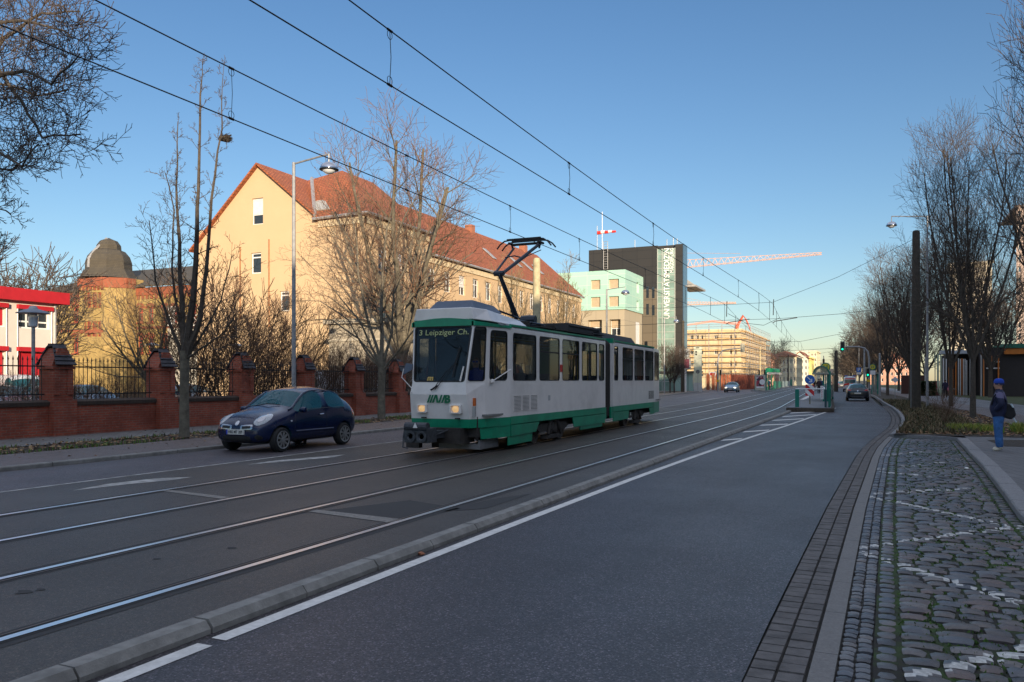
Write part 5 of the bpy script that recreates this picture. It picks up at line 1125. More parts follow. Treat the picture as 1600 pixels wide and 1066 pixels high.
# ================================================================ PEOPLE
M_skin = M('skin', (.42, .22, .15), .55, var=.08, scale=20); M_hair = M('dark_hair', (.04, .025, .015), .8)
def skinned(name, verts, edges, rad, mats, pick, parent, sub=2, root=0):
    me = bpy.data.meshes.new(name); bm = bmesh.new(); ly = bm.verts.layers.skin.verify(); L = []
    for p, r in zip(verts, rad):
        v = bm.verts.new(p); v[ly].radius = r if isinstance(r, tuple) else (r, r); L.append(v)
    L[root][ly].use_root = True
    for a, b_ in edges: bm.edges.new((L[a], L[b_]))
    bm.to_mesh(me); bm.free(); o = bpy.data.objects.new(name, me); COL.objects.link(o)
    s = o.modifiers.new('skin', 'SKIN'); s.use_smooth_shade = True
    u = o.modifiers.new('sub', 'SUBSURF'); u.levels = u.render_levels = sub
    bake(o); me = o.data; me.materials.clear()
    for m in mats: me.materials.append(m)
    for p in me.polygons: p.material_index = pick(p.center); p.use_smooth = True
    if parent is not None: o.parent = parent
    return o
def person(label, loc, rz, jacket, pants, shoe, H=1.75, hat=None, hair=M_hair, arms='down', stride=0., seated=False, coat=.86, group=None, patch=None, bulk=1., cat='person', parent=None, sub=2, glasses=False, DB=1.):
    """body is one skinned mesh; hat or hair is its child; faces -Y before turning"""
    root = thing('person', label, cat, loc, group, rz, local=True) if parent is None else parent
    k = H / 1.75; B = bulk; V_ = []; E_ = []; R_ = []
    def a(p, r, frm=None):
        V_.append(tuple(c * k for c in p)); R_.append((r[0] * k * 1.15, r[1] * k * 1.15 * DB) if isinstance(r, tuple) else r * k * 1.18); i = len(V_) - 1
        if frm is not None: E_.append((frm, i))
        return i
    DB0 = DB
    hz = .93 if not seated else .5
    dz = hz - .93
    pel = a((0, 0, hz), (.165 * B, .13 * B)); wa = a((0, -.005, 1.1 + dz), (.165 * B, .13 * B), pel); ch_ = a((0, .01, 1.3 + dz), (.185 * B, .13 * B), wa); DB = 1 + (DB0 - 1) * .3; nb = a((0, .015, 1.445 + dz), (.09, .08), ch_)
    DB = 1.; nk = a((0, .0, 1.51 + dz), (.058, .06), nb); jw = a((0, -.025, 1.575 + dz), (.062, .075), nk); hd = a((0, -.012, 1.65 + dz), (.078, .098), jw); tp = a((0, .0, 1.715 + dz), (.066, .08), hd)
    nose = a((0, -.112, 1.625 + dz), (.012, .013), jw) if sub >= 2 else None
    for s in (-1, 1):
        sh = a((s * .19 * B, .015, 1.4 + dz), .068 * B, ch_)
        if arms == 'pocket': el = a((s * .27 * B, .07, 1.14 + dz), .056 * B, sh); wr = a((s * .2, -.07, .99 + dz), .05 * B, el)
        elif arms == 'wheel': el = a((s * .27, -.1, 1.15 + dz), .052, sh); wr = a((s * .17, -.34, 1.12 + dz), .038, el); a((s * .13, -.42, 1.13 + dz), .03, wr)
        else: el = a((s * .25 * B, .03, 1.12 + dz), .054 * B, sh); wr = a((s * .26 * B, -.03 - s * stride * .3, .88 + dz), .04 * B, el); a((s * .255 * B, -.05 - s * stride * .35, .78 + dz), .032, wr)
        hp = a((s * .095 * B, 0, hz - .07), .095 * B, pel)
        if seated: kn = a((s * .13, -.42, .5), .075, hp); an = a((s * .13, -.42, .12), .05, kn)
        else: kn = a((s * .1, -.01 + s * stride * .22, .49), .07 * B, hp); an = a((s * .1, .02 + s * stride * (.36 if s > 0 else .42), .1), .052 * B * B, kn)
        y0 = V_[an][1] / k
        hl = a((s * .1, y0 + .02, .045), (.045, .04), an); a((s * .115, y0 - .15, .035), (.042, .03), hl)
    def pick(c):
        x, y, z = (q / k for q in c)
        if z > 1.515 + dz: return 3
        if not seated and z < .095: return 2
        if arms == 'down' and abs(x) > .2 * B and z < .84 + dz: return 3
        if z < coat + dz and (abs(x) < .22 * B or seated): return 1
        if patch and 1.28 < z < 1.44 and abs(x) > .1: return 4
        return 0
    mats = [jacket, pants, shoe, M_skin] + ([patch] if patch else [])
    bd = skinned('body', V_, E_, R_, mats, pick, root, sub)
    mb = MB(); top = 1.745 + dz; c = (0, .004 * k, 0)
    if hat:
        mb.lathe([(.103 * k, (top - .115) * k), (.109 * k, (top - .075) * k), (.106 * k, (top - .03) * k), (.085 * k, (top + .012) * k), (.045 * k, (top + .032) * k), (.01 * k, (top + .036) * k)], c, 16)
        mb.v = [(x * .88, y * 1.04, z) for x, y, z in mb.v]; h = mb.build('hat', hat, root, smooth=True)
        if sub >= 2: m2 = MB(); m2.lathe([(.1 * k, (top - .122) * k), (.113 * k, (top - .118) * k), (.114 * k, (top - .08) * k), (.106 * k, (top - .074) * k)], c, 16); m2.v = [(x * .88, y * 1.04, z) for x, y, z in m2.v]; m2.build('brim', M('hat_band', (.01, .02, .09), .9), h, smooth=True)
    elif hair:
        mb.lathe([(.09 * k, (top - .13) * k), (.1 * k, (top - .09) * k), (.1 * k, (top - .04) * k), (.075 * k, (top - .003) * k), (.03 * k, (top + .014) * k)], (0, .02 * k, 0), 12); mb.v = [(x * .86, y * 1.02 if y > -.05 else y * .86, z + (.03 if y < -.04 else 0) * k) for x, y, z in mb.v]
        mb.build('hair', hair, root, smooth=True)
    if sub >= 2:
        m2 = MB()
        for s in (-1, 1): m2.lathe([(.004, -.03), (.018, -.02), (.02, .01), (.012, .03), (.004, .032)], (s * .082 * k, .005, (1.63 + dz) * k), 6)
        if not glasses:
            for s in (-1, 1): m2.lathe([(.002, -.004), (.012, 0), (.002, .004)], (s * .03 * k, -.105 * k, (1.648 + dz) * k), 6, axis='y')
        m2.build('ear', M_skin, root, smooth=True)
        m2 = MB(); m2.box(-.026 * k, .026 * k, -.108 * k, -.095 * k, (1.575 + dz) * k, (1.583 + dz) * k); m2.build('mouth', M('lip', (.3, .1, .08), .6), root)
    if glasses:
        m2 = MB()
        for s in (-1, 1): m2.box(s * .036 - .028, s * .036 + .028, -.118, -.106, 1.635 + dz, 1.675 + dz)
        m2.box(-.075, .075, -.11, -.1, 1.665 + dz, 1.675 + dz); m2.build('sunglasses', M('blue_mirror_lens', (.02, .05, .5), .1, metal=.6), root)
    return root
M_navy = M('navy_jacket', (.008, .012, .045), .75, var=.3, scale=14, bmp=.5, bs=22); M_blk = M('black_cloth', (.012, .012, .014), .85, bmp=.3, bs=20); M_jean = M('blue_jeans', (.04, .13, .33), .9, var=.4, scale=9, bmp=.7, bs=16)
M_shoew = M('cream_shoe', (.55, .5, .4), .7); M_shoeb = M('dark_shoe', (.02, .018, .016), .6); M_bluehat = M('blue_knit', (.015, .06, .38), .95, bmp=.6, bs=90); M_lil = M('grey_lilac_patch', (.12, .11, .2), .8)
# the man in the blue hat, hand in pocket, facing the street
mx, my = G(1560.5, 704, .02)
man = person('standing man in a blue knit hat, navy jacket and blue jeans on the right pavement', (mx, my, .02), R(-90) - TH * 0 - R(8), M_navy, M_jean, M_shoew, 1.68, hat=M_bluehat, arms='pocket', coat=.84, patch=M_lil, bulk=1.2, DB=1.3)
bp = thing('shoulder_bag', 'black bag slung on the back of the man in the blue hat', 'bag', (mx + .22, my + .02, .95)); mb = MB()
cx, cy = mx + .2, my - .02
mb.ext([(cx - .1, .8), (cx + .04, .76), (cx + .14, .86), (cx + .1, 1.02), (cx + .0, 1.14), (cx - .08, 1.12)], 'y', cy - .15, cy + .15); mb.build('bag_body', M_blk, bp, bevel=.04)
mb = MB(); mb.tube([(cx - .05, cy - .15, 1.08), (mx + .1, my - .17, 1.3), (mx - .02, my - .18, 1.41), (mx - .12, my - .16, 1.3), (mx - .17, my - .15, 1.1)], .018, 6); mb.build('strap', M_blk, bp)
mb = MB(); mb.tube([(cx + .02, cy - .18, 1.13), (cx + .07, cy - .185, 1.05)], .02, 6); mb.tube([(cx + .08, cy - .1, .8), (cx + .14, cy - .1, .7)], .015, 5); mb.build('bottle', M('bottle_pale', (.5, .6, .65), .3), bp)
def far(u, v, z, rz, label, **k):
    x, y = G(u, v, z); k.setdefault('sub', 1); return person(label, (x, y, z), rz, **k)
fp = far(1477, 621.5, .05, R(170), 'woman in dark clothes with a pink bag on the right footpath', jacket=M('dark_purple_coat', (.015, .013, .04), .85), pants=M_blk, shoe=M_shoeb, H=1.7, coat=.75, stride=.4)
x, y = G(1477, 621.5, .05); mb = MB(); mb.ext([(x + .18, .72), (x + .5, .72), (x + .54, .98), (x + .14, .98)], 'y', y - .3, y - .14); mb.tube([(x + .2, y - .22, .98), (x + .34, y - .22, 1.3), (x + .48, y - .22, .98)], .015, 5)
tag(mb.build('handbag', M('pink_bag', (.5, .16, .22), .7), bevel=.03), 'pink bag carried by the woman on the right footpath', 'bag')
far(1369.5, 609, .03, R(60), 'person in dark clothes waiting between the traffic light pole and the bus stop', jacket=M_navy, pants=M_blk, shoe=M_shoeb, H=1.75)
far(1155.5, 602, .07, R(40), 'person in black walking by the red brick fence on the far left pavement', jacket=M_blk, pants=M_blk, shoe=M_shoeb, H=1.78, stride=.5)
far(1201.5, 608.5, .12, R(20), 'person in a blue coat beside the green shelter on the left platform', jacket=M('blue_coat', (.03, .07, .16), .85), pants=M_blk, shoe=M_shoeb, H=1.7, coat=.75, stride=.3)
far(1272.5, 608, .15, R(200), 'person in black standing just right of the blue arrow sign', jacket=M_blk, pants=M_blk, shoe=M_shoeb, H=1.75)
far(1279.5, 615, .15, R(190), 'woman in a long dark brown coat on the right platform under the arched shelter', jacket=M('brown_coat', (.04, .025, .03), .85), pants=M_blk, shoe=M_shoeb, H=1.72, coat=.5, stride=.2)
far(1283, 613, .15, R(180), 'person with a blue hood behind the long dark coat on the right platform', jacket=M('blue_hood', (.02, .05, .14), .85), pants=M_blk, shoe=M_shoeb, H=1.78)
far(1223.5, 589 + 10, .07, R(30), 'person in a white top far off on the left pavement', jacket=M('white_top', (.6, .58, .56), .85), pants=M_blk, shoe=M_shoeb, H=1.75, stride=.4)
# ================================================================ TRAM
M_tw = M('tram_white', (.76, .725, .69), .35, var=.05, scale=2, coat=.35, stain=.06, tint=(.58, .55, .52)); M_tg = M('tram_green', (.0, .24, .125), .4, var=.12, scale=3, coat=.2, stain=.2, tint=(.01, .14, .08)); M_trub = M('black_rubber', (.012, .012, .013), .6)
M_tgl = glass('tram_glass', (.012, .018, .022), .5, .02); M_tws = glass('tram_windscreen', (.02, .028, .032), .55, .02)
M_tdark = M('underframe', (.03, .026, .023), .85, var=.4, scale=8, bmp=.5, bs=30); M_troof = M('tram_roof_grey', (.12, .125, .135), .7, var=.2); M_tbox = M('roof_box_blue_grey', (.09, .12, .17), .6, var=.1)
M_wheel = M('tram_wheel_steel', (.1, .085, .075), .55, metal=.6, var=.3, scale=8); M_pan = M('pantograph_grey', (.03, .04, .055), .5, metal=.4); M_tin = M('tram_interior', (.2, .2, .19), .8); M_seat = M('tram_seat', (.02, .03, .06), .8); M_yp = M('yellow_pole', (.6, .38, .02), .4)
XC_ = -9.1; HW_ = 1.1
def winpanel(body, gas, gl, A, B, C, D, s0, s1, t0, t1, rad=.09, nrm=None, gasw=.03):
    A, B, C, D = (Vector(p) for p in (A, B, C, D)); w_ = ((B - A).length + (C - D).length) / 2; h_ = ((D - A).length + (C - B).length) / 2
    Q = lambda s, t: (A * (1 - s) + B * s) * (1 - t) + (D * (1 - s) + C * s) * t
    n = (B - A).cross(D - A).normalized() if nrm is None else Vector(nrm)
    def rr(ds=0., dt=0.):
        rs, rt = max(.001, rad / w_ - ds * .6), max(.001, rad / h_ - dt * .6); o = []
        a0, a1, b0, b1 = s0 + ds, s1 - ds, t0 + dt, t1 - dt
        for cx, cy, st_ in ((a0 + rs, b0 + rt, 180), (a1 - rs, b0 + rt, 270), (a1 - rs, b1 - rt, 0), (a0 + rs, b1 - rt, 90)):
            o.append([(cx + rs * math.cos(R(st_ + a)), cy + rt * math.sin(R(st_ + a))) for a in (0, 22.5, 45, 67.5, 90)])
        return o
    arcs = rr(); K_ = [(0, 0), (1, 0), (1, 1), (0, 1)]
    for k in range(4):
        for i in range(4): body.poly([Q(*K_[k]), Q(*arcs[k][i]), Q(*arcs[k][i + 1])])
        body.poly([Q(*K_[k]), Q(*arcs[k][-1]), Q(*arcs[(k + 1) % 4][0]), Q(*K_[(k + 1) % 4])])
    o1 = [p for a in arcs for p in a]; o2 = [p for a in rr(gasw / w_, gasw / h_) for p in a]; m = len(o1); off = n * .006
    for i in range(m):
        j = (i + 1) % m; gas.poly([Q(*o1[i]) + off, Q(*o1[j]) + off, Q(*o2[j]) + off, Q(*o2[i]) + off]); gas.poly([Q(*o2[i]) + off, Q(*o2[j]) + off, Q(*o2[j]) - n * .03, Q(*o2[i]) - n * .03])
        gas.poly([Q(*o1[i]) + off, Q(*o1[j]) + off, Q(*o1[j]) - n * .01, Q(*o1[i]) - n * .01])
    gl.poly([Q(*p) - n * .012 for p in o2]); return Q
tram = thing('tram', 'white and green articulated tram with raised pantograph, coming towards the camera on the far track', 'tram', (XC_, 16, 0))
Zg, Zw, Zb, Zt, Zc, Zr = .60, .80, 1.60, 2.88, 2.98, 3.12
Zb = 1.62
front = MB(); green = MB(); gas = MB()
def LV(z, s):      # plan of the cab at a level: front corner, door pillar, shoulder
    t = {Zg: (.76, 16.06), Zw: (.76, 16.03), 1.36: (.735, 15.93), Zb: (.70, 15.97), 2.95: (.80, 16.19), 3.08: (.80, 16.2)}[z]
    return [V((XC_ + s * t[0], t[1], z)), V((XC_ + s * (.93 if z < 2 else .95), 16.5 + (.06 if z > 2 else 0), z)), V((XC_ + s * HW_, 17.52, z))]
lv = [Zg, Zw, 1.36, Zb, 2.95, 3.08]
for i in range(3):
    m_ = green if i == 0 else front
    L0, L1 = LV(lv[i], -1), LV(lv[i + 1], -1); R0, R1 = LV(lv[i], 1), LV(lv[i + 1], 1)
    m_.poly([L0[0], R0[0], R1[0], L1[0]])
    for k in (0, 1): m_.poly([R0[k], R0[k + 1], R1[k + 1], R1[k]]); m_.poly([L0[k + 1], L0[k], L1[k], L1[k + 1]])
L0, L1, R0, R1 = LV(Zb, -1), LV(2.95, -1), LV(Zb, 1), LV(2.95, 1)
wsb = MB(); winpanel(front, gas, wsb, L0[0], R0[0], R1[0], L1[0], .025, .975, .015, .985, .07, gasw=.035)
sgl = MB(); s1_ = MB(); winpanel(front, gas, s1_, R0[0], R0[1], R1[1], R1[0], .06, .96, .03, .97, .07, gasw=.02); s2_ = MB(); winpanel(front, gas, s2_, R0[1], R0[2], R1[2], R1[1], .14, .86, .04, .93, .1, gasw=.022)
s3_ = MB(); winpanel(front, gas, s3_, L0[1], L0[0], L1[0], L1[1], .06, .94, .03, .97, .07); winpanel(front, gas, s3_, L0[2], L0[1], L1[1], L1[2], .14, .86, .04, .93, .1)
# green forehead band
fb0L, fb0R, fb1L, fb1R = LV(2.95, -1), LV(2.95, 1), LV(3.08, -1), LV(3.08, 1); e = .035
gm_ = MB(); nseg = 8
for i in range(nseg):
    f0, f1 = i / nseg, (i + 1) / nseg; pa = fb0L[0].lerp(fb0R[0], f0) + V((0, -e, -.02)); pb = fb0L[0].lerp(fb0R[0], f1) + V((0, -e, -.02))
    za_ = 3.05 + .07 * math.sin(math.pi * f0); zb_ = 3.05 + .07 * math.sin(math.pi * f1); gm_.prism([pa, pb, V((pb.x, pb.y, zb_)), V((pa.x, pa.y, za_))], [pa + V((0, .1, 0)), pb + V((0, .1, 0)), V((pb.x, pb.y + .1, zb_)), V((pa.x, pa.y + .1, za_))])
for L_ in (fb0L, fb0R):
    s = -1 if L_ is fb0L else 1; q = [p + V((s * e, (-e if k == 0 else 0), -.02)) for k, p in enumerate(L_)]
    for k in (0, 1): gm_.prism([q[k], q[k + 1], q[k + 1] + V((0, 0, .085 - .03 * k)), q[k] + V((0, 0, .1 - .02 * k))], [p - V((s * .08, 0, 0)) for p in (q[k], q[k + 1], q[k + 1] + V((0, 0, .085 - .03 * k)), q[k] + V((0, 0, .1 - .02 * k)))])
gm_.build('forehead_band', M_tg, tram)
# roof fairing above the cab
rf_ = MB(); y0, y1 = 16.18, 18.9
a = [V((XC_ + sx * w_, y, z)) for sx, w_, y, z in ((-1, .8, y0, 3.07), (1, .8, y0, 3.07), (1, .98, 16.75, 3.05), (1, 1.0, y1, 3.02), (-1, 1.0, y1, 3.02), (-1, .98, 16.75, 3.05))]
b_ = [V((XC_ + sx * w_, y, z)) for sx, w_, y, z in ((-1, .72, y0 + .0, 3.35), (1, .72, y0 + .0, 3.35), (1, .84, 16.75, 3.34), (1, .82, y1 - .18, 3.2), (-1, .82, y1 - .18, 3.2), (-1, .84, 16.75, 3.34))]
rf_.prism(a, b_); rf_.build('roof_fairing', M_tw, tram, bevel=.02)
mb = MB(); mb.prism([V((XC_ + x, y, 3.33)) for x, y in ((-.62, 16.5), (.62, 16.5), (.66, 18.0), (-.66, 18.0))], [V((XC_ + x, y, 3.57 - (.05 if y > 17 else 0))) for x, y in ((-.48, 16.72), (.48, 16.72), (.5, 17.85), (-.5, 17.85))]); mb.build('roof_ventilator', M_tbox, tram, bevel=.015)
# lengths with windows ------------------------------------------------------
def side(body, green, gas, gls, x, s, y0, y1, wins, T=lambda p: V(p), transom=None, zt=2.84):
    n = V((s, 0, 0)); cuts = [y0] + [(wins[i][1] + wins[i + 1][0]) / 2 for i in range(len(wins) - 1)] + [y1]
    for i, (a_, b_) in enumerate(wins):
        c0, c1 = cuts[i], cuts[i + 1]; P4 = [(x, c0, Zb), (x, c1, Zb), (x, c1, 2.93), (x, c0, 2.93)]
        if s < 0: P4 = [P4[1], P4[0], P4[3], P4[2]]
        P4 = [T(p) for p in P4]; w_ = c1 - c0; s0, s1 = (a_ - c0) / w_, (b_ - c0) / w_
        if s < 0: s0, s1 = 1 - s1, 1 - s0
        g = MB(); winpanel(body, gas, g, *P4, s0, s1, .04, (zt - Zb) / (2.93 - Zb), .085, gasw=.022); gls.append(g)
        if transom and transom[i]: gas.prism([T((x - s * .02, a_, 2.42)), T((x - s * .02, b_, 2.42)), T((x - s * .02, b_, 2.455)), T((x - s * .02, a_, 2.455))], [T((x + s * .004, a_, 2.42)), T((x + s * .004, b_, 2.42)), T((x + s * .004, b_, 2.455)), T((x + s * .004, a_, 2.455))])
    body.poly([T((x, y0, Zw)), T((x, y1, Zw)), T((x, y1, Zb)), T((x, y0, Zb))]); body.poly([T((x, y0, 2.93)), T((x, y1, 2.93)), T((x - s * .03, y1, Zc)), T((x - s * .03, y0, Zc))])
    green.prism([T((x - s * .02, y0, Zg)), T((x - s * .02, y1, Zg)), T((x - s * .02, y1, Zw)), T((x - s * .02, y0, Zw))], [T((x + s * .012, y0, Zg + .02)), T((x + s * .012, y1, Zg + .02)), T((x + s * .008, y1, Zw + .01)), T((x + s * .008, y0, Zw + .01))])
def roofshell(mb, ya, yb_, T=lambda p: V(p), ye=None):
    prof = [(-1.09, 2.975), (-1.0, 3.03), (-.75, 3.09), (-.35, 3.125), (.35, 3.125), (.75, 3.09), (1.0, 3.03), (1.09, 2.975)]
    for a_, b_ in zip(prof, prof[1:]): mb.poly([T((XC_ + a_[0], ya, a_[1])), T((XC_ + b_[0], ya, b_[1])), T((XC_ + b_[0], yb_, b_[1])), T((XC_ + a_[0], yb_, a_[1]))])
W1 = [(17.66, 19.12), (19.34, 20.8), (21.02, 22.42), (22.66, 24.1), (24.27, 24.82)]; x = XC_ + HW_; g1 = []
body = front; side(body, green, gas, g1, x, 1, 17.52, 24.95, W1, transom=(0, 1, 1, 0, 0)); side(body, green, gas, g1, XC_ - HW_, -1, 17.52, 24.95, W1)
body.poly([(XC_ - HW_, 24.95, Zg), (XC_ + HW_, 24.95, Zg), (XC_ + HW_, 24.95, Zb - .3), (XC_ - HW_, 24.95, Zb - .3)])
for s in (-1, 1): body.box(XC_ + s * (HW_ - .08) - .075, XC_ + s * (HW_ - .08) + .075, 24.9, 24.948, Zg, Zc)
body.build('front_body', M_tw, tram); rs = MB(); roofshell(rs, 17.0, 24.95); rs.poly([(XC_ - .8, 16.2, 3.06), (XC_ + .8, 16.2, 3.06), (XC_ + 1.05, 17.4, 3.02), (XC_ - 1.05, 17.4, 3.02)]); rs.build('roof', M_troof, tram)
mb = MB()
for s in (-1, 1): mb.box(XC_ + s * 1.095 - .02, XC_ + s * 1.095 + .02, 17.5, 24.95, 2.985, 3.035)
mb.build('roof_stripe', M_tg, tram)
# rear section, slightly turned with the curve
TR = R(1.3); px_, py_ = XC_, 25.35
def T2(p): dx, dy = p[0] - px_, p[1] - py_; return V((px_ + dx * math.cos(TR) - dy * math.sin(TR), py_ + dx * math.sin(TR) + dy * math.cos(TR), p[2]))
def cy2(u): return colY(u, -8.08)
W2 = [(25.93, 26.42), (cy2(970.6), cy2(988)), (cy2(990.8), cy2(1006.3)), (cy2(1008.8), cy2(1023))]; RB = MB(); g2 = []; W2e = cy2(1024); rear_y = 33.55
side(RB, green, gas, g2, x, 1, 25.75, W2e, W2, T2, transom=(0, 1, 1, 1)); side(RB, green, gas, g2, XC_ - HW_, -1, 25.75, W2e, W2, T2)
wl_ = (cy2(1025.2), cy2(1037) - .3)
for s in (1, -1):
    A_, B_ = (XC_ + s * HW_, W2e, 0), (XC_ + s * .93, rear_y - .1, 0); up = lambda p, z: T2((p[0], p[1], z)); g = MB(); q4 = [up(A_, Zb), up(B_, Zb), up(B_, 2.93), up(A_, 2.93)]
    if s < 0: q4 = [q4[1], q4[0], q4[3], q4[2]]
    winpanel(RB, gas, g, *q4, .08, .9, .04, .93, .085, gasw=.022); g2.append(g)
    RB.poly([up(A_, Zw), up(B_, Zw), up(B_, Zb), up(A_, Zb)]); RB.poly([up(A_, 2.93), up(B_, 2.93), up(B_, Zc), up(A_, Zc)]); green.poly([up(A_, Zg), up(B_, Zg), up(B_, Zw), up(A_, Zw)])
RB.poly([T2((XC_ - .93, rear_y - .1, Zg)), T2((XC_ + .93, rear_y - .1, Zg)), T2((XC_ + .93, rear_y - .1, Zc)), T2((XC_ - .93, rear_y - .1, Zc))])
for s in (-1, 1): q = [T2((XC_ + s * HW_ - s * a_, y, z)) for z in (Zg, Zc) for a_, y in ((.005, 25.752), (.15, 25.752), (.15, 25.8), (.005, 25.8))]; RB.prism(q[:4], q[4:])
RB.build('rear_body', M_tw, tram); green.build('green_band', M_tg, tram)
rs = MB(); roofshell(rs, 25.75, W2e, T2); rs.poly([T2((XC_ - 1.05, W2e, 3.0)), T2((XC_ + 1.05, W2e, 3.0)), T2((XC_ + .9, rear_y - .1, 2.98)), T2((XC_ - .9, rear_y - .1, 2.98))]); rs.build('roof', M_troof, tram)
mb = MB()
for s in (-1, 1): q = [T2((XC_ + s * 1.095 + a_, y, z)) for z in (2.985, 3.035) for a_, y in ((-.02, 25.75), (.02, 25.75), (.02, W2e), (-.02, W2e))]; mb.prism(q[:4], q[4:])
q = [T2((XC_ + 1.09 + a_, y, z)) for z in (2.93, 3.09) for a_, y in ((-.3, 25.74), (.015, 25.74), (.015, 25.9), (-.3, 25.9))]; mb.prism(q[:4], q[4:])
mb.build('roof_stripe', M_tg, tram)
gas.build('window_gasket', M_trub, tram)
for g in [wsb]: g.build('windscreen', M_tws, tram)
for g in [s1_, s2_, s3_] + g1 + g2: g.build('window', M_tgl, tram)
# bellows
mb = MB(); M_bel = M('bellows', (.03, .028, .026), .9); n = 9
for k in range(n):
    ya = 24.95 + .8 * k / n; yb_ = ya + .8 / n; w_ = 1.02; prof = lambda yy, e_: [T2((XC_ + px * e_, yy, pz)) if k > n / 2 else V((XC_ + px * e_, yy, pz)) for px, pz in ((-w_, .5), (w_, .5), (w_, 2.9), (.9, 3.02), (-.9, 3.02), (-w_, 2.9))]
    mb.prism(prof(ya, .95), prof((ya + yb_) / 2, 1.0), caps=False); mb.prism(prof((ya + yb_) / 2, 1.0), prof(yb_, .95), caps=False)
mb.build('bellows', M_bel, tram)
mb = MB()
for yy, fT in ((24.98, V), (25.7, T2)):
    q = [fT((XC_ + HW_ + a_, yy + b_, z)) for z in (.42, Zw) for a_, b_ in ((-.06, -.12), (.0, -.12), (.0, .06), (-.06, .06))]; mb.prism(q[:4], q[4:])
mb.build('green_end_post', M_tg, tram)
# skirts: each panel its own piece
def skirt(pts, x=XC_ + HW_ + .004, T=V, th=.02): mb = MB(); a_ = [T((x - .0, y, z)) for y, z in pts]; b_ = [T((x - th, y, z)) for y, z in pts]; mb.prism(a_, b_); return mb.build('skirt_panel', M_tg, tram)
def skq(P, Q, z0, z1): mb = MB(); p, q = V(P), V(Q); i = V((.02, 0, 0)); mb.prism([V((p.x, p.y, z0)), V((q.x, q.y, z0)), V((q.x, q.y, z1)), V((p.x - .02, p.y - .06, z1))], [V((p.x, p.y, z0)) - i, V((q.x, q.y, z0)) - i, V((q.x, q.y, z1)) - i, V((p.x - .02, p.y - .06, z1)) - i]); return mb.build('skirt_panel', M_tg, tram)
skq((XC_ + .87, 16.42, 0), (XC_ + 1.0, 16.95, 0), .33, .6); skq((XC_ + 1.004, 16.97, 0), (XC_ + 1.09, 17.54, 0), .33, .6)
skirt([(17.56, .33), (19.12, .36), (19.32, .6), (17.56, .6)]); skirt([(17.45, .12), (18.9, .13), (18.95, .35), (17.45, .32)], XC_ + HW_ - .03)
skirt([(21.98, .32), (24.9, .31), (24.9, .6), (21.85, .6)]); skirt([(22.6, .2), (24.7, .2), (24.7, .33), (22.6, .33)], XC_ + HW_ - .03)
skirt([(25.8, .3), (27.75, .32), (27.85, .6), (25.8, .6)], T=T2); skirt([(30.95, .6), (W2e, .6), (W2e, .34), (31.1, .34)], T=T2)
mb = MB(); q = [T2((XC_ + HW_ - .0, W2e, z)) for z in (.36, .6)] + [T2((XC_ + .95, rear_y - .2, z)) for z in (.6, .36)]; mb.poly(q); mb.build('skirt_panel', M_tg, tram)
for yy in (25.6,): pass
# lettering on the rear skirt and small plate
mb = MB(); o_ = T2((XC_ + HW_ + .03, cy2(981.5), .42)); text_mb(mb, '18', .16, o_, (0, 1, 0), (0, 0, 1), .002); mb.build('fleet_number', M('lettering_pale', (.6, .65, .6), .6), tram)
# underframe and bogies
mb = MB(); mb.box(XC_ - .85, XC_ + .85, 16.25, 24.9, .38, .85); mb.box(XC_ - .5, XC_ + .6, 15.9, 16.6, .25, .6); mb.build('underframe', M_tdark, tram)
mb = MB(); q = [T2((XC_ + sx, y, z)) for z in (.38, .85) for sx, y in ((-.85, 25.8), (.85, 25.8), (.85, 33.2), (-.85, 33.2))]; mb.prism(q[:4], q[4:]); mb.build('underframe', M_tdark, tram)
for yc, T in ((20.57, V), (29.3, T2)):
    bg = MB(); 
    for s in (-1, 1):
        xx = XC_ + s * .93; pts = [(yc - 1.25, .42), (yc - .9, .3), (yc + .9, .3), (yc + 1.25, .42), (yc + .9, .52), (yc - .9, .52)]; bg.prism([T((xx, y, z)) for y, z in pts], [T((xx + s * .07, y, z)) for y, z in pts])
        for yy in (-.32, .32): bg.tube([T((xx + s * .06, yc + yy * .6, .7)), T((xx + s * .12, yc + yy * 1.5, .22))], .045, 6)
        for yy in (-.15, .15): bg.lathe([(.08, .25), (.1, .35), (.07, .45), (.1, .55), (.08, .65)], T((xx + s * .02, yc + yy, 0)), 10)
        bg.prism([T((xx - .1, yc - .55, .1)), T((xx + .1, yc - .55, .1)), T((xx + .1, yc + .55, .1)), T((xx - .1, yc + .55, .1))], [T((xx - .1, yc - .5, .2)), T((xx + .1, yc - .5, .2)), T((xx + .1, yc + .5, .2)), T((xx - .1, yc + .5, .2))])
    bg.prism([T((XC_ - .95, yc - .15, .34)), T((XC_ + .95, yc - .15, .34)), T((XC_ + .95, yc + .15, .34)), T((XC_ - .95, yc + .15, .34))], [T((XC_ - .95, yc - .15, .5)), T((XC_ + .95, yc - .15, .5)), T((XC_ + .95, yc + .15, .5)), T((XC_ - .95, yc + .15, .5))])
    bgo = bg.build('bogie', M_tdark, tram)
    for yy in (-.95, .95):
        for s in (-1, 1):
            mb = MB(); c = T((XC_ + s * .75, yc + yy, .34)); mb.lathe([(.05, .14), (.1, .13), (.12, .06), (.24, .04), (.26, .08), (.335, .08), (.335, -.04), (.36, -.05), (.36, -.07)] if s > 0 else [(.36, .07), (.36, .05), (.335, .04), (.335, -.08), (.26, -.08), (.24, -.04), (.12, -.06), (.1, -.13), (.05, -.14)], c, 24, axis='x'); mb.build('wheel', M_wheel, bgo, smooth=True)
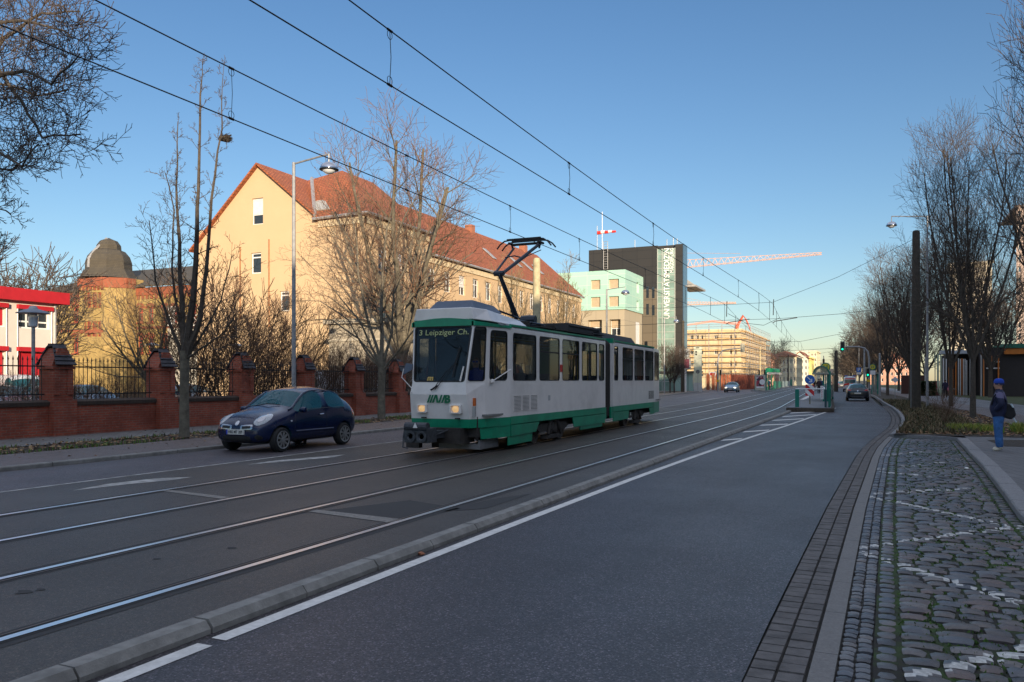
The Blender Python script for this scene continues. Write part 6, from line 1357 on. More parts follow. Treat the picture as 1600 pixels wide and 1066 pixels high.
# front end details
YF = 15.95
def fp_(u, v, dy=0.): return PX(u, v, YF + dy)
def sx(u): return rowX(u, YF)
for u0, u1, v0, v1 in ((651.7, 667.3, 631.3, 645.2), (702.8, 720.8, 631.8, 646.8)):
    a_, c_ = fp_(u0, v1), fp_(u1, v0); yy = YF + .02; w_ = .22; cx_ = (a_.x + c_.x) / 2; cz_ = (a_.z + c_.z) / 2
    mb = MB(); ww = (c_.x - a_.x) / 2; hh = (c_.z - a_.z) / 2; ring = lambda f, y: [V((cx_ + f * ww * p, y, cz_ + f * hh * q)) for p, q in ((-1, -.8), (-.8, -1), (.8, -1), (1, -.8), (1, .8), (.8, 1), (-.8, 1), (-1, .8))]
    mb.prism(ring(1, yy + .06), ring(1, yy - .05), caps=False); mb.prism(ring(1, yy - .05), ring(.72, yy - .06), caps=False); mb.prism(ring(.72, yy - .06), ring(.6, yy - .01), caps=False); mb.poly(ring(.6, yy - .01)); hb_ = mb.build('headlight_bezel', M_tw, tram)
    mb = MB(); mb.lathe([(.005, -.03), (.05, -.025), (.08, -.005), (.082, .01)], (cx_, yy - .028, cz_), 16, axis='y'); mb.build('headlight', M('warm_headlamp', (1., .6, .26), .3, emit=.14), tram, smooth=True)
    mb = MB(); mb.box(cx_ + .0, cx_ + .1, yy - .06, yy + .02, cz_ - hh - .12, cz_ - hh - .09); mb.build('step_hook', M_trub, tram)
# logo
mb = MB(); Yl = 15.932
def para(x0, x1, z0, z1, sh=.16): mb.prism([(x0, Yl, z0), (x1, Yl, z0), (x1 + sh * (z1 - z0) / .2, Yl, z1), (x0 + sh * (z1 - z0) / .2, Yl, z1)], [(x0, Yl + .004, z0), (x1, Yl + .004, z0), (x1 + sh * (z1 - z0) / .2, Yl + .004, z1), (x0 + sh * (z1 - z0) / .2, Yl + .004, z1)])
lx0, lx1 = rowX(666.8, Yl), rowX(702.5, Yl); lz0, lz1 = ZV(lx0, Yl, 629.2), ZV(lx0, Yl, 616.5); W_l = lx1 - lx0; sh = .075 * .2 / (lz1 - lz0)
for k in range(3): para(lx0 + k * W_l * .115, lx0 + (k * .115 + .075) * W_l, lz0, lz1, sh)
# V and B
xv_ = lx0 + W_l * .37; mb.prism([(xv_ + .0, Yl, lz1), (xv_ + W_l * .09, Yl, lz1), (xv_ + W_l * .15, Yl, lz0), (xv_ + W_l * .06, Yl, lz0)], [(xv_ + .0, Yl + .004, lz1), (xv_ + W_l * .09, Yl + .004, lz1), (xv_ + W_l * .15, Yl + .004, lz0), (xv_ + W_l * .06, Yl + .004, lz0)])
para(xv_ + W_l * .13, xv_ + W_l * .205, lz0, lz1, sh); para(xv_ + W_l * .26, xv_ + W_l * .335, lz0, lz1, sh)
m4 = MB(); text_mb(m4, 'B', (lz1 - lz0) * 1.4, (lx0 + W_l * .76, Yl + .002, lz0), (1, 0, 0), (0, 0, 1), .002, bold=.012); m4.v = [(x + (z - lz0) * sh * 5 * .2, y, z) for x, y, z in m4.v]; mb.add(m4.v, m4.f)
mb.build('logo', M('logo_green', (.0, .14, .06), .5), tram)
# destination display
mb = MB(); M_led = M('led_green', (.34, .4, .22), .5, emit=.06); s0 = 3.12
A_, B_, C_, D_ = L0[0], R0[0], R1[0], L1[0]; Qf = lambda s, t: (A_ * (1 - s) + B_ * s) * (1 - t) + (D_ * (1 - s) + C_ * s) * t
nfr = (B_ - A_).cross(D_ - A_).normalized(); ud = (D_ - A_).normalized(); ud = V((0, ud.y, ud.z)).normalized()
mb2_ = MB(); mb2_.poly([Qf(s, t) - nfr * .05 for s, t in ((.04, .78), (.96, .78), (.96, .975), (.04, .975))]); mb2_.build('display_box', M('display_dark', (.015, .018, .02), .5), tram)
m4 = MB(); o_ = Qf(.09, .835) - nfr * .004; text_mb(m4, '3 Leipziger Ch.', .2, (0, 0, 0), (1, 0, 0), (0, 0, 1), .001, bold=.001)
xw = max(p[0] for p in m4.v); tot = (Qf(.93, .84) - Qf(.09, .84)).length
m4.v = [tuple(o_ + V((1, 0, 0)) * (p[0] / xw * tot) + ud * p[2] * .92 + nfr * .002) for p in m4.v]; m4.build('destination', M_led, tram)
m4 = MB(); o_ = Qf(.27, .02) + nfr * .004; m4.prism([o_ + V((1, 0, 0)) * a + ud * b for a, b in ((0, 0), (.17, 0), (.17, .115), (.03, .115))], [o_ + V((1, 0, 0)) * a + ud * b - nfr * .004 for a, b in ((0, 0), (.17, 0), (.17, .115), (.03, .115))]); pb_ = m4.build('route_plate', M('plate_yellow', (.6, .42, .12), .6), tram)
m4 = MB(); text_mb(m4, '03', .12, o_ + V((.035, 0, 0)) + ud * .015 + nfr * .003, (1, 0, 0), ud, .001); m4.build('plate_digits', M_trub, pb_)
# wipers and white tube
mb = MB(); yw = -.03
wp = lambda s, t: Qf(s, t) + nfr * .03
for o in (0, .045): mb.tube([Qf(.42 + o, -.12) + nfr * .05, wp(.62 + o, .18), wp(.78 + o * .6, .34)], .008, 4)
mb.tube([Qf(.38, -.13) + nfr * .05, Qf(.5, -.05) + nfr * .04], .022, 5); mb.tube([wp(.83, .62), wp(.78, .33), wp(.76, .1)], .016, 5); mb.build('wiper', M_trub, tram)
mb = MB(); mb.tube([Qf(.9, .03) + nfr * .02, Qf(.93, .28) + nfr * .02], .02, 6); mb.build('hand_rail', M_tw, tram)
# mirrors
mb = MB(); ml = V((XC_ - .78, 15.85, 1.95)); mb.tube([V((XC_ - .72, 15.97, 1.5)), ml + V((-.12, -.02, -.2)), ml + V((-.08, 0, 0))], .012, 5); mb.tube([V((XC_ - .7, 15.97, 1.3)), V((XC_ - .68, 15.9, 1.42))], .01, 4); mb.build('mirror_arm', M_tw, tram)
mb = MB(); mb.prism([ml + V(p) for p in ((-.1, 0, -.14), (.16, -.03, -.02), (.17, -.03, .1), (-.02, 0, .13))], [ml + V(p) + V((0, .04, 0)) for p in ((-.1, 0, -.14), (.16, -.03, -.02), (.17, -.03, .1), (-.02, 0, .13))]); mb.build('mirror', M_tbox, tram)
pr_ = V((XC_ + 1.0, 16.72, 1.66)); mb = MB(); mb.tube([pr_, pr_ + V((.28, .35, .26)), pr_ + V((.3, .4, .27))], .013, 5); mb.lathe([(.02, -.05), (.05, -.03), (.05, .03), (.02, .05)], pr_ + V((.01, -.02, 0)), 8); mb.build('mirror_arm', M_tw, tram)
# indicator
mb = MB(); mb.box(XC_ + .8, XC_ + .86, 16.12, 16.17, 1.1, 1.28); mb.build('indicator', M('orange_lens', (.5, .1, .01), .3, coat=.5), tram); mb = MB(); mb.box(XC_ + .795, XC_ + .86, 16.1, 16.16, .86, 1.09); mb.build('reflector', M_zinc, tram)
# ventilation grilles
for grp, T, n_, x_ in (((17.68, 18.2, 18.72), V, 11, XC_ + HW_), ((cy2(1023.8) - .05,), T2, 9, XC_ + HW_)):
    for y in grp:
        mb = MB(); wd = .46 if T is V else .9; mb.prism([T((x_ + .003, y, .93)), T((x_ + .003, y + wd, .93)), T((x_ + .003, y + wd, 1.31)), T((x_ + .003, y, 1.31))], [T((x_ + .012, y, .93)), T((x_ + .012, y + wd, .93)), T((x_ + .012, y + wd, 1.31)), T((x_ + .012, y, 1.31))])
        if T is T2: mb = MB()
        gr_ = mb.build('ventilation_grille', M_tw, tram) if mb.v else tram
        m5 = MB()
        for k in range(n_): z = .955 + k * .033; m5.prism([T((x_ + .0125, y + .03, z)), T((x_ + .0125, y + wd - .03, z)), T((x_ + .0125, y + wd - .03, z + .009)), T((x_ + .0125, y + .03, z + .009))], [T((x_ + .015, y + .03, z)), T((x_ + .015, y + wd - .03, z)), T((x_ + .015, y + wd - .03, z + .009)), T((x_ + .015, y + .03, z + .009))])
        if T is V: m5.build('louvre', M_tdark, gr_)
ym0 = W2e - .35; mb = MB()
for k in range(3):
    for j in range(8): q = [T2((x_ + (.006 if d else .001), ym0 - .55 + k * .3 + a_, .96 + j * .04 + b_)) for d in (0, 1) for a_, b_ in ((0, 0), (.24, 0), (.24, .02), (0, .02))]; mb.prism(q[:4], q[4:])
mb.build('ventilation_grille', M_tdark, tram)
mb = MB(); mb.box(XC_ + HW_ + .002, XC_ + HW_ + .006, 19.95, 20.1, 1.14, 1.28); mb.build('hatch', M('hatch_line', (.4, .4, .4), .6), tram)
mb = MB(); mb.box(XC_ + HW_ + .004, XC_ + HW_ + .02, 20.84, 20.98, 1.92, 2.12); mb.build('door_button_box', M('red_box', (.5, .02, .015), .5), tram)
# coupler
cpl = PX(657, 677, 15.25); mb = MB()
mb.box(cpl.x - .3, cpl.x + .3, 15.05, 15.45, cpl.z - .2, cpl.z + .12); mb.tube([(cpl.x - .28, 15.1, cpl.z + .15), (cpl.x + .28, 15.1, cpl.z + .15)], .1, 10); mb.lathe([(.11, 0), (.14, -.03), (.08, -.03), (.06, .0)], (cpl.x - .12, 15.03, cpl.z - .06), 14, axis='y'); mb.lathe([(.11, 0), (.14, -.03), (.08, -.03), (.06, .0)], (cpl.x + .16, 15.03, cpl.z - .06), 14, axis='y')
mb.tube([(cpl.x - .33, 15.15, cpl.z + .2), (cpl.x - .36, 15.12, cpl.z - .1), (cpl.x - .3, 15.0, cpl.z - .3), (cpl.x - .2, 15.05, cpl.z - .32)], .02, 5); mb.box(XC_ - .2, XC_ + .2, 15.4, 16.3, .38, .55); mb.tube([(cpl.x + .2, 15.3, cpl.z - .1), (XC_ + .3, 16.0, .58)], .02, 5)
mb.build('coupler', M('coupler_grey', (.055, .06, .068), .6, metal=.3, var=.4, scale=12), tram, bevel=.012)
mb = MB(); c_ = V((cpl.x + .02, 14.99, cpl.z + .18)); mb.poly([c_ + V((-.06, 0, -.05)), c_ + V((.06, 0, -.05)), c_ + V((0, 0, .07))]); mb.build('warning_triangle', M_frw, tram)
mb = MB(); mb.box(XC_ - .95, XC_ - .6, 16.1, 16.25, .1, .38); mb.box(XC_ - .55, XC_ + .4, 16.6, 16.75, .08, .3); mb.build('fender', M_tdark, tram)
mb = MB(); mb.box(XC_ - .25, XC_ + .78, 16.42, 16.5, .09, .22); mb.box(XC_ + .78, XC_ + .83, 16.42, 17.4, .09, .3); mb.build('track_guard', M('guard_grey', (.16, .16, .165), .6, var=.3), tram)
# roof equipment
mb = MB(); mb.box(XC_ - .5, XC_ + .8, 20.2, 24.7, 3.13, 3.17)
for y in (19.3, 21.2): mb.box(XC_ - .8, XC_ + .8, y, y + .1, 3.12, 3.24)
mb.build('roof_walkway', M_tdark, tram)
for a_, b_, h in ((colY(851, XC_), colY(912, XC_) - .5, 3.4), (colY(913, XC_) - .3, 24.75, 3.27)): mb = MB(); mb.box(XC_ - .45, XC_ + .75, a_, b_, 3.175, h); mb.box(XC_ - .48, XC_ + .79, a_ + .1, b_ - .1, h - .09, h - .05); mb.build('resistor_box', M('resistor_dark', (.035, .034, .036), .7), tram, bevel=.015)
mb = MB(); q = [T2((XC_ + a_, y, z)) for z, c_ in ((3.08, 0), (3.32, .12)) for a_, y in ((-.6 + c_, 26.0), (.7 - c_, 26.0), (.7 - c_, 30.4 - c_ * 2), (-.6 + c_, 30.4 - c_ * 2))]; mb.prism(q[:4], q[4:]); mb.build('resistor_box', M('resistor_dark', (.035, .034, .036), .7), tram)
# pantograph
pg = MB(); kn = V((XC_, 19.2, 4.52)); bs_ = V((XC_, 20.35, 3.42)); hdY = 21.0; hz = 5.68
for s in (-.45, .45): pg.tube([(XC_ + s, 18.95, 3.27), (XC_ + s, 21.3, 3.27)], .03, 5)
for y in (19.1, 20.3, 21.2): pg.tube([(XC_ - .5, y, 3.27), (XC_ + .5, y, 3.27)], .035, 6)
for s in (-.45, .45):
    for y in (19.1, 21.2): pg.lathe([(.05, 3.1), (.08, 3.14), (.05, 3.18), (.08, 3.22), (.04, 3.27)], (XC_ + s, y, 0), 8)
pg.lathe([(.12, -.22), (.14, 0), (.12, .22)], (XC_ + .2, 20.7, 3.38), 8, axis='x'); pg.tube([(XC_ - .1, 18.7, 3.38), (XC_, 19.2, 3.52), (XC_ + .1, 20.3, 3.4)], .03, 5); pgb = pg.build('pantograph_base', M_pan, tram)
pg = MB(); pg.tube([bs_, kn], [.075, .055], 8); pg.tube([V((XC_ + .09, 19.95, 3.4)), kn + V((.06, -.12, -.05))], .022, 5); pg.tube([kn + V((-.14, 0, 0)), kn + V((.14, 0, 0))], .07, 8); pg.build('lower_arm', M_pan, tram)
pg = MB()
hc = V((XC_, hdY, hz - .1))
pg.tube([kn + V((-.12, -.02, 0)), V((XC_ - .34, hdY - .1, hz - .22))], .032, 6); pg.tube([kn + V((.12, -.02, 0)), V((XC_ + .42, hdY + .05, hz - .1))], .045, 6); pg.tube([V((XC_ - .24, 20.1, 5.08)), V((XC_ + .02, 20.15, 5.12)), V((XC_ + .26, 20.1, 5.05))], .02, 5); pg.tube([kn + V((.14, -.06, -.04)), V((XC_ + .35, 20.3, 5.12)), V((XC_ + .46, hdY, hz - .3))], .014, 4); pg.build('upper_arm', M_pan, tram)
pg = MB()
for dy in (-.17, .17):
    pts = [(-.84, -.22), (-.74, -.1), (-.6, -.01), (-.3, .02), (.3, .02), (.6, -.01), (.74, -.1), (.84, -.22)]; pg.tube([V((XC_ + a_, hdY + dy, hz + b_)) for a_, b_ in pts], .022, 6)
    pg.box(XC_ - .52, XC_ + .52, hdY + dy - .03, hdY + dy + .03, hz - .01, hz + .045)
for a_ in (-.45, .45): pg.tube([V((XC_ + a_, hdY - .2, hz - .08)), V((XC_ + a_, hdY + .2, hz - .08))], .035, 6); pg.tube([V((XC_ + a_, hdY, hz - .08)), V((XC_ + a_ * .9, hdY, hz - .25))], .03, 5)
pg.tube([V((XC_ - .45, hdY, hz - .1)), V((XC_ + .45, hdY, hz - .1))], .04, 6); pg.build('contact_shoe', M('pantograph_black', (.012, .012, .012), .6), tram)
# interior
mb = MB(); mb.box(XC_ - 1.05, XC_ + 1.05, 16.4, 24.9, .86, .9); q = [T2((XC_ + a_, y, z)) for z in (.86, .9) for a_, y in ((-1.05, 25.8), (1.05, 25.8), (1.05, 33.2), (-1.05, 33.2))]; mb.prism(q[:4], q[4:]); mb.build('floor', M_tin, tram)
mb = MB(); mb.box(XC_ - 1.0, XC_ + .25, 17.6, 17.63, .9, 2.9); mb.build('cab_partition', M('partition_dark', (.05, .055, .06), .5), tram)
mb = MB(); mb.box(XC_ - .62, XC_ + .62, 16.3, 16.62, .9, 1.6); mb.box(XC_ + .1, XC_ + .3, 16.3, 16.5, 1.6, 1.72); mb.build('driving_desk', M('desk_dark', (.03, .032, .035), .6), tram)
for y, T in [(18.3 + .85 * k, V) for k in range(5)] + [(26.9 + .85 * k, T2) for k in range(6)]:
    for s in (-1, 1):
        mb = MB(); xx = XC_ + s * .72; q = [T((xx + a_, y + b_, z)) for z in (1.28, 1.36) for a_, b_ in ((-.22, 0), (.22, 0), (.22, .4), (-.22, .4))]; mb.prism(q[:4], q[4:]); q = [T((xx + a_, y + b_ + (z - 1.3) * .15, z)) for z in (1.3, 1.86) for a_, b_ in ((-.22, .38), (.22, .38), (.22, .44), (-.22, .44))]; mb.prism(q[:4], q[4:]); mb.build('seat', M_seat, tram)
for xx, y, T in ((.72, 23.0, V), (.72, 23.75, V), (.3, 24.5, V), (-.6, 20.2, V), (.5, 22.3, V), (.4, 26.4, T2), (.3, 30.0, T2), (-.5, 28.0, T2)): mb = MB(); mb.tube([T((XC_ + xx, y, .9)), T((XC_ + xx, y, 3.0))], .022, 8); mb.build('grab_pole', M_yp, tram)
mb = MB(); mb.tube([(XC_ + .4, 17.8, 2.75), (XC_ + .4, 24.7, 2.75)], .018, 5); mb.tube([(XC_ - .4, 17.8, 2.75), (XC_ - .4, 24.7, 2.75)], .018, 5); mb.build('hand_rail', M_yp, tram)
mb = MB(); mb.box(XC_ - .95, XC_ + .1, 24.2, 24.23, .9, 2.75); mb.build('green_panel', M('inner_green', (.01, .12, .03), .6), tram)
drv = thing('person', 'tram driver with mirrored blue sunglasses and blue jacket behind the cab side window', 'person', (XC_ + .38, 17.1, .9), rz=R(20), local=True)
person('', None, 0, M('driver_blue', (.01, .03, .3), .8), M_blk, M_shoeb, 1.75, seated=True, arms='wheel', parent=drv, glasses=True, hair=M('brown_hair', (.1, .05, .025), .8))
mb = MB(); mb.box(XC_ + .1, XC_ + .62, 17.28, 17.36, 1.3, 2.0); mb.box(XC_ + .12, XC_ + .6, 16.95, 17.35, 1.25, 1.36); mb.build('driver_seat', M_seat, tram)
# ================================================================ CARS
from mathutils.bvhtree import BVHTree
M_tyre = M('tyre', (.014, .014, .015), .85, bmp=.2, bs=60); M_rim = M('rim_silver', (.4, .41, .42), .35, metal=.7); M_plastic = M('black_plastic', (.014, .014, .015), .55); M_arch = M('wheel_well', (.006, .006, .006), .9)
M_cgl = glass('car_glass', (.015, .11, .14), .7, .02); M_cgl.node_tree.nodes['Principled BSDF'].inputs['Specular IOR Level'].default_value = .5; M_chr = M('chrome', (.55, .55, .57), .2, metal=.9); M_lens = M('lamp_lens', (.42, .44, .46), .12, coat=.8, var=.3, scale=30); M_taill = M('tail_lamp_red', (.4, .008, .01), .25, coat=.6); M_plate = M('number_plate', (.62, .62, .58), .5)
M_lit = M('lit_headlamp', (1, .85, .6), .3, emit=1.2)
def paint(name, c, rough=.28, metal=.25): return M(name, c, rough, metal=metal, var=.05, coat=.8)
def car(label, loc, rz, st, L, W, col, wheels, wr=.29, cabin=None, gl=None, group=None, name='car', lights=None, cat='car', detail=2, rail=False):
    """st rows: y, halfwidth, z bottom, z belt, roof halfwidth, z roof edge, z roof; cabin: dict of station pairs that are glass"""
    root = thing(name, label, cat, (0, 0, 0), group, 0, local=True)
    me = bpy.data.meshes.new('body'); V_ = []; F_ = []; Mi = []
    for y, w, zb, zbelt, rw_, zre, zr in st:
        half = [(0, zb), (w * .8, zb), (w * .97, zb + .1), (w, zb + (zbelt - zb) * .55), (w * .975, zbelt), (rw_, zre), (rw_ * .55, zr), (0, zr + .012)]
        V_ += [(x, y, z) for x, z in half] + [(-x, y, z) for x, z in half[1:-1][::-1]]
    n = 14; S = len(st)
    for i in range(S - 1):
        for j in range(n):
            F_.append((i * n + j, i * n + (j + 1) % n, (i + 1) * n + (j + 1) % n, (i + 1) * n + j)); k = j if j < 7 else 13 - j
            m = 0
            if k == 4 and i in cabin['side']: m = 1
            if k in (5, 6) and i in cabin['front']: m = 2
            if k in (5, 6) and i in cabin['rear']: m = 3
            if k == 4 and i in cabin.get('rear3', ()): m = 3
            Mi.append(m)
    F_.append(tuple(range(n))[::-1]); Mi.append(0); F_.append(tuple((S - 1) * n + j for j in range(n))); Mi.append(0)
    me.from_pydata(V_, [], F_); me.update(); bm = bmesh.new(); bm.from_mesh(me); bmesh.ops.recalc_face_normals(bm, faces=bm.faces[:])
    cr = bm.edges.layers.float.new('crease_edge')
    bm.faces.ensure_lookup_table()
    for e in bm.edges:
        ms = {Mi[f.index] for f in e.link_faces}
        if len(ms) > 1: e[cr] = .55
    bm.to_mesh(me); bm.free()
    for k in range(4): me.materials.append([col, M_cgl, M_cgl, M_cgl][k])
    for p, m in zip(me.polygons, Mi): p.material_index = m
    o = bpy.data.objects.new('body', me); COL.objects.link(o)
    s = o.modifiers.new('s', 'SUBSURF'); s.levels = s.render_levels = detail
    cm = MB()
    for wy in wheels:
        for sx in (-1, 1): cm.lathe([(wr * 1.17, -.3), (wr * 1.17, .16)] if sx > 0 else [(wr * 1.17, -.16), (wr * 1.17, .3)], (sx * (W - .08), wy, wr * 1.04), 28, axis='x')
    co = cm.build('cut', M_arch, at=(0, 0, 0)); b_ = o.modifiers.new('b', 'BOOLEAN'); b_.object = co; b_.operation = 'DIFFERENCE'; b_.solver = 'EXACT'; b_.material_mode = 'TRANSFER' if hasattr(b_, 'material_mode') else b_.material_mode
    bake(o); bpy.data.objects.remove(co)
    me = o.data; bvh = BVHTree.FromPolygons([v.co.copy() for v in me.vertices], [list(p.vertices) for p in me.polygons])
    # split the panes off as parts
    names = {1: 'side_window', 2: 'windscreen', 3: 'rear_window'}
    matn = [m.name if m else '' for m in me.materials]
    for idx in (1, 2, 3):
        fs = [p for p in me.polygons if p.material_index == idx]
        for sgn in ((-1, 1) if idx == 1 else (0,)):
            sub = [p for p in fs if sgn == 0 or p.center.x * sgn > 0]
            if not sub: continue
            mb = MB(); mp = {}
            for p in sub:
                for v in p.vertices:
                    if v not in mp: mp[v] = len(mb.v); mb.v.append(tuple(me.vertices[v].co))
                mb.f.append([mp[v] for v in p.vertices]); mb.m.append(0)
            mb.build(names[idx], M_cgl, root, smooth=True)
    bm = bmesh.new(); bm.from_mesh(me); bmesh.ops.delete(bm, geom=[f for f in bm.faces if f.material_index in (1, 2, 3)], context='FACES'); bm.to_mesh(me); bm.free()
    me.materials.clear(); me.materials.append(col); me.materials.append(M_arch)
    for p in me.polygons:
        p.use_smooth = True; c = p.center
        p.material_index = 1 if any(math.hypot(c.y - wy, c.z - wr * 1.04) < wr * 1.18 and abs(c.x) < W - .03 and math.hypot(c.y - wy, c.z - wr * 1.04) > -1 and (abs(p.normal.x) > .9 and abs(c.x) < W - .2 or math.hypot(c.y - wy, c.z - wr * 1.04) > wr * 1.15 and abs(p.normal.x) < .15) for wy in wheels) else 0
    me.set_sharp_from_angle(angle=R(50)); o.parent = root
    # cabin inside: dark seats and floor
    ys = [s_[0] for s_ in st]; y0 = ys[min(cabin['front'])] + .35; y1 = ys[max(cabin['rear'])] - .3; mb = MB(); mb.box(-W * .8, W * .8, y0, y1, .35, .72)
    for sx in (-.36, .36):
        mb.box(sx - .22, sx + .22, y0 + .9, y0 + 1.05, .6, 1.12); mb.box(sx - .12, sx + .12, y0 + .93, y0 + 1.03, 1.12, 1.3)
    mb.build('seats', M_plastic, root)
    for wy in wheels:
        for sx in (-1, 1):
            mb = MB(); c = (sx * (W - .1), wy, wr); mb.lathe([(wr * .62, .085), (wr * .66, .1), (wr * .92, .1), (wr, .07), (wr, -.07), (wr * .9, -.1), (wr * .3, -.1)] if sx > 0 else [(wr * .3, .1), (wr * .9, .1), (wr, .07), (wr, -.07), (wr * .92, -.1), (wr * .66, -.1), (wr * .62, -.085)], c, 28, axis='x'); w_ = mb.build('wheel', M_tyre, root, smooth=True)
            mb = MB(); f = sx
            rg = lambda r_, o_: [V((c[0] + f * o_, wy + math.cos(2 * math.pi * k / 24) * r_, wr + math.sin(2 * math.pi * k / 24) * r_)) for k in range(24)]
            mb.prism(rg(wr * .74, .1), rg(wr * .73, .114), caps=False); mb.prism(rg(wr * .73, .114), rg(wr * .65, .106), caps=False)
            for k in range(9):
                a = 2 * math.pi * k / 9; p0 = V((c[0] + f * .112, wy + math.cos(a) * wr * .1, wr + math.sin(a) * wr * .1)); p1 = V((c[0] + f * .104, wy + math.cos(a) * wr * .62, wr + math.sin(a) * wr * .62)); t = V((0, -math.sin(a), math.cos(a))) * wr * .07
                mb.prism([p0 - t * .8, p1 - t * 1.3, p1 + t * 1.3, p0 + t * .8], [p - V((f * .03, 0, 0)) for p in (p0 - t * .8, p1 - t * 1.3, p1 + t * 1.3, p0 + t * .8)])
            mb.lathe([(.005, f * .118), (wr * .2, f * .116), (wr * .22, f * .09)][::(1 if f < 0 else -1)], c, 12, axis='x')
            mb.build('rim', M_rim, w_)
    def proj(pts, ax, off=.006, sgn=-1):
        o_ = []
        for p in pts:
            if ax == 'y': org = V((p[0], -3 if sgn < 0 else L + 3, p[1])); d = V((0, -sgn, 0))
            else: org = V((sgn * 3, p[0], p[1])); d = V((-sgn, 0, 0))
            h = bvh.ray_cast(org, d)
            if h[0] is None: return None
            nrm = h[1]; nrm = nrm if nrm.dot(d) < 0 else -nrm
            o_.append(h[0] + nrm * off)
        return o_
    def patch(name, mat, ax, c, rx, rz_, sgn=-1, shape='ellipse', off=.006, tilt=0., n=14, bulge=0., par=None):
        mb = MB(); rings = []; ok = True
        for fr in (.02, .5, .85, 1.):
            pts = []
            for k in range(n * 2):
                a = math.pi * k / n; ca, sa = math.cos(a), math.sin(a)
                if shape == 'rect': m_ = max(abs(ca), abs(sa)); ca /= m_; sa /= m_
                x, z = ca * rx * fr, sa * rz_ * fr; pts.append((c[0] + x * math.cos(tilt) - z * math.sin(tilt), c[1] + x * math.sin(tilt) + z * math.cos(tilt)))
            q = proj(pts, ax, off + bulge * (1 - fr * fr), sgn)
            if q is None: return None
            rings.append(q)
        rings.append(proj(pts, ax, -.004, sgn))
        for a_, b_ in zip(rings, rings[1:]): mb.prism(a_, b_, caps=False)
        mb.poly(rings[0]); return mb.build(name, mat, par or root, smooth=True)
    root['_tmp'] = 1; del root['_tmp']
    root.location = loc; root.rotation_euler = (0, 0, rz)
    return root, patch, proj, bvh
def mirror(root, y, z, W, col, s=(1, -1)):
    for sx in s:
        mb = MB(); mb.lathe([(.02, -.1), (.07, -.08), (.085, 0), (.075, .07), (.02, .09)], (sx * (W + .1), y, z), 12, axis='x'); mb.v = [(x, y + (yy - y) * .8, z + (zz - z) * .85) for x, yy, zz in mb.v]; m_ = mb.build('mirror', col, root, smooth=True)
HATCH = [(0.0, .50, .32, .50, .44, .56, .58), (.06, .66, .24, .60, .54, .70, .72), (.35, .79, .19, .74, .62, .86, .89), (.80, .82, .19, .86, .66, .94, .99), (.98, .825, .19, .90, .68, .985, 1.03),
         (1.12, .83, .19, .92, .70, 1.03, 1.09), (1.62, .83, .19, .95, .61, 1.36, 1.44), (1.78, .83, .19, .96, .60, 1.42, 1.49), (2.26, .83, .19, .97, .60, 1.45, 1.53), (2.36, .83, .19, .975, .60, 1.45, 1.53),
         (2.85, .83, .19, .98, .58, 1.40, 1.48), (3.18, .82, .20, .985, .56, 1.30, 1.40), (3.32, .815, .21, .98, .60, 1.2, 1.30), (3.58, .78, .24, .92, .66, 1.0, 1.04), (3.70, .72, .30, .74, .60, .82, .84), (3.72, .6, .36, .6, .5, .68, .7)]
M_mb = M('midnight_blue_paint', (.002, .009, .045), .25, coat=.35, spec=.4, var=.05)
L_, W_ = 3.72, .83
mcx, mcy = G(439, 706.6, ZL); fwx = mcx
cl, patch, proj, bvh = car('small dark blue three door hatchback driving towards the camera beside the left kerb', (mcx - .80, mcy - .62 + .0, ZL), 0, HATCH, L_, W_, M_mb, (.66, 3.08), .29, dict(side=(5, 6, 7, 9, 10), front=(5,), rear=(12,)), name='car')
for sx in (-1, 1):
    patch('headlight', M_lens, 'y', (sx * .56, .77), .135, .125, tilt=sx * -.35, bulge=.03); patch('grille', M_chr, 'y', (sx * .30, .60), .17, .055, shape='rect', tilt=sx * .06, off=.012)
    patch('grille_opening', M_plastic, 'y', (sx * .30, .598), .115, .028, shape='rect', off=.02, tilt=sx * .06); patch('fog_lamp', M_plastic, 'y', (sx * .6, .37), .07, .06, off=.004)
    patch('lamp_reflector', M_chr, 'y', (sx * .57, .76), .055, .055, off=.04)
for sx in (-1, 1):
    mb = MB(); mb.tube([(sx * .70, 1.0, .99), (sx * .70, 1.14, 1.04), (sx * .645, 1.42, 1.24), (sx * .6, 1.66, 1.375), (sx * .585, 1.9, 1.43), (sx * .58, 2.3, 1.45), (sx * .565, 2.8, 1.405), (sx * .56, 3.1, 1.31)], [.02, .03, .032, .03, .02, .018, .018, .02], 6); mb.build('roof_pillar', M_mb, cl, smooth=True)
patch('air_intake', M_plastic, 'y', (0, .33), .42, .07, shape='rect', off=.003)
patch('badge', M_chr, 'y', (0, .685), .055, .055, off=.012); pp = proj([(-.26, .44), (.26, .44), (.26, .55), (-.26, .55)], 'y', .02); yy = min(p.y for p in pp) - .01
mb = MB(); mb.box(-.26, .26, yy - .01, yy + .03, .435, .55); npl = mb.build('number_plate', M_plate, cl)
mb = MB(); mb.box(-.26, -.215, yy - .012, yy - .009, .437, .548); mb.build('blue_strip', M('euro_blue', (.01, .04, .4), .5), npl); mb = MB(); text_mb(mb, 'HBS MT 209', .098, (-.2, yy - .0115, .46), (1, 0, 0), (0, 0, 1), .001, bold=.002, font_sx=.85); mb.build('plate_letters', M_plastic, npl)
mirror(cl, 1.28, .98, W_, M_mb)
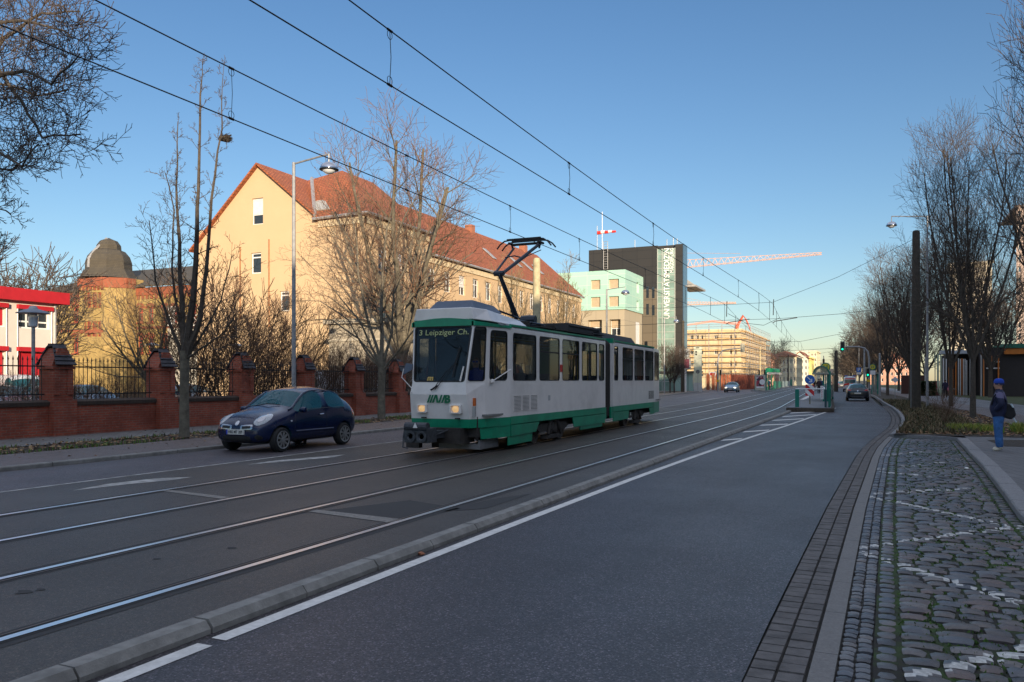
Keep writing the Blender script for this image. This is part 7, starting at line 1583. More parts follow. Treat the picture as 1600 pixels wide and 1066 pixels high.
for sx in (1, -1):
    q = proj([(y, .47) for y in (1.15, 1.5, 1.9, 2.3, 2.6)], 'x', .004, sx)
    if q: mb = MB(); mb.tube(q, .018, 4); mb.build('rubbing_strip', M('strip_blue', (.02, .03, .08), .4), cl)
    for ys_ in ([(1.12, .3), (1.1, .55), (1.12, .8), (1.16, .9)], [(2.31, .33), (2.33, .55), (2.31, .8), (2.28, .93)], [(1.12, .28), (1.7, .25), (2.3, .3)]):
        q = proj(ys_, 'x', .001, sx)
        if q: mb = MB(); mb.tube(q, .006, 4); mb.build('door_gap', M_plastic, cl)
    q = proj([(2.02, .84), (2.18, .845)], 'x', .02, sx)
    if q: mb = MB(); mb.tube(q, .02, 6); mb.build('door_handle', M_chr, cl)
    patch('side_repeater', M_lens, 'x', (.98, .72), .03, .02, sgn=sx)
    patch('tail_light', M_taill, 'x', (3.55, .9), .09, .12, sgn=sx, off=.003)
    q = proj([(1.3, .972), (1.75, .985), (2.3, .995), (3.0, 1.0)], 'x', .004, sx)
    if q: mb = MB(); mb.tube(q, .01, 4); mb.build('window_seal', M_plastic, cl)
mb = MB(); mb.tube([(0, 1.95, 1.52), (0, 2.12, 1.66)], .006, 4); mb.build('aerial', M_plastic, cl)
mb = MB(); mb.tube([(-.6, 1.1, 1.045), (.0, 1.06, 1.12), (.35, 1.1, 1.1)], .01, 4); mb.build('wiper', M_plastic, cl)
person('driver of the dark blue hatchback', 0, 0, M('driver_dark', (.1, .09, .09), .8), M_blk, M_shoeb, 1.7, seated=True, arms='wheel', sub=1, parent=(dr := thing('person', 'driver behind the wheel of the small dark blue hatchback', 'person', (mcx - .80 + .36, mcy - .62 + 2.25, ZL + .05), local=True)))
dr.scale = (.85, .85, .85)
# other cars: same build, other outlines ---------------------------------
SEDAN = [(0.0, .55, .30, .50, .5, .58, .62), (.08, .74, .22, .60, .6, .70, .73), (.5, .87, .18, .76, .68, .84, .87), (1.05, .90, .18, .88, .72, .93, .96), (1.25, .90, .18, .90, .73, .99, 1.02), (1.4, .90, .18, .92, .74, 1.03, 1.06), (2.1, .90, .18, .94, .60, 1.38, 1.44),
         (2.25, .90, .18, .94, .59, 1.41, 1.47), (2.7, .90, .18, .95, .59, 1.42, 1.49), (2.8, .90, .18, .95, .59, 1.42, 1.49), (3.4, .90, .18, .97, .58, 1.38, 1.46), (3.6, .90, .19, .98, .60, 1.33, 1.42), (4.05, .87, .22, 1.0, .66, 1.06, 1.12), (4.22, .84, .26, .92, .62, .96, .98), (4.28, .7, .34, .7, .5, .76, .78)]
CAB = dict(side=(5, 6, 7, 9), front=(5,), rear=(11,))
def simple_car(label, x, y, z, rz, col, kind='sedan', s=1., lit=False, group=None, detail=1):
    st = SEDAN; root, patch, proj, bvh = car(label, (x, y, z), rz, st, 4.28, .9, col, (.85, 3.45), .32, CAB, group=group, detail=detail)
    for sx in (-1, 1):
        patch('headlight', M_lit if lit else M_lens, 'y', (sx * .6, .68), .15, .06, tilt=-sx * .2, off=.012); patch('tail_light', M_taill, 'y', (sx * .66, .93), .15, .055, sgn=1, off=.012, tilt=sx * .15)
    patch('grille', M_plastic, 'y', (0, .56), .36, .07, shape='rect', off=.01); patch('air_intake', M_plastic, 'y', (0, .34), .5, .06, shape='rect', off=.006)
    patch('badge', M_chr, 'y', (0, .66), .06, .05, off=.02); patch('badge', M_chr, 'y', (0, .86), .055, .05, sgn=1, off=.014)
    for sg in (-1, 1):
        pp = proj([(-.26, .45), (.26, .45)], 'y', .02, sg)
        if pp: yy = pp[0].y; mb = MB(); mb.box(-.26, .26, yy - .012, yy + .012, .44, .55) if sg < 0 else mb.box(-.26, .26, yy - .012, yy + .012, .62, .73); mb.build('number_plate', M_plate, root)
    patch('bumper_strip', M_chr, 'y', (0, .36), .5, .018, sgn=1, shape='rect', off=.012); mirror(root, 1.55, 1.0, .9, col); root.scale = (s, s, s); return root
M_gblk = paint('black_blue_paint', (.012, .015, .025)); M_silv = paint('silver_blue_paint', (.2, .28, .36), .3, .5); M_whp = paint('white_paint', (.55, .55, .56), .35, 0.); M_grey = paint('grey_paint', (.12, .13, .15), .3, .5); M_dred = paint('dark_red_paint', (.2, .01, .012), .3, .2)
x0, y0 = G(1336.5, 627, ZR)
simple_car('black hatchback seen from behind, driving away in the right lane', x0, y0 + 4.28, ZR, R(180 + 2.5), M_gblk, s=1., detail=2).location = (x0, y0 + 4.25, ZR)
x0, y0 = G(1141, 613.5, ZL); simple_car('silver blue car with its headlights on, coming towards the camera on the far left', x0, y0, ZL, R(3), M_silv, lit=True, detail=2)
sp = 'cars parked along the far right kerb'
for u, v, c, lab in ((1313.5, 607, M_grey, 'grey parked car just ahead of the ambulance'), (1308.5, 604.5, M_whp, 'white parked car, second in the row beyond the ambulance'), (1305, 602.5, M_silv, 'silver blue parked car, third in the row beyond the ambulance')):
    x0, y0 = G(u, v, ZR); simple_car(lab, x0, y0 + 4.2, ZR, R(183), c, group=sp)
x0, y0 = G(1298, 605.5, ZR); simple_car('white car driving just right of the green shelter wall', x0, y0, ZR, R(3), M_whp)
x0, y0 = G(1256, 600.5, 0); simple_car('pale car on the left carriageway in front of the distant cream houses', x0, y0, 0, R(3), M_silv)
x0, y0 = G(1299, 600.5, 0); simple_car('small red car far down the street', x0, y0, 0, R(180), M_dred)
gp = 'cars parked behind the brick fence'
for u, X, c, lab in ((50, -31, M_silv, 'pale car parked behind the railings left of the first pillar'), (128, -30, M_grey, 'grey car parked behind the first full fence bay'), (180, -31, M_silv, 'silver car parked behind the iron railings below the round arched windows'), (345, -29.5, M_grey, 'grey car hidden behind the bushes right of the slim tree')):
    simple_car(lab, X, colY(u, X), 0, R(80), c, group=gp)
# vans ---------------------------------------------------------------------
def van(label, x, y, z, rz, col, stripe=None, s=1., rear=True, cat='van', beacons=False, name='van'):
    st = [(0, .75, .35, .7, .6, .8, .85), (.12, .9, .25, .95, .75, 1.05, 1.1), (.7, .97, .22, 1.1, .85, 1.2, 1.24), (.95, .98, .22, 1.15, .86, 1.3, 1.35), (1.6, .99, .22, 1.2, .82, 2.1, 2.2), (1.8, .99, .22, 1.2, .82, 2.28, 2.38), (2.4, .99, .22, 1.2, .82, 2.3, 2.42), (2.5, .99, .22, 1.2, .82, 2.3, 2.42), (5.0, .99, .22, 1.2, .84, 2.3, 2.42), (5.35, .98, .25, 1.2, .84, 2.26, 2.36), (5.4, .94, .32, 1.1, .8, 2.15, 2.22)]
    root, patch, proj, bvh = car(label, (x, y, z), rz, st, 5.4, .99, col, (1.0, 4.4), .34, dict(side=(3, 4, 5), front=(3,), rear=(10,)), cat=cat, detail=1, name=name)
    for sg, yy in ((1, 5.41),):
        patch('rear_window', M_cgl, 'y', (0, 1.6), .72, .26, sgn=1, shape='rect', off=.01)
        if stripe:
            patch('red_stripe', stripe, 'y', (0, 2.02), .8, .07, sgn=1, shape='rect', off=.009)
            for sx in (-1, 1): patch('red_stripe', stripe, 'y', (sx * .5, 1.16), .38, .13, sgn=1, shape='rect', off=.009, tilt=sx * -.2)
        for sx in (-1, 1): patch('tail_light', M_taill, 'y', (sx * .86, .85), .05, .16, sgn=1, shape='rect', off=.012)
        patch('number_plate', M_plate, 'y', (0, .62), .26, .06, sgn=1, shape='rect', off=.012); patch('bumper', M_zinc, 'y', (0, .42), .8, .08, sgn=1, shape='rect', off=.02)
    if beacons:
        for sx in (-.55, .55): mb = MB(); mb.box(sx - .22, sx + .22, 5.0, 5.25, 2.38, 2.52); mb.build('beacon', M('beacon_blue', (.02, .08, .45), .3), root, bevel=.02)
    mirror(root, 1.3, 1.35, .99, M_plastic); root.scale = (s, s, s); return root
x0, y0 = G(1328, 612.5, ZR); van('white ambulance van with red stripes, seen from behind ahead of the black car', x0 - .2, y0 + 5.3, ZR, R(182.5), M_whp, M('signal_red', (.75, .03, .015), .5), 1.0, cat='ambulance', beacons=True, name='ambulance')
van('white van parked behind the iron railings beside the arching street tree', -29.5, colY(572, -29.5), 0, R(175), M_whp, None, .95)
van('white van parked behind the leftmost brick pillar', -32.5, colY(66, -32.5), 0, R(80), M_whp, None, .8)
# ================================================================ STREET FURNITURE AND OVERHEAD LINE
M_galv = M('galvanised', (.3, .31, .32), .55, metal=.5, var=.2, scale=8); M_conp = M('pole_concrete', (.4, .35, .22), .9, var=.25, scale=4, bmp=.4, bs=30); M_wood = M('tarred_pole', (.05, .042, .032), .85, var=.3, scale=5, bmp=.6, bs=25); M_wire = M('copper_wire', (.012, .012, .013), .6); M_dgrn = M('shelter_green', (.0, .17, .12), .45, var=.1)
M_sgrn = M('roof_green', (.01, .36, .15), .5); M_pol = M('polished_dish', (.5, .52, .56), .12, metal=.95, bmp=0); M_lgl = M('lamp_glass', (.62, .66, .7), .15, coat=.5)
def lamp(label, X, Y, z0, utop, vtop, udish, vdish, lit=False, r=.055, dish=.3, group='arm street lamps'):
    top = V((X, Y, ZV(X, Y, vtop))); D = PX(udish, vdish, Y)
    t = thing('street_lamp', label, 'street lamp', (X, Y, z0), group); mb = MB(); mb.tube([(X, Y, z0 - .1), (X, Y, z0 + 1.2), top], [.085, .08, r], 10); mb.build('pole', M_galv, t)
    ax = D.x; mb = MB(); mb.tube([top - V((0, 0, .05)), V((ax, Y, top.z + .12 if abs(ax - X) > 1.2 else top.z + .05))], .032, 6); mb.tube([V((ax, Y, top.z + .12)), V((ax, Y, D.z + dish * .5))], .025, 6); mb.build('arm', M_galv, t)
    mb = MB(); mb.lathe([(dish * 1.0, -dish * .28), (dish * 1.03, -dish * .2), (dish * .97, dish * .05), (dish * .78, dish * .35), (dish * .45, dish * .55), (dish * .15, dish * .62), (.02, dish * .64)], D, 20); l_ = mb.build('lamp_head', M_pol, t, smooth=True)
    mb = MB(); mb.lathe([(.02, -dish * .72), (dish * .4, -dish * .66), (dish * .68, -dish * .45), (dish * .75, -dish * .28)], D, 16); mb.build('glass_bowl', M_lgl, l_, smooth=True)
    mb = MB(); mb.lathe([(dish * .98, -dish * .3), (dish * 1.08, -dish * .26), (dish * 1.08, -dish * .2), (dish * .98, -dish * .18)], D, 20); mb.build('dark_ring', M_plastic, l_); return t
Xl = -18.3; Yl_ = colY(459, Xl)
lamp('tall grey street lamp with a mirrored dish head, standing behind the dark blue car', Xl, Yl_, ZS, 459, 254, 514, 262)
Xl2 = -20.6; lamp('street lamp with a mirrored dish in front of the mint green building', Xl2, colY(948, Xl2), ZS, 948, 452, 977, 457, r=.07, dish=.34)
Xl3 = -24.0; lamp('street lamp with its dish before the dark hospital tower', Xl3, colY(1038, Xl3), ZS, 1038, 497, 1056.5, 502, r=.08, dish=.36)
xr, yr = 2.9, colY(1449, 2.9); lamp('street lamp on the right whose long arm reaches left over the lane', 2.9, yr, .02, 1449, 337, 1393, 351, dish=.3)
# low park lamp behind the wall
Xq = -24.6; Yq = colY(52, Xq); zt = ZV(Xq, Yq, 480); t = thing('park_lamp', 'low park lamp with a flat blue grey saucer hood behind the wall at the left', 'park lamp', (Xq, Yq, 0)); mb = MB(); mb.tube([(Xq, Yq, -.05), (Xq, Yq, ZV(Xq, Yq, 506))], .055, 10); mb.build('pole', M_galv, t)
mb = MB(); mb.lathe([(.5, .0), (.46, .03), (.3, .1), (.14, .15), (.12, .2), (.08, .24), (.01, .25)], (Xq, Yq, ZV(Xq, Yq, 490)), 24); mb.build('hood', M('hood_blue_grey', (.09, .12, .17), .5), t, smooth=True); mb = MB(); mb.lathe([(.09, -.42), (.13, -.38), (.15, -.1), (.11, .0)], (Xq, Yq, ZV(Xq, Yq, 491)), 12); mb.build('lamp_glass', M_lgl, t)
for u, v, X, lab in ((370, 541, -26, 'small white globe hood park lamp among the bushes, above the third brick pillar'), (238, 540, -27, 'small park lamp head just behind the second brick pillar cap')):
    Y = colY(u, X); t = thing('park_lamp', lab, 'park lamp', (X, Y, 0)); z = ZV(X, Y, v); mb = MB(); mb.tube([(X, Y, 0), (X, Y, z - .1)], .04, 8); mb.build('pole', M_galv, t); mb = MB(); mb.lathe([(.32, 0), (.2, .07), (.05, .12), (.01, .13)], (X, Y, z), 16); mb.lathe([(.08, -.18), (.1, 0)], (X, Y, z), 10); mb.build('hood', M('hood_white', (.6, .6, .58), .5), t)
# poles of the overhead line ------------------------------------------------
def pole(label, X, Y, vtop, w, mat, z0=0., name='line_pole', ring=None):
    z = ZV(X, Y, vtop); mb = MB(); mb.tube([(X, Y, z0 - .2), (X, Y, z0 + .5), (X, Y, z - .12), (X, Y, z - .03), (X, Y, z)], [w * 1.25, w * 1.22, w, w * .85, w * .4], 14); o = mb.build('shaft', mat, t := thing(name, label, 'pole', (X, Y, z0), 'poles carrying the tram wires'), smooth=True)
    if ring: mb = MB(); zz = ZV(X, Y, ring); mb.lathe([(w * 1.12, -.1), (w * 1.14, -.09), (w * 1.14, .1), (w * 1.12, .1)], (X, Y, zz), 14); mb.build('sign_band', M_plate, t)
    return t, z
Xp = -12.4 ; Yp_ = colY(838.5, Xp); Xp = -16.1; Yp_ = colY(838.5, Xp)
_, zp1 = pole('weathered pale concrete pole rising behind the tram roof', Xp, Yp_, 403, .19, M_conp)
xw_, yw_ = 1.75 + .35, colY(1431.5, 2.1); _, zw_ = pole('tall dark wooden pole in the planted bed on the right', xw_, yw_, 360, .2, M_wood, .02, ring=591.5)
mb = MB(); mb.box(xw_ - .28, xw_ - .25, yw_ - .02, yw_ + .02, .05, 9.2); mb.build('cable_duct', M_galv, bpy.data.objects['line_pole.001'])
pole('dark wooden pole beside the advertising signs on the left', -24.6, colY(1067, -24.6), 501, .2, M_wood, .06)
for u, X, vt, w, m_, lab in ((1143, -27.5, 527, .2, M_conp, 'pale pole behind the silver blue car on the left'), (1187.5, -23.5, 542, .17, M_conp, 'pale line pole above the green shelter'), (1231.5, -22.5, 554, .17, M_wood, 'dark line pole before the distant cream house'), (1235.5, -24.5, 557, .13, M_conp, 'thin pale pole just right of the dark line pole'),
                             (1306.5, rowX(1306.5, 135), 548, .25, M_wood, 'dark pole left of the traffic light down the right lane'), (1304, rowX(1304, 150), 561, .17, M_conp, 'thin pale pole left of the far dark pole')):
    pole(lab, X, colY(u, X), vt, w, m_, 0)
# wires ------------------------------------------------------------------
def wx(x, y): return x + bend(y)
def catenary(xc, spans, zc, label_c, label_m, hangers):
    cw = [(wx(xc, y), y, zc) for y in [-20, 0, 10, 20, 30, 40, 47, 54, 62, 75, 95, 120, 160, 200, 260, 340]]; mb = MB(); mb.tube(cw, .0105, 4, cap=False)
    tag(mb.build('contact_wire', M_wire, at=cw[0]), label_c, 'wire', 'overhead tram wires')
    def zm(y):
        for a, b_, hs, sag in spans:
            if a <= y <= b_: t = (y - a) / (b_ - a); return hs - sag * 4 * t * (1 - t)
        return zc + 1.2
    ys = []; y = spans[0][0]
    while y < spans[-1][1]: ys.append(y); y += 2.5 if y < 80 else 6
    mb = MB(); mb.tube([(wx(xc, y), y, zm(y)) for y in ys], .0115, 4, cap=False); tag(mb.build('messenger_wire', M_wire, at=(xc, 0, zm(0))), label_m, 'wire', 'overhead tram wires')
    for y in hangers:
        mb = MB(); x = wx(xc, y); mb.tube([(x, y, zc + .01), (x + .02, y, (zc + zm(y)) / 2), (x, y, zm(y))], .006 if y < 40 else .012, 4)
        for zz in (zc, zm(y)):
            mb.tube([(x, y - .05, zz), (x, y + .05, zz)], .022, 4)
            if y < 40: sgn = 1 if zz == zc else -1; mb.tube([(x, y + .06 * math.sin(a), zz + sgn * (.06 - .06 * math.cos(a))) for a in [k * math.pi / 5 for k in range(11)]], .005, 3)
        tag(mb.build('hanger', M_wire), None, 'wire hanger', 'hangers between the tram wires')
    return zm
YP0 = colY(1090, -9.1) if False else 59.0
hl = [colY(361.5, -9.1), colY(490, -9.1) if False else 14.6, 19.9, colY(905, -9.1), 34., 42., 50., 57, 64, 72, 80, 88, 98, 110, 124]
hr_ = [colY(609, -5.93), colY(889, -5.93), colY(1020.5, -5.93), 30.5, 39., 47., 54.5, 62, 69, 77, 86, 96, 108, 122]
hl = sorted(set(round(y, 2) for y in hl if y > 4)); 
zmL = catenary(-9.1, [(-14, 58, 7.05, .6), (58, 116, 7.0, .75), (116, 180, 7.0, .8)], 5.74, 'contact wire above the far track, touched by the pantograph', 'messenger wire above the far track', hl)
zmR = catenary(-5.93, [(-14, 58, 7.0, .72), (58, 116, 7.0, .75), (116, 180, 7.0, .8)], 5.64, 'contact wire above the near empty track', 'uppermost messenger wire above the near track', hr_)
for i, o in enumerate([o for o in bpy.data.objects if o.name.startswith('hanger')]):
    x, y = o.location.x, o.location.y; tr = 'far' if x - bend(y) < -7.5 else 'near'
    k = [p for p in bpy.data.objects if p.name.startswith('hanger') and ((p.location.x - bend(p.location.y) < -7.5) == (tr == 'far'))]; k.sort(key=lambda p: p.location.y); n_ = k.index(o); words = ['nearest', 'second', 'third', 'fourth', 'fifth', 'sixth', 'seventh', 'eighth', 'ninth', 'tenth', 'eleventh', 'twelfth', 'thirteenth', 'fourteenth', 'fifteenth']
    o['label'] = '%s hanger from the camera between the two wires of the %s track' % (words[n_], tr)
def spanwire(label, pts, r=.012): mb = MB(); mb.tube(pts, r, 4, cap=False); tag(mb.build('span_wire', M_wire, at=pts[0]), label, 'wire', 'cross span wires')
Ys_ = 58.
a = V((xw_, yw_, ZV(xw_, yw_, 372))); b_ = V((wx(-5.93, Ys_), Ys_, 7.1)); c_ = V((wx(-9.1, Ys_), Ys_, 7.05)); d_ = V((-22.5, 70, 8.4))
spanwire('long cross wire from the dark wooden pole to the wires over the tracks', [a, a.lerp(b_, .5) - V((0, 0, .25)), b_, c_, c_.lerp(d_, .5) - V((0, 0, .2)), d_])
a = V((xw_, yw_, ZV(xw_, yw_, 476))); b_ = V((wx(-5.6, Ys_), Ys_, 5.95)); spanwire('lower cross wire from the dark wooden pole to the bracket over the near track', [a, a.lerp(b_, .5) - V((0, 0, .1)), b_, V((wx(-9, Ys_), Ys_, 5.95)), V((-22.5, 70, 6.6))])
spanwire('sagging loop cable between the wires of both tracks', [V((wx(-5.93, 66), 66, 6.6)), V((wx(-6.9, 63), 63, 5.85)), V((wx(-8, 61), 61, 5.9)), V((wx(-9.1, 59), 59, 6.5))], .016)
for i, Y in enumerate((116., 180.)): spanwire(['distant cross wire over the tracks beyond the platforms', 'farthest cross wire over the tracks'][i], [V((3 + bend(Y), Y, 8.6)), V((wx(-5.93, Y), Y, 7.0)), V((wx(-9.1, Y), Y, 7.0)), V((-22 + bend(Y), Y, 8.3))], .02); spanwire(['lower distant cross wire over the tracks beyond the platforms', 'lower farthest cross wire over the tracks'][i], [V((3 + bend(Y), Y, 6.2)), V((wx(-5.93, Y), Y, 5.8)), V((wx(-9.1, Y), Y, 5.8)), V((-22 + bend(Y), Y, 6.2))], .02)
for xx, s in ((-5.93, 1), (-9.1, 1)):
    mb = MB(); x = wx(xx, Ys_); mb.tube([(x, Ys_, 5.66), (x + .15, Ys_, 5.78), (x + 1.6, Ys_, 5.98)], .03, 5); mb.tube([(x + .02, Ys_, 6.2), (x + .05, Ys_, 7.3)], .03, 5)
    tag(mb.build('steady_arm', M('arm_tan', (.3, .2, .12), .6)), 'steady arm holding the contact wire of the %s track' % ('near' if xx > -7 else 'far'), 'steady arm', 'steady arms')
# ---- right platform --------------------------------------------------------
YI0 = 47.5; zp_ = .16; ip = MB(); ysl = [47.5, 52, 58, 66, 75, 85, 96]; Lf = lambda y: -4.55 + bend(y) - bend(47.5) * 1.0; Rg = lambda y: isl(y)
for a_, b_ in zip(ysl, ysl[1:]): ip.prism([(Lf(a_), a_, -.2), (Rg(a_), a_, -.2), (Rg(b_), b_, -.2), (Lf(b_), b_, -.2)], [(Lf(a_), a_, zp_), (Rg(a_), a_, zp_), (Rg(b_), b_, zp_), (Lf(b_), b_, zp_)])
struct(ip.build('platform', M('platform_slab', (.16, .175, .19), .85, var=.2, scale=3, stain=.3), at=(-3, 47.5, 0)))
mb = MB(); mb.box(Lf(47.5) - .02, Rg(47.5) + .02, 47.3, 47.49, -.2, .14)
for a_, b_ in zip(ysl, ysl[1:]): mb.prism([(Rg(a_) + .004, a_, -.2), (Rg(a_) + .16, a_, -.2), (Rg(b_) + .16, b_, -.2), (Rg(b_) + .004, b_, -.2)], [(Rg(a_) + .004, a_, .14), (Rg(a_) + .16, a_, .14), (Rg(b_) + .16, b_, .14), (Rg(b_) + .004, b_, .14)])
struct(mb.build('platform_kerb', M('dark_kerb', (.07, .055, .04), .9, var=.4, scale=10), at=(-3, 47.5, 0)))
mb = MB(); p = [G(u, v, zp_) for u, v in ((1250, 624.5), (1256, 625), (1268, 619), (1263, 618.5))]; mb.poly([(*q, zp_ + .004) for q in p]); struct(mb.build('tactile_strip', M_white, at=(-4, 50, 0)))
sx_, sy_ = G(1265.3, 631.5, zp_); tsg = thing('road_sign', 'round blue arrow sign over a red and white striped marker board at the platform end', 'sign', (sx_, sy_, zp_)); mb = MB(); mb.tube([(sx_, sy_ + .03, zp_), (sx_, sy_ + .03, ZV(sx_, sy_, 588))], .04, 8); mb.build('post', M('post_olive', (.16, .15, .1), .7), tsg)
def disc(c, r, mat, name, par, th=.02, n=28, y=0): mb = MB(); mb.lathe([(.001, -th), (r, -th), (r, 0), (.001, 0)], (c[0], c[1] + y, c[2]), n, axis='y'); return mb.build(name, mat, par)
zc = ZV(sx_, sy_, 593.2); rr = 7.6 * depth(sx_, sy_) / F; M_sblue = M('sign_blue', (.01, .13, .5), .4); M_sred = M('sign_red', (.55, .015, .02), .4); M_swh = M('sign_white', (.75, .75, .75), .5)
sg = disc((sx_, sy_, zc), rr, M_swh, 'round_sign', tsg); disc((sx_, sy_, zc), rr * .94, M_sblue, 'blue_face', sg, y=-.021, th=.003)
mb = MB(); yy = sy_ - .027
def arrow(mb, cx, cz, s, yy): 
    for q in ([(-.62, .62), (-.5, .74), (.42, -.18), (.3, -.3)], [(.56, .18), (.56, -.56), (.38, -.38), (.38, .1)], [(-.16, -.56), (.56, -.56), (.38, -.38), (-.1, -.38)]): mb.poly([(cx + a * s, yy, cz + b * s) for a, b in q])
arrow(mb, sx_ - .02, zc - .0, rr * .95, yy); mb.build('white_arrow', M_swh, sg)
z0_, z1_ = ZV(sx_, sy_, 618.5), ZV(sx_, sy_, 600.8); w2 = 6.4 * depth(sx_, sy_) / F; mb = MB(); mb.box(sx_ - w2, sx_ + w2, sy_ - .02, sy_, z0_, z1_); bd = mb.build('marker_board', M_swh, tsg)
mb = MB(); h = z1_ - z0_
def clipband(c0, c1):
    # band between lines x' + z' = const inside the unit square, x' to the right, z' up
    import itertools
    poly = [(0, 0), (1, 0), (1, 1), (0, 1)]
    def clip(P, f):
        o = []
        for (p, q) in zip(P, P[1:] + P[:1]):
            fp2, fq = f(p), f(q)
            if fp2 >= 0: o.append(p)
            if fp2 * fq < 0: t = fp2 / (fp2 - fq); o.append((p[0] + (q[0] - p[0]) * t, p[1] + (q[1] - p[1]) * t))
        return o
    g = lambda p: p[0] + p[1] * 1.35
    poly = clip(poly, lambda p: g(p) - c0); poly = clip(poly, lambda p: c1 - g(p)); return poly
for c0, c1 in ((-1, .42), (.95, 1.5), (2.0, 3)):
    P = clipband(c0, c1)
    if len(P) > 2: mb.poly([(sx_ - w2 + p[0] * 2 * w2, sy_ - .024, z0_ + p[1] * h) for p in P])
mb.build('red_stripe', M_sred, bd)
# railings and posts
rl_ = thing('platform_railing', 'green end posts with a white top rail across the platform end', 'railing', (Lf(47.7) + .6, 48, zp_)); xg0, xg1 = rowX(1243, 48.2), rowX(1248.5, 48.2)
zr_ = ZV(xg0, 48.2, 608.5); mb = MB(); mb.box(xg0 - .02, xg1, 48.15, 48.35, zp_, zr_); mb.build('post', M_dgrn, rl_); xe = rowX(1288.5, 48.2); mb = MB(); mb.box(xe, xe + .1, 48.1, 48.4, zp_, ZV(xe, 48.2, 609)); mb.build('post', M('post_dark', (.01, .05, .06), .5), rl_)
mb = MB(); mb.tube([(xg0, 48.25, zr_ + .03), (xe, 48.25, zr_ + .03)], .035, 6); mb.tube([(xe, 48.25, zr_ + .03), (xe - .1, 49.5, zr_ + .1)], .03, 6); mb.build('rail', M_swh, rl_)
fn = thing('platform_fence', 'long dark green panel fence along the right side of the right platform', 'fence', (Rg(50), 50, zp_)); 
for k in range(10):
    ya = 48.4 + k * 2.5; yb_ = ya + 2.4; mb = MB(); mb.prism([(Rg(ya) - .12, ya, zp_), (Rg(yb_) - .12, yb_, zp_), (Rg(yb_) - .07, yb_, zp_), (Rg(ya) - .07, ya, zp_)], [(Rg(ya) - .12, ya, 1.2), (Rg(yb_) - .12, yb_, 1.2), (Rg(yb_) - .07, yb_, 1.2), (Rg(ya) - .07, ya, 1.2)]); mb.build('panel', M_dgrn, fn)
    mb = MB(); mb.box(Rg(ya) - .15, Rg(ya) - .04, ya - .08, ya - .0, zp_, 2.3 if 3 < k else 1.25); mb.build('post', M_dgrn, fn)
nb_ = thing('notice_board', 'small white notice board with red writing at the platform railing', 'notice board', (rowX(1284, 50), 50, zp_)); xn0, xn1 = rowX(1282, 50), rowX(1287, 50); mb = MB(); mb.box(xn0, xn1, 50, 50.05, ZV(xn0, 50, 624), ZV(xn0, 50, 603)); q = mb.build('board', M_swh, nb_); mb = MB()
for k in range(5): z = ZV(xn0, 50, 621) + k * .13; mb.tube([(xn0 + .05, 49.99, z), (xn1 - .08, 49.99, z + .07), (xn0 + .07, 49.99, z + .09)], .012, 4)
mb.build('red_script', M_sred, q)
# arched shelter
Ysh = 62.; sh_ = thing('tram_shelter', 'tram shelter with a green rimmed arched glass roof on the right platform', 'shelter', (rowX(1283, Ysh), Ysh, zp_)); cxs = rowX(1283, Ysh); rs_ = 11 * depth(cxs, Ysh) / F; zc0 = ZV(cxs, Ysh, 582.5)
M_sgl = glass('shelter_glass', (.18, .24, .24), .6, .1)
def arcpts(r, n=14): return [(cxs + r * math.cos(math.pi * k / n), zc0 + r * .92 * math.sin(math.pi * k / n)) for k in range(n + 1)]
mb = MB()
for y in (Ysh, Ysh + 4, Ysh + 8): mb.tube([(x + (y - Ysh) * -.05, y, z) for x, z in arcpts(rs_)], .045, 6)
mb.build('roof_rim', M_dgrn, sh_); mb = MB(); A_ = arcpts(rs_ * .98); 
for p, q in zip(A_, A_[1:]): mb.poly([(p[0], Ysh, p[1]), (q[0], Ysh, q[1]), (q[0] - .4, Ysh + 8, q[1]), (p[0] - .4, Ysh + 8, p[1])])
mb.poly([(x, Ysh + .02, z) for x, z in A_]); mb.build('roof_glass', M_sgl, sh_)
mb = MB(); mb.box(cxs - rs_ - .1, cxs + rs_ + .1, Ysh - .1, Ysh + 8, zc0 - .12, zc0 - .004); mb.build('roof_beam', M('beam_beige', (.3, .3, .24), .6), sh_)
for x in (cxs + rs_ * .85, cxs + rs_ * .3):
    for y in (Ysh + .2, Ysh + 7.6): mb = MB(); mb.box(x - .06, x + .06, y - .06, y + .06, zp_, zc0 - .12); mb.build('post', M_dgrn, sh_)
mb = MB(); mb.box(cxs + rs_ * .93, cxs + rs_ * .96, Ysh + .3, Ysh + 7.5, .4, zc0 - .2); mb.build('side_glass', M_sgl, sh_)
Y = 70; x, z = rowX(1290, Y), ZV(rowX(1290, Y), Y, 574); t = thing('stop_sign', 'round green rimmed tram stop sign above the arched shelter', 'sign', (x, Y, zp_)); mb = MB(); mb.tube([(x, Y + .05, zp_), (x, Y + .05, z)], .04, 6); mb.build('post', M_dgrn, t); q = disc((x, Y, z), .38, M_dgrn, 'sign_disc', t); q2 = disc((x, Y, z), .3, M('stop_yellow', (.6, .5, .03), .5), 'yellow_face', q, y=-.022, th=.003)
mb = MB(); text_mb(mb, 'H', .5, (x, Y - .028, z - .18), (1, 0, 0), (0, 0, 1), .002, align='CENTER', bold=.01); mb.build('stop_letter', M_dgrn, q)
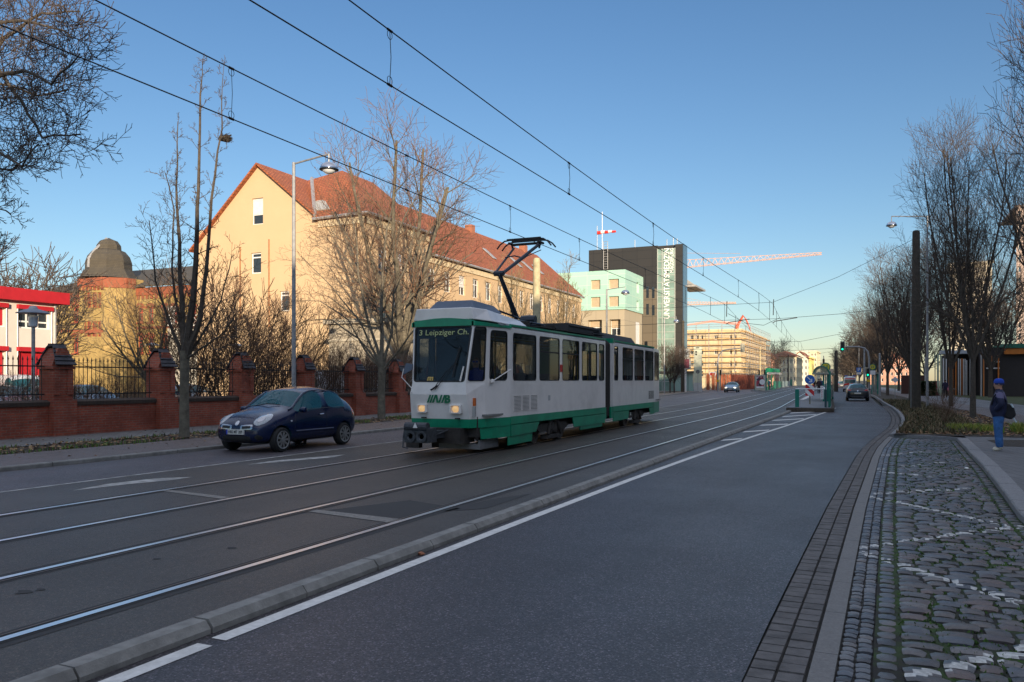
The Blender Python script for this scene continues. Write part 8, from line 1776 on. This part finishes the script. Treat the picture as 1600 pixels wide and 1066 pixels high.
# signals --------------------------------------------------------------
def signal_head(par, x, y, z, s=1., board=True, facing=-1, on='green', name='signal_head'):
    mb = MB(); mb.box(x - .17 * s, x + .17 * s, y - .08, y + .1, z - .5 * s, z + .5 * s); hd_ = mb.build(name, M_plastic, par)
    if board: mb = MB(); mb.box(x - .24 * s, x + .24 * s, y + .1, y + .12, z - .6 * s, z + .6 * s); mb.build('backing_board', M('board_cream', (.5, .47, .36), .7), hd_)
    if facing < 0:
        for k, (nm, c) in enumerate((('red', (.08, .003, .003)), ('amber', (.08, .04, .0)), ('green', (.0, .9, .45)))):
            zz = z + (.31 - .31 * k) * s; mb = MB(); mb.lathe([(.002, -.015), (.09 * s, -.01), (.105 * s, 0)], (x, y - .085, zz), 14, axis='y'); mb.build('lens', M('lens_' + nm + ('_lit' if nm == on else ''), c if nm == on else [q_ * .06 for q_ in c], .3, emit=(.8 if nm == on else 0)), hd_)
            mb = MB(); mb.tube([(x - .11 * s, y - .1, zz), (x - .09 * s, y - .14, zz + .09 * s), (x, y - .16, zz + .125 * s), (x + .09 * s, y - .14, zz + .09 * s), (x + .11 * s, y - .1, zz)], .012, 4); mb.build('visor', M_plastic, hd_)
    return hd_
Ym = 92.; xm_ = rowX(1358, Ym); t = thing('traffic_light', 'curved grey mast arm carrying a green traffic light over the right lane', 'traffic light', (xm_, Ym, 0)); zz = lambda v: ZV(xm_, Ym, v); xs_ = rowX(1316.5, Ym); mb = MB(); mb.tube([(xm_, Ym, 0), (xm_, Ym, zz(560)), (rowX(1356, Ym), Ym, zz(550)), (rowX(1351, Ym), Ym, zz(544)), (rowX(1340, Ym), Ym, zz(541.5)), (xs_ + .1, Ym, zz(541.5))], [.12, .1, .09, .08, .07, .06], 8); mb.build('mast', M_galv, t); signal_head(t, xs_, Ym - .2, zz(541), .93)
signal_head(t, rowX(1356, Ym), Ym - .15, zz(582), .85); mb = MB(); mb.box(xm_ - .2, xm_ + .12, Ym - .25, Ym - .12, zz(597), zz(593)); mb.build('push_button', M('push_yellow', (.6, .4, .02), .5), t)
Ym2 = 110.; x = rowX(1350.5, Ym2); pole('straight grey post beside the curved mast on the right', x, Ym2, 545, .11, M_galv, 0, name='grey_post')
Y = 118; x = rowX(1342, Y); t = thing('parking_sign', 'square blue parking sign with a white P on a thin post', 'sign', (x, Y, 0)); z = ZV(x, Y, 578); mb = MB(); mb.tube([(x, Y + .05, 0), (x, Y + .05, ZV(x, Y, 540))], .045, 6); mb.build('post', M_galv, t); mb = MB(); mb.box(x - .3, x + .3, Y - .02, Y, z - .3, z + .3); q = mb.build('sign_plate', M_sblue, t); mb = MB(); text_mb(mb, 'P', .6, (x - .01, Y - .025, z - .2), (1, 0, 0), (0, 0, 1), .002, align='CENTER', bold=.01); mb.build('white_letter', M_swh, q); mb = MB(); mb.box(x - .28, x + .28, Y - .02, Y, z - .62, z - .34); mb.build('sub_plate', M_swh, t)
Y = 104; x = rowX(1363.5, Y); z = ZV(x, Y, 573.5); t = thing('stop_sign', 'round green and yellow bus stop sign beside the right kerb', 'sign', (x, Y, 0)); mb = MB(); mb.tube([(x, Y + .05, 0), (x, Y + .05, z)], .04, 6); mb.build('post', M_galv, t); q = disc((x, Y, z), .36, M_dgrn, 'sign_disc', t); disc((x, Y, z), .28, M('stop_yellow', (.6, .5, .03), .5), 'yellow_face', q, y=-.022, th=.003); mb = MB(); text_mb(mb, 'H', .45, (x, Y - .028, z - .16), (1, 0, 0), (0, 0, 1), .002, align='CENTER', bold=.01); mb.build('stop_letter', M_dgrn, q); mb = MB(); mb.box(x - .3, x + .3, Y - .01, Y, z - .92, z - .42); mb.build('sub_plate', M_swh, t)
Y = 108; x0, x1 = rowX(1362, Y), rowX(1374, Y); t = thing('bus_shelter', 'small flat roofed bus shelter with a green post beside the right kerb', 'shelter', ((x0 + x1) / 2, Y, 0)); z = ZV(x1, Y, 584); mb = MB(); mb.box(x0, x1, Y, Y + 3, z, z + .14); mb.build('roof', M('beam_beige', (.3, .3, .24), .6), t)
for x in (x1 - .25, x1 - .9): mb = MB(); mb.box(x, x + .16, Y + .2, Y + .36, 0, z - .003); mb.build('post', M_dgrn, t)
mb = MB(); mb.box(x1 - .85, x1 - .3, Y + .26, Y + .29, .3, z - .2); mb.build('pane', M_sgl, t)
Y = 92; x = rowX(1374.5, Y); pole('grey steel post among the trees beside the bus shelter', x, Y, 552, .1, M_galv, 0, name='grey_post')
Y = 84; x = rowX(1398.5, Y); t = thing('tilted_sign', 'tilted white square sign leaning between two trunks on the right', 'sign', (x, Y, 0)); z = ZV(x, Y, 593.5); mb = MB(); mb.tube([(x, Y, 0), (x, Y, z)], .03, 5); mb.build('post', M_galv, t); mb = MB(); mb.prism([(x + a, Y - .05, z + b) for a, b in ((-.28, 0), (.02, -.32), (.3, 0), (0, .32))], [(x + a, Y - .03, z + b) for a, b in ((-.28, 0), (.02, -.32), (.3, 0), (0, .32))]); mb.build('sign_plate', M_swh, t)
Y = 150; x = rowX(1287, Y); t = thing('signal_post', 'small tram signal on a mast above the arched shelter', 'signal', (x, Y, 0)); mb = MB(); mb.tube([(x, Y, 0), (x, Y, ZV(x, Y, 556))], .08, 6); mb.build('mast', M_galv, t); signal_head(t, x, Y - .2, ZV(x, Y, 565.5), 1.0, board=False, on='none')
# left mast arm
Ym = 125.; xm_ = rowX(1121.5, Ym); t = thing('traffic_light', 'grey curved mast arm on the left holding the pale back of a signal board', 'traffic light', (xm_, Ym, 0)); zz = lambda v: ZV(xm_, Ym, v); mb = MB(); mb.tube([(xm_, Ym, 0), (xm_, Ym, zz(566)), (rowX(1123.5, Ym), Ym, zz(555)), (rowX(1129, Ym), Ym, zz(548)), (rowX(1138, Ym), Ym, zz(546)), (rowX(1158, Ym), Ym, zz(545))], [.14, .12, .11, .1, .09, .07], 8); mb.build('mast', M_galv, t)
mb = MB(); a_, b_ = rowX(1157, Ym), rowX(1164, Ym); mb.box(a_, b_, Ym - .1, Ym - .06, zz(551.5), zz(537.5)); mb.box((a_ + b_) / 2 - .12, (a_ + b_) / 2 + .12, Ym - .3, Ym - .1, zz(550), zz(539)); mb.build('signal_board', M('board_cream', (.5, .47, .36), .7), t)
mb = MB(); mb.box(xm_ - .15, xm_ + .2, Ym - .25, Ym - .1, zz(597), zz(593.5)); mb.build('push_button', M('push_yellow', (.6, .4, .02), .5), t)
for u, lab in ((1126, 'small traffic signal with a red light beside the left mast'), (1186.5, 'dark signal post left of the green shelter'), (1195.5, 'dark signal head right of the pale pole at the left platform')):
    Y = 130.; x = rowX(u, Y); t = thing('traffic_light', lab, 'traffic light', (x, Y, 0), 'small traffic signals'); mb = MB(); mb.tube([(x, Y, 0), (x, Y, ZV(x, Y, 584))], .06, 6); mb.build('mast', M_galv, t); signal_head(t, x, Y - .15, ZV(x, Y, 582), .8, board=False, on='none')
# advertising signs on the left
Y = 113.; t = thing('clock_billboard', 'tall advertising sign with a white clock box over a dark red panel', 'advertising sign', (rowX(1070, Y), Y, 0)); X_ = lambda u: rowX(u, Y); Z_ = lambda v: ZV(X_(1070), Y, v)
mb = MB(); mb.box(X_(1069), X_(1071.8), Y + .1, Y + .35, 0, Z_(577)); mb.build('post', M_swh, t)
mb = MB(); mb.box(X_(1061.5), X_(1076.5), Y, Y + .4, Z_(559), Z_(545)); q = mb.build('clock_box', M('box_pale', (.5, .5, .46), .6), t); mb = MB(); mb.box(X_(1067), X_(1074.5), Y - .02, Y - .003, Z_(557.5), Z_(547)); q2 = mb.build('clock_face', M('face_pale', (.42, .47, .5), .4), q); mb = MB(); c_ = V((X_(1071), Y - .03, Z_(552))); mb.tube([c_, c_ + V((0, 0, .4))], .03, 4); mb.tube([c_, c_ + V((.25, 0, -.15))], .03, 4); mb.build('clock_hand', M_plastic, q2)
mb = MB(); mb.box(X_(1062), X_(1078.5), Y, Y + .4, Z_(577), Z_(559.7)); q = mb.build('red_box', M('box_pale', (.5, .5, .46), .6), t); mb = MB(); mb.box(X_(1063), X_(1077), Y - .02, Y - .003, Z_(575.5), Z_(561)); mb.build('red_panel', M('maroon', (.22, .06, .09), .5, var=.25, scale=2), q)
Y = 118.; t = thing('info_pylon', 'tall pale green information pylon by the red brick fence', 'pylon', (rowX(1090, Y), Y, 0)); x0, x1 = rowX(1084, Y), rowX(1096, Y); mb = MB(); mb.box(x0, x1, Y, Y + .4, ZV(x0, Y, 598), ZV(x0, Y, 542)); q = mb.build('panel', M('pylon_green', (.5, .53, .42), .6), t); mb = MB(); mb.box(x0, x1, Y, Y + .4, 0, ZV(x0, Y, 598) - .003); mb.build('base', M('pylon_grey', (.4, .42, .44), .6), t)
mb = MB(); mb.box(x0 + .3, x1 - .3, Y - .01, Y - .003, ZV(x0, Y, 544.5), ZV(x0, Y, 543)); 
for v_ in (550, 554): z = ZV(x0, Y, v_); mb.lathe([(.12, -.004), (.14, -.004), (.14, 0), (.12, 0)], (x0 + .35, Y - .004, z), 10, axis='y')
mb.build('pylon_lettering', M_plastic, q)
Y = 116.; x = rowX(1090.3, Y); t = thing('round_sign', 'round grey sign seen from behind in front of the pale pylon', 'sign', (x, Y, 0)); mb = MB(); mb.tube([(x, Y, 0), (x, Y, ZV(x, Y, 581))], .035, 6); mb.build('post', M_galv, t); disc((x, Y, ZV(x, Y, 581)), .28, M('sign_back', (.12, .13, .13), .6), 'sign_disc', t)
Y = 123.; x0, x1 = rowX(1036, Y), rowX(1082.5, Y); t = thing('glass_pavilion', 'low pale green glass kiosk wall behind the two dark street trees', 'pavilion', (x1, Y, 0)); z = ZV(x1, Y, 583); mb = MB(); mb.box(x0, x1, Y, Y + 4, .05, z); mb.build('wall', panel_mat('kiosk_glass', (.25, .4, .38), (.3, .45, .42), (.12, .16, .16), 1.1, 6, .2, .05), t); mb = MB(); mb.box(x0 - .3, x1 + .3, Y - .5, Y + 4, z + .004, z + .3); mb.build('roof', M('kiosk_roof', (.06, .06, .055), .7), t)
# brick fence on the far left
bf = thing('slatted_brick_fence', 'red brick fence of tall upright fins along the far left pavement', 'fence', (rowX(1110, 140), 140, 0)); Y = 138.
for k, (u, w_, z1) in enumerate(((1106, 5, 584), (1113.5, 4, 583), (1118.5, 3.5, 584), (1126, 3, 584.5), (1129.5, 3, 584), (1133.5, 3, 585), (1137, 3, 584))):
    x0, x1 = rowX(u - w_ / 2, Y), rowX(u + w_ / 2 - .3, Y); mb = MB(); mb.ext([(x0, 0), (x1, 0), (x1, ZV(x0, Y, z1 + 2)), ((x0 + x1) / 2, ZV(x0, Y, z1)), (x0, ZV(x0, Y, z1 + 2))], 'y', Y + k * .4, Y + .5 + k * .4); mb.build('fin', M('fin_brick', (.42, .13, .06), .85, var=.2), bf)
bf = thing('slatted_brick_fence', 'darker red run of the fin fence behind the person in black', 'fence', (rowX(1160, 150), 150, 0))
for k in range(16): f = k / 15; u = 1142 + 37 * f; Y = 146 + 14 * f; x0, x1 = rowX(u, Y), rowX(u + 1.9, Y); mb = MB(); zt = ZV(x0, Y, 584 + 1.5 * f); mb.ext([(x0, 0), (x1, 0), (x1, zt - .25), ((x0 + x1) / 2, zt), (x0, zt - .25)], 'y', Y, Y + .5); mb.build('fin', M('fin_brick_dark', (.22, .06, .035), .85, var=.2), bf)
sb = thing('shop_sign', 'white sign with red characters above the red brick fins', 'sign', (rowX(1113, 150), 150, 0)); Y = 150; mb = MB(); mb.box(rowX(1108, Y), rowX(1118.5, Y), Y, Y + .1, ZV(-30, Y, 588), ZV(-30, Y, 581.5)); q = mb.build('board', M_swh, sb); mb = MB(); mb.box(rowX(1109.5, Y), rowX(1117, Y), Y - .02, Y - .003, ZV(-30, Y, 587), ZV(-30, Y, 583)); mb.build('red_panel', M_sred, q); mb = MB(); mb.tube([(rowX(1113, Y), Y + .05, 0), (rowX(1113, Y), Y + .05, ZV(-30, Y, 588))], .08, 6); mb.build('post', M_galv, sb)
# ---- left platform ---------------------------------------------------------
pf = MB(); a0, a1 = G(1169, 610.5, .1), G(1204, 609.5, .1); ysl = [a0[1], 150, 180, 215, 250]
lfx = lambda y: a0[0] + .4 + (bend(y) - bend(a0[1])); rgx = lambda y: -12.3 + bend(y)
for p, q in zip(ysl, ysl[1:]): pf.prism([(lfx(p), p, -.2), (rgx(p), p, -.2), (rgx(q), q, -.2), (lfx(q), q, -.2)], [(lfx(p), p, .12), (rgx(p), p, .12), (rgx(q), q, .12), (lfx(q), q, .12)])
struct(pf.build('platform', M('platform_slab', (.16, .175, .19), .85), at=(-15, 140, 0)))
Y = a0[1] + 1.5; t = thing('poster_lightbox', 'advertising poster case in a pale frame at the start of the left platform', 'advertising sign', (rowX(1188, Y), Y, .12)); X_ = lambda u: rowX(u, Y); Z_ = lambda v: ZV(X_(1188), Y, v)
mb = MB(); mb.box(X_(1180), X_(1196), Y, Y + .3, .12, Z_(586)); q = mb.build('frame', M('frame_beige', (.45, .43, .36), .6), t); mb = MB(); mb.box(X_(1182), X_(1193.5), Y - .02, Y - .003, Z_(606.5), Z_(588)); m, nt, b, v = base('poster'); c = mixc(nt, ramp(nt, noi(nt, v, 1.6, 3), .45, .55), (.02, .02, .04), (.4, .04, .07)); c = mixc(nt, ramp(nt, noi(nt, v, 1.1, 2), .55, .6), c, (.6, .6, .62)); nt.links.new(c, b.inputs['Base Color']); mb.build('poster', m, q)
mb = MB(); mb.box(X_(1182), X_(1193.5), Y - .024, Y - .021, Z_(606.4), Z_(604)); mb.lathe([(.001, -.03), (.42, -.03), (.42, -.022), (.001, -.022)], (X_(1191), Y, Z_(597)), 16, axis='y'); mb.build('poster_disc', M_swh, q)
mb = MB(); mb.box(X_(1179), X_(1180), Y, Y + .3, .12, Z_(586)); mb.box(X_(1196), X_(1198), Y, Y + .3, .12, Z_(576)); mb.build('green_edge', M_dgrn, t)
Y = a0[1] + 4; t = thing('tram_shelter', 'tram shelter with a bright green barrel roof on the left platform', 'shelter', (rowX(1203, Y), Y, .12)); X_ = lambda u: rowX(u, Y); Z_ = lambda v: ZV(X_(1203), Y, v)
mb = MB(); r0 = (X_(1209.5) - X_(1196)); 
mb.ext([(X_(1196), Z_(581.5)), (X_(1209.5), Z_(581.5)), (X_(1209), Z_(577)), (X_(1207), Z_(575.6)), (X_(1197), Z_(575.2)), (X_(1196), Z_(576))], 'y', Y, Y + 9); mb.build('roof', M_sgrn, t); mb = MB(); mb.box(X_(1199), X_(1212.5), Y - .3, Y + 8, Z_(585), Z_(582)); mb.build('roof_edge', M('edge_white', (.55, .55, .52), .6), t)
for u in (1197, 1199.5, 1205.5, 1209): mb = MB(); mb.box(X_(u), X_(u + .9), Y, Y + .15, .12, Z_(584)); mb.build('post', M_sgrn, t)
mb = MB(); mb.box(X_(1200.5), X_(1205), Y + .1, Y + .13, Z_(594), Z_(586)); mb.build('pane', M_sgl, t)
t = thing('platform_fence', 'turquoise panel fence running along the left platform', 'fence', (rowX(1215, 170), 170, .12))
for k, (ua, ub, Y0_, Y1_, m_) in enumerate(((1208, 1215, 148, 172, M_dgrn), (1215.3, 1222, 172, 196, M_dgrn), (1222.5, 1228, 197, 222, M('fence_pale', (.2, .28, .3), .5)), (1228.3, 1235, 222, 248, M('fence_pale', (.2, .28, .3), .5)))):
    mb = MB(); p, q = (rowX(ua, Y0_), Y0_), (rowX(ub, Y1_), Y1_); mb.prism([(*p, .12), (*q, .12), (q[0], q[1] + .1, .12), (p[0], p[1] + .1, .12)], [(*p, 1.5), (*q, 1.5), (q[0], q[1] + .1, 1.5), (p[0], p[1] + .1, 1.5)]); mb.build('panel', m_, t)
mb = MB(); Y = 248; x = rowX(1236, Y); mb.box(x - .25, x + .25, Y, Y + .2, .12, 2.0); mb.build('post', M_dgrn, t)
# small hydrant-red thing, terrace bits by the pavilion
Y = 96; x = rowX(1461, Y); mb = MB(); mb.lathe([(.45, 0), (.42, .1), (.2, .5), (.25, .9), (.16, 1.3), (.2, 1.5), (.05, 1.6)], (x, Y, .06), 10); tag(mb.build('folded_parasol', M('parasol_pink', (.3, .07, .08), .8), smooth=True), 'folded dark pink parasol on the terrace left of the striped pavilion', 'parasol')
for k in range(4):
    Y = 95.5; x = rowX(1466 + 7 * k, Y); t = thing('terrace_table', ['leftmost dark terrace table before the striped pavilion', 'second terrace table from the left at the pavilion', 'third terrace table from the left at the pavilion', 'rightmost terrace table before the pavilion'][k], 'table', (x, Y, .06), 'terrace tables'); mb = MB(); mb.lathe([(.01, .7), (.4, .7), (.4, .74), (.01, .74)], (x, Y, .06), 12); mb.build('tabletop', M_zinc, t); mb = MB(); mb.tube([(x, Y, .06), (x, Y, .76)], .03, 5); mb.lathe([(.22, 0), (.22, .03), (.03, .05)], (x, Y, .06), 8); mb.build('leg', M_plastic, t)
# litter
for u, v, c, lab, z in ((1355, 672, 'litter_white', 'scrap of white paper in the planted bed', .05), (1456, 674.5, 'litter_white', 'second scrap of white litter in the planted bed', .05), (1510, 733, 'litter_white', 'scrap of white paper at the kerb of the cobbled bay', ZR + .03), (658, 867, 'brick_chip', 'small reddish stone lying at the median kerb', ZR)):
    x, y = G(u, v, z); mb = MB(); r0 = random.Random(int(u)); s_ = .045 if c != 'brick_chip' else .04
    if u == 1355: x, y = G(1436, 667.5, z)
    mb.lathe([(s_ * .7, 0), (s_, s_ * .3), (s_ * .8, s_ * .6), (s_ * .3, s_ * .8)], (x, y, z), 6); mb.v = [(a + r0.uniform(-.01, .01), b + r0.uniform(-.01, .01), c2) for a, b, c2 in mb.v]
    tag(mb.build('litter' if c != 'brick_chip' else 'stone', M(c, (.6, .6, .58) if c != 'brick_chip' else (.3, .12, .06), .8)), lab, 'litter' if c != 'brick_chip' else 'stone')
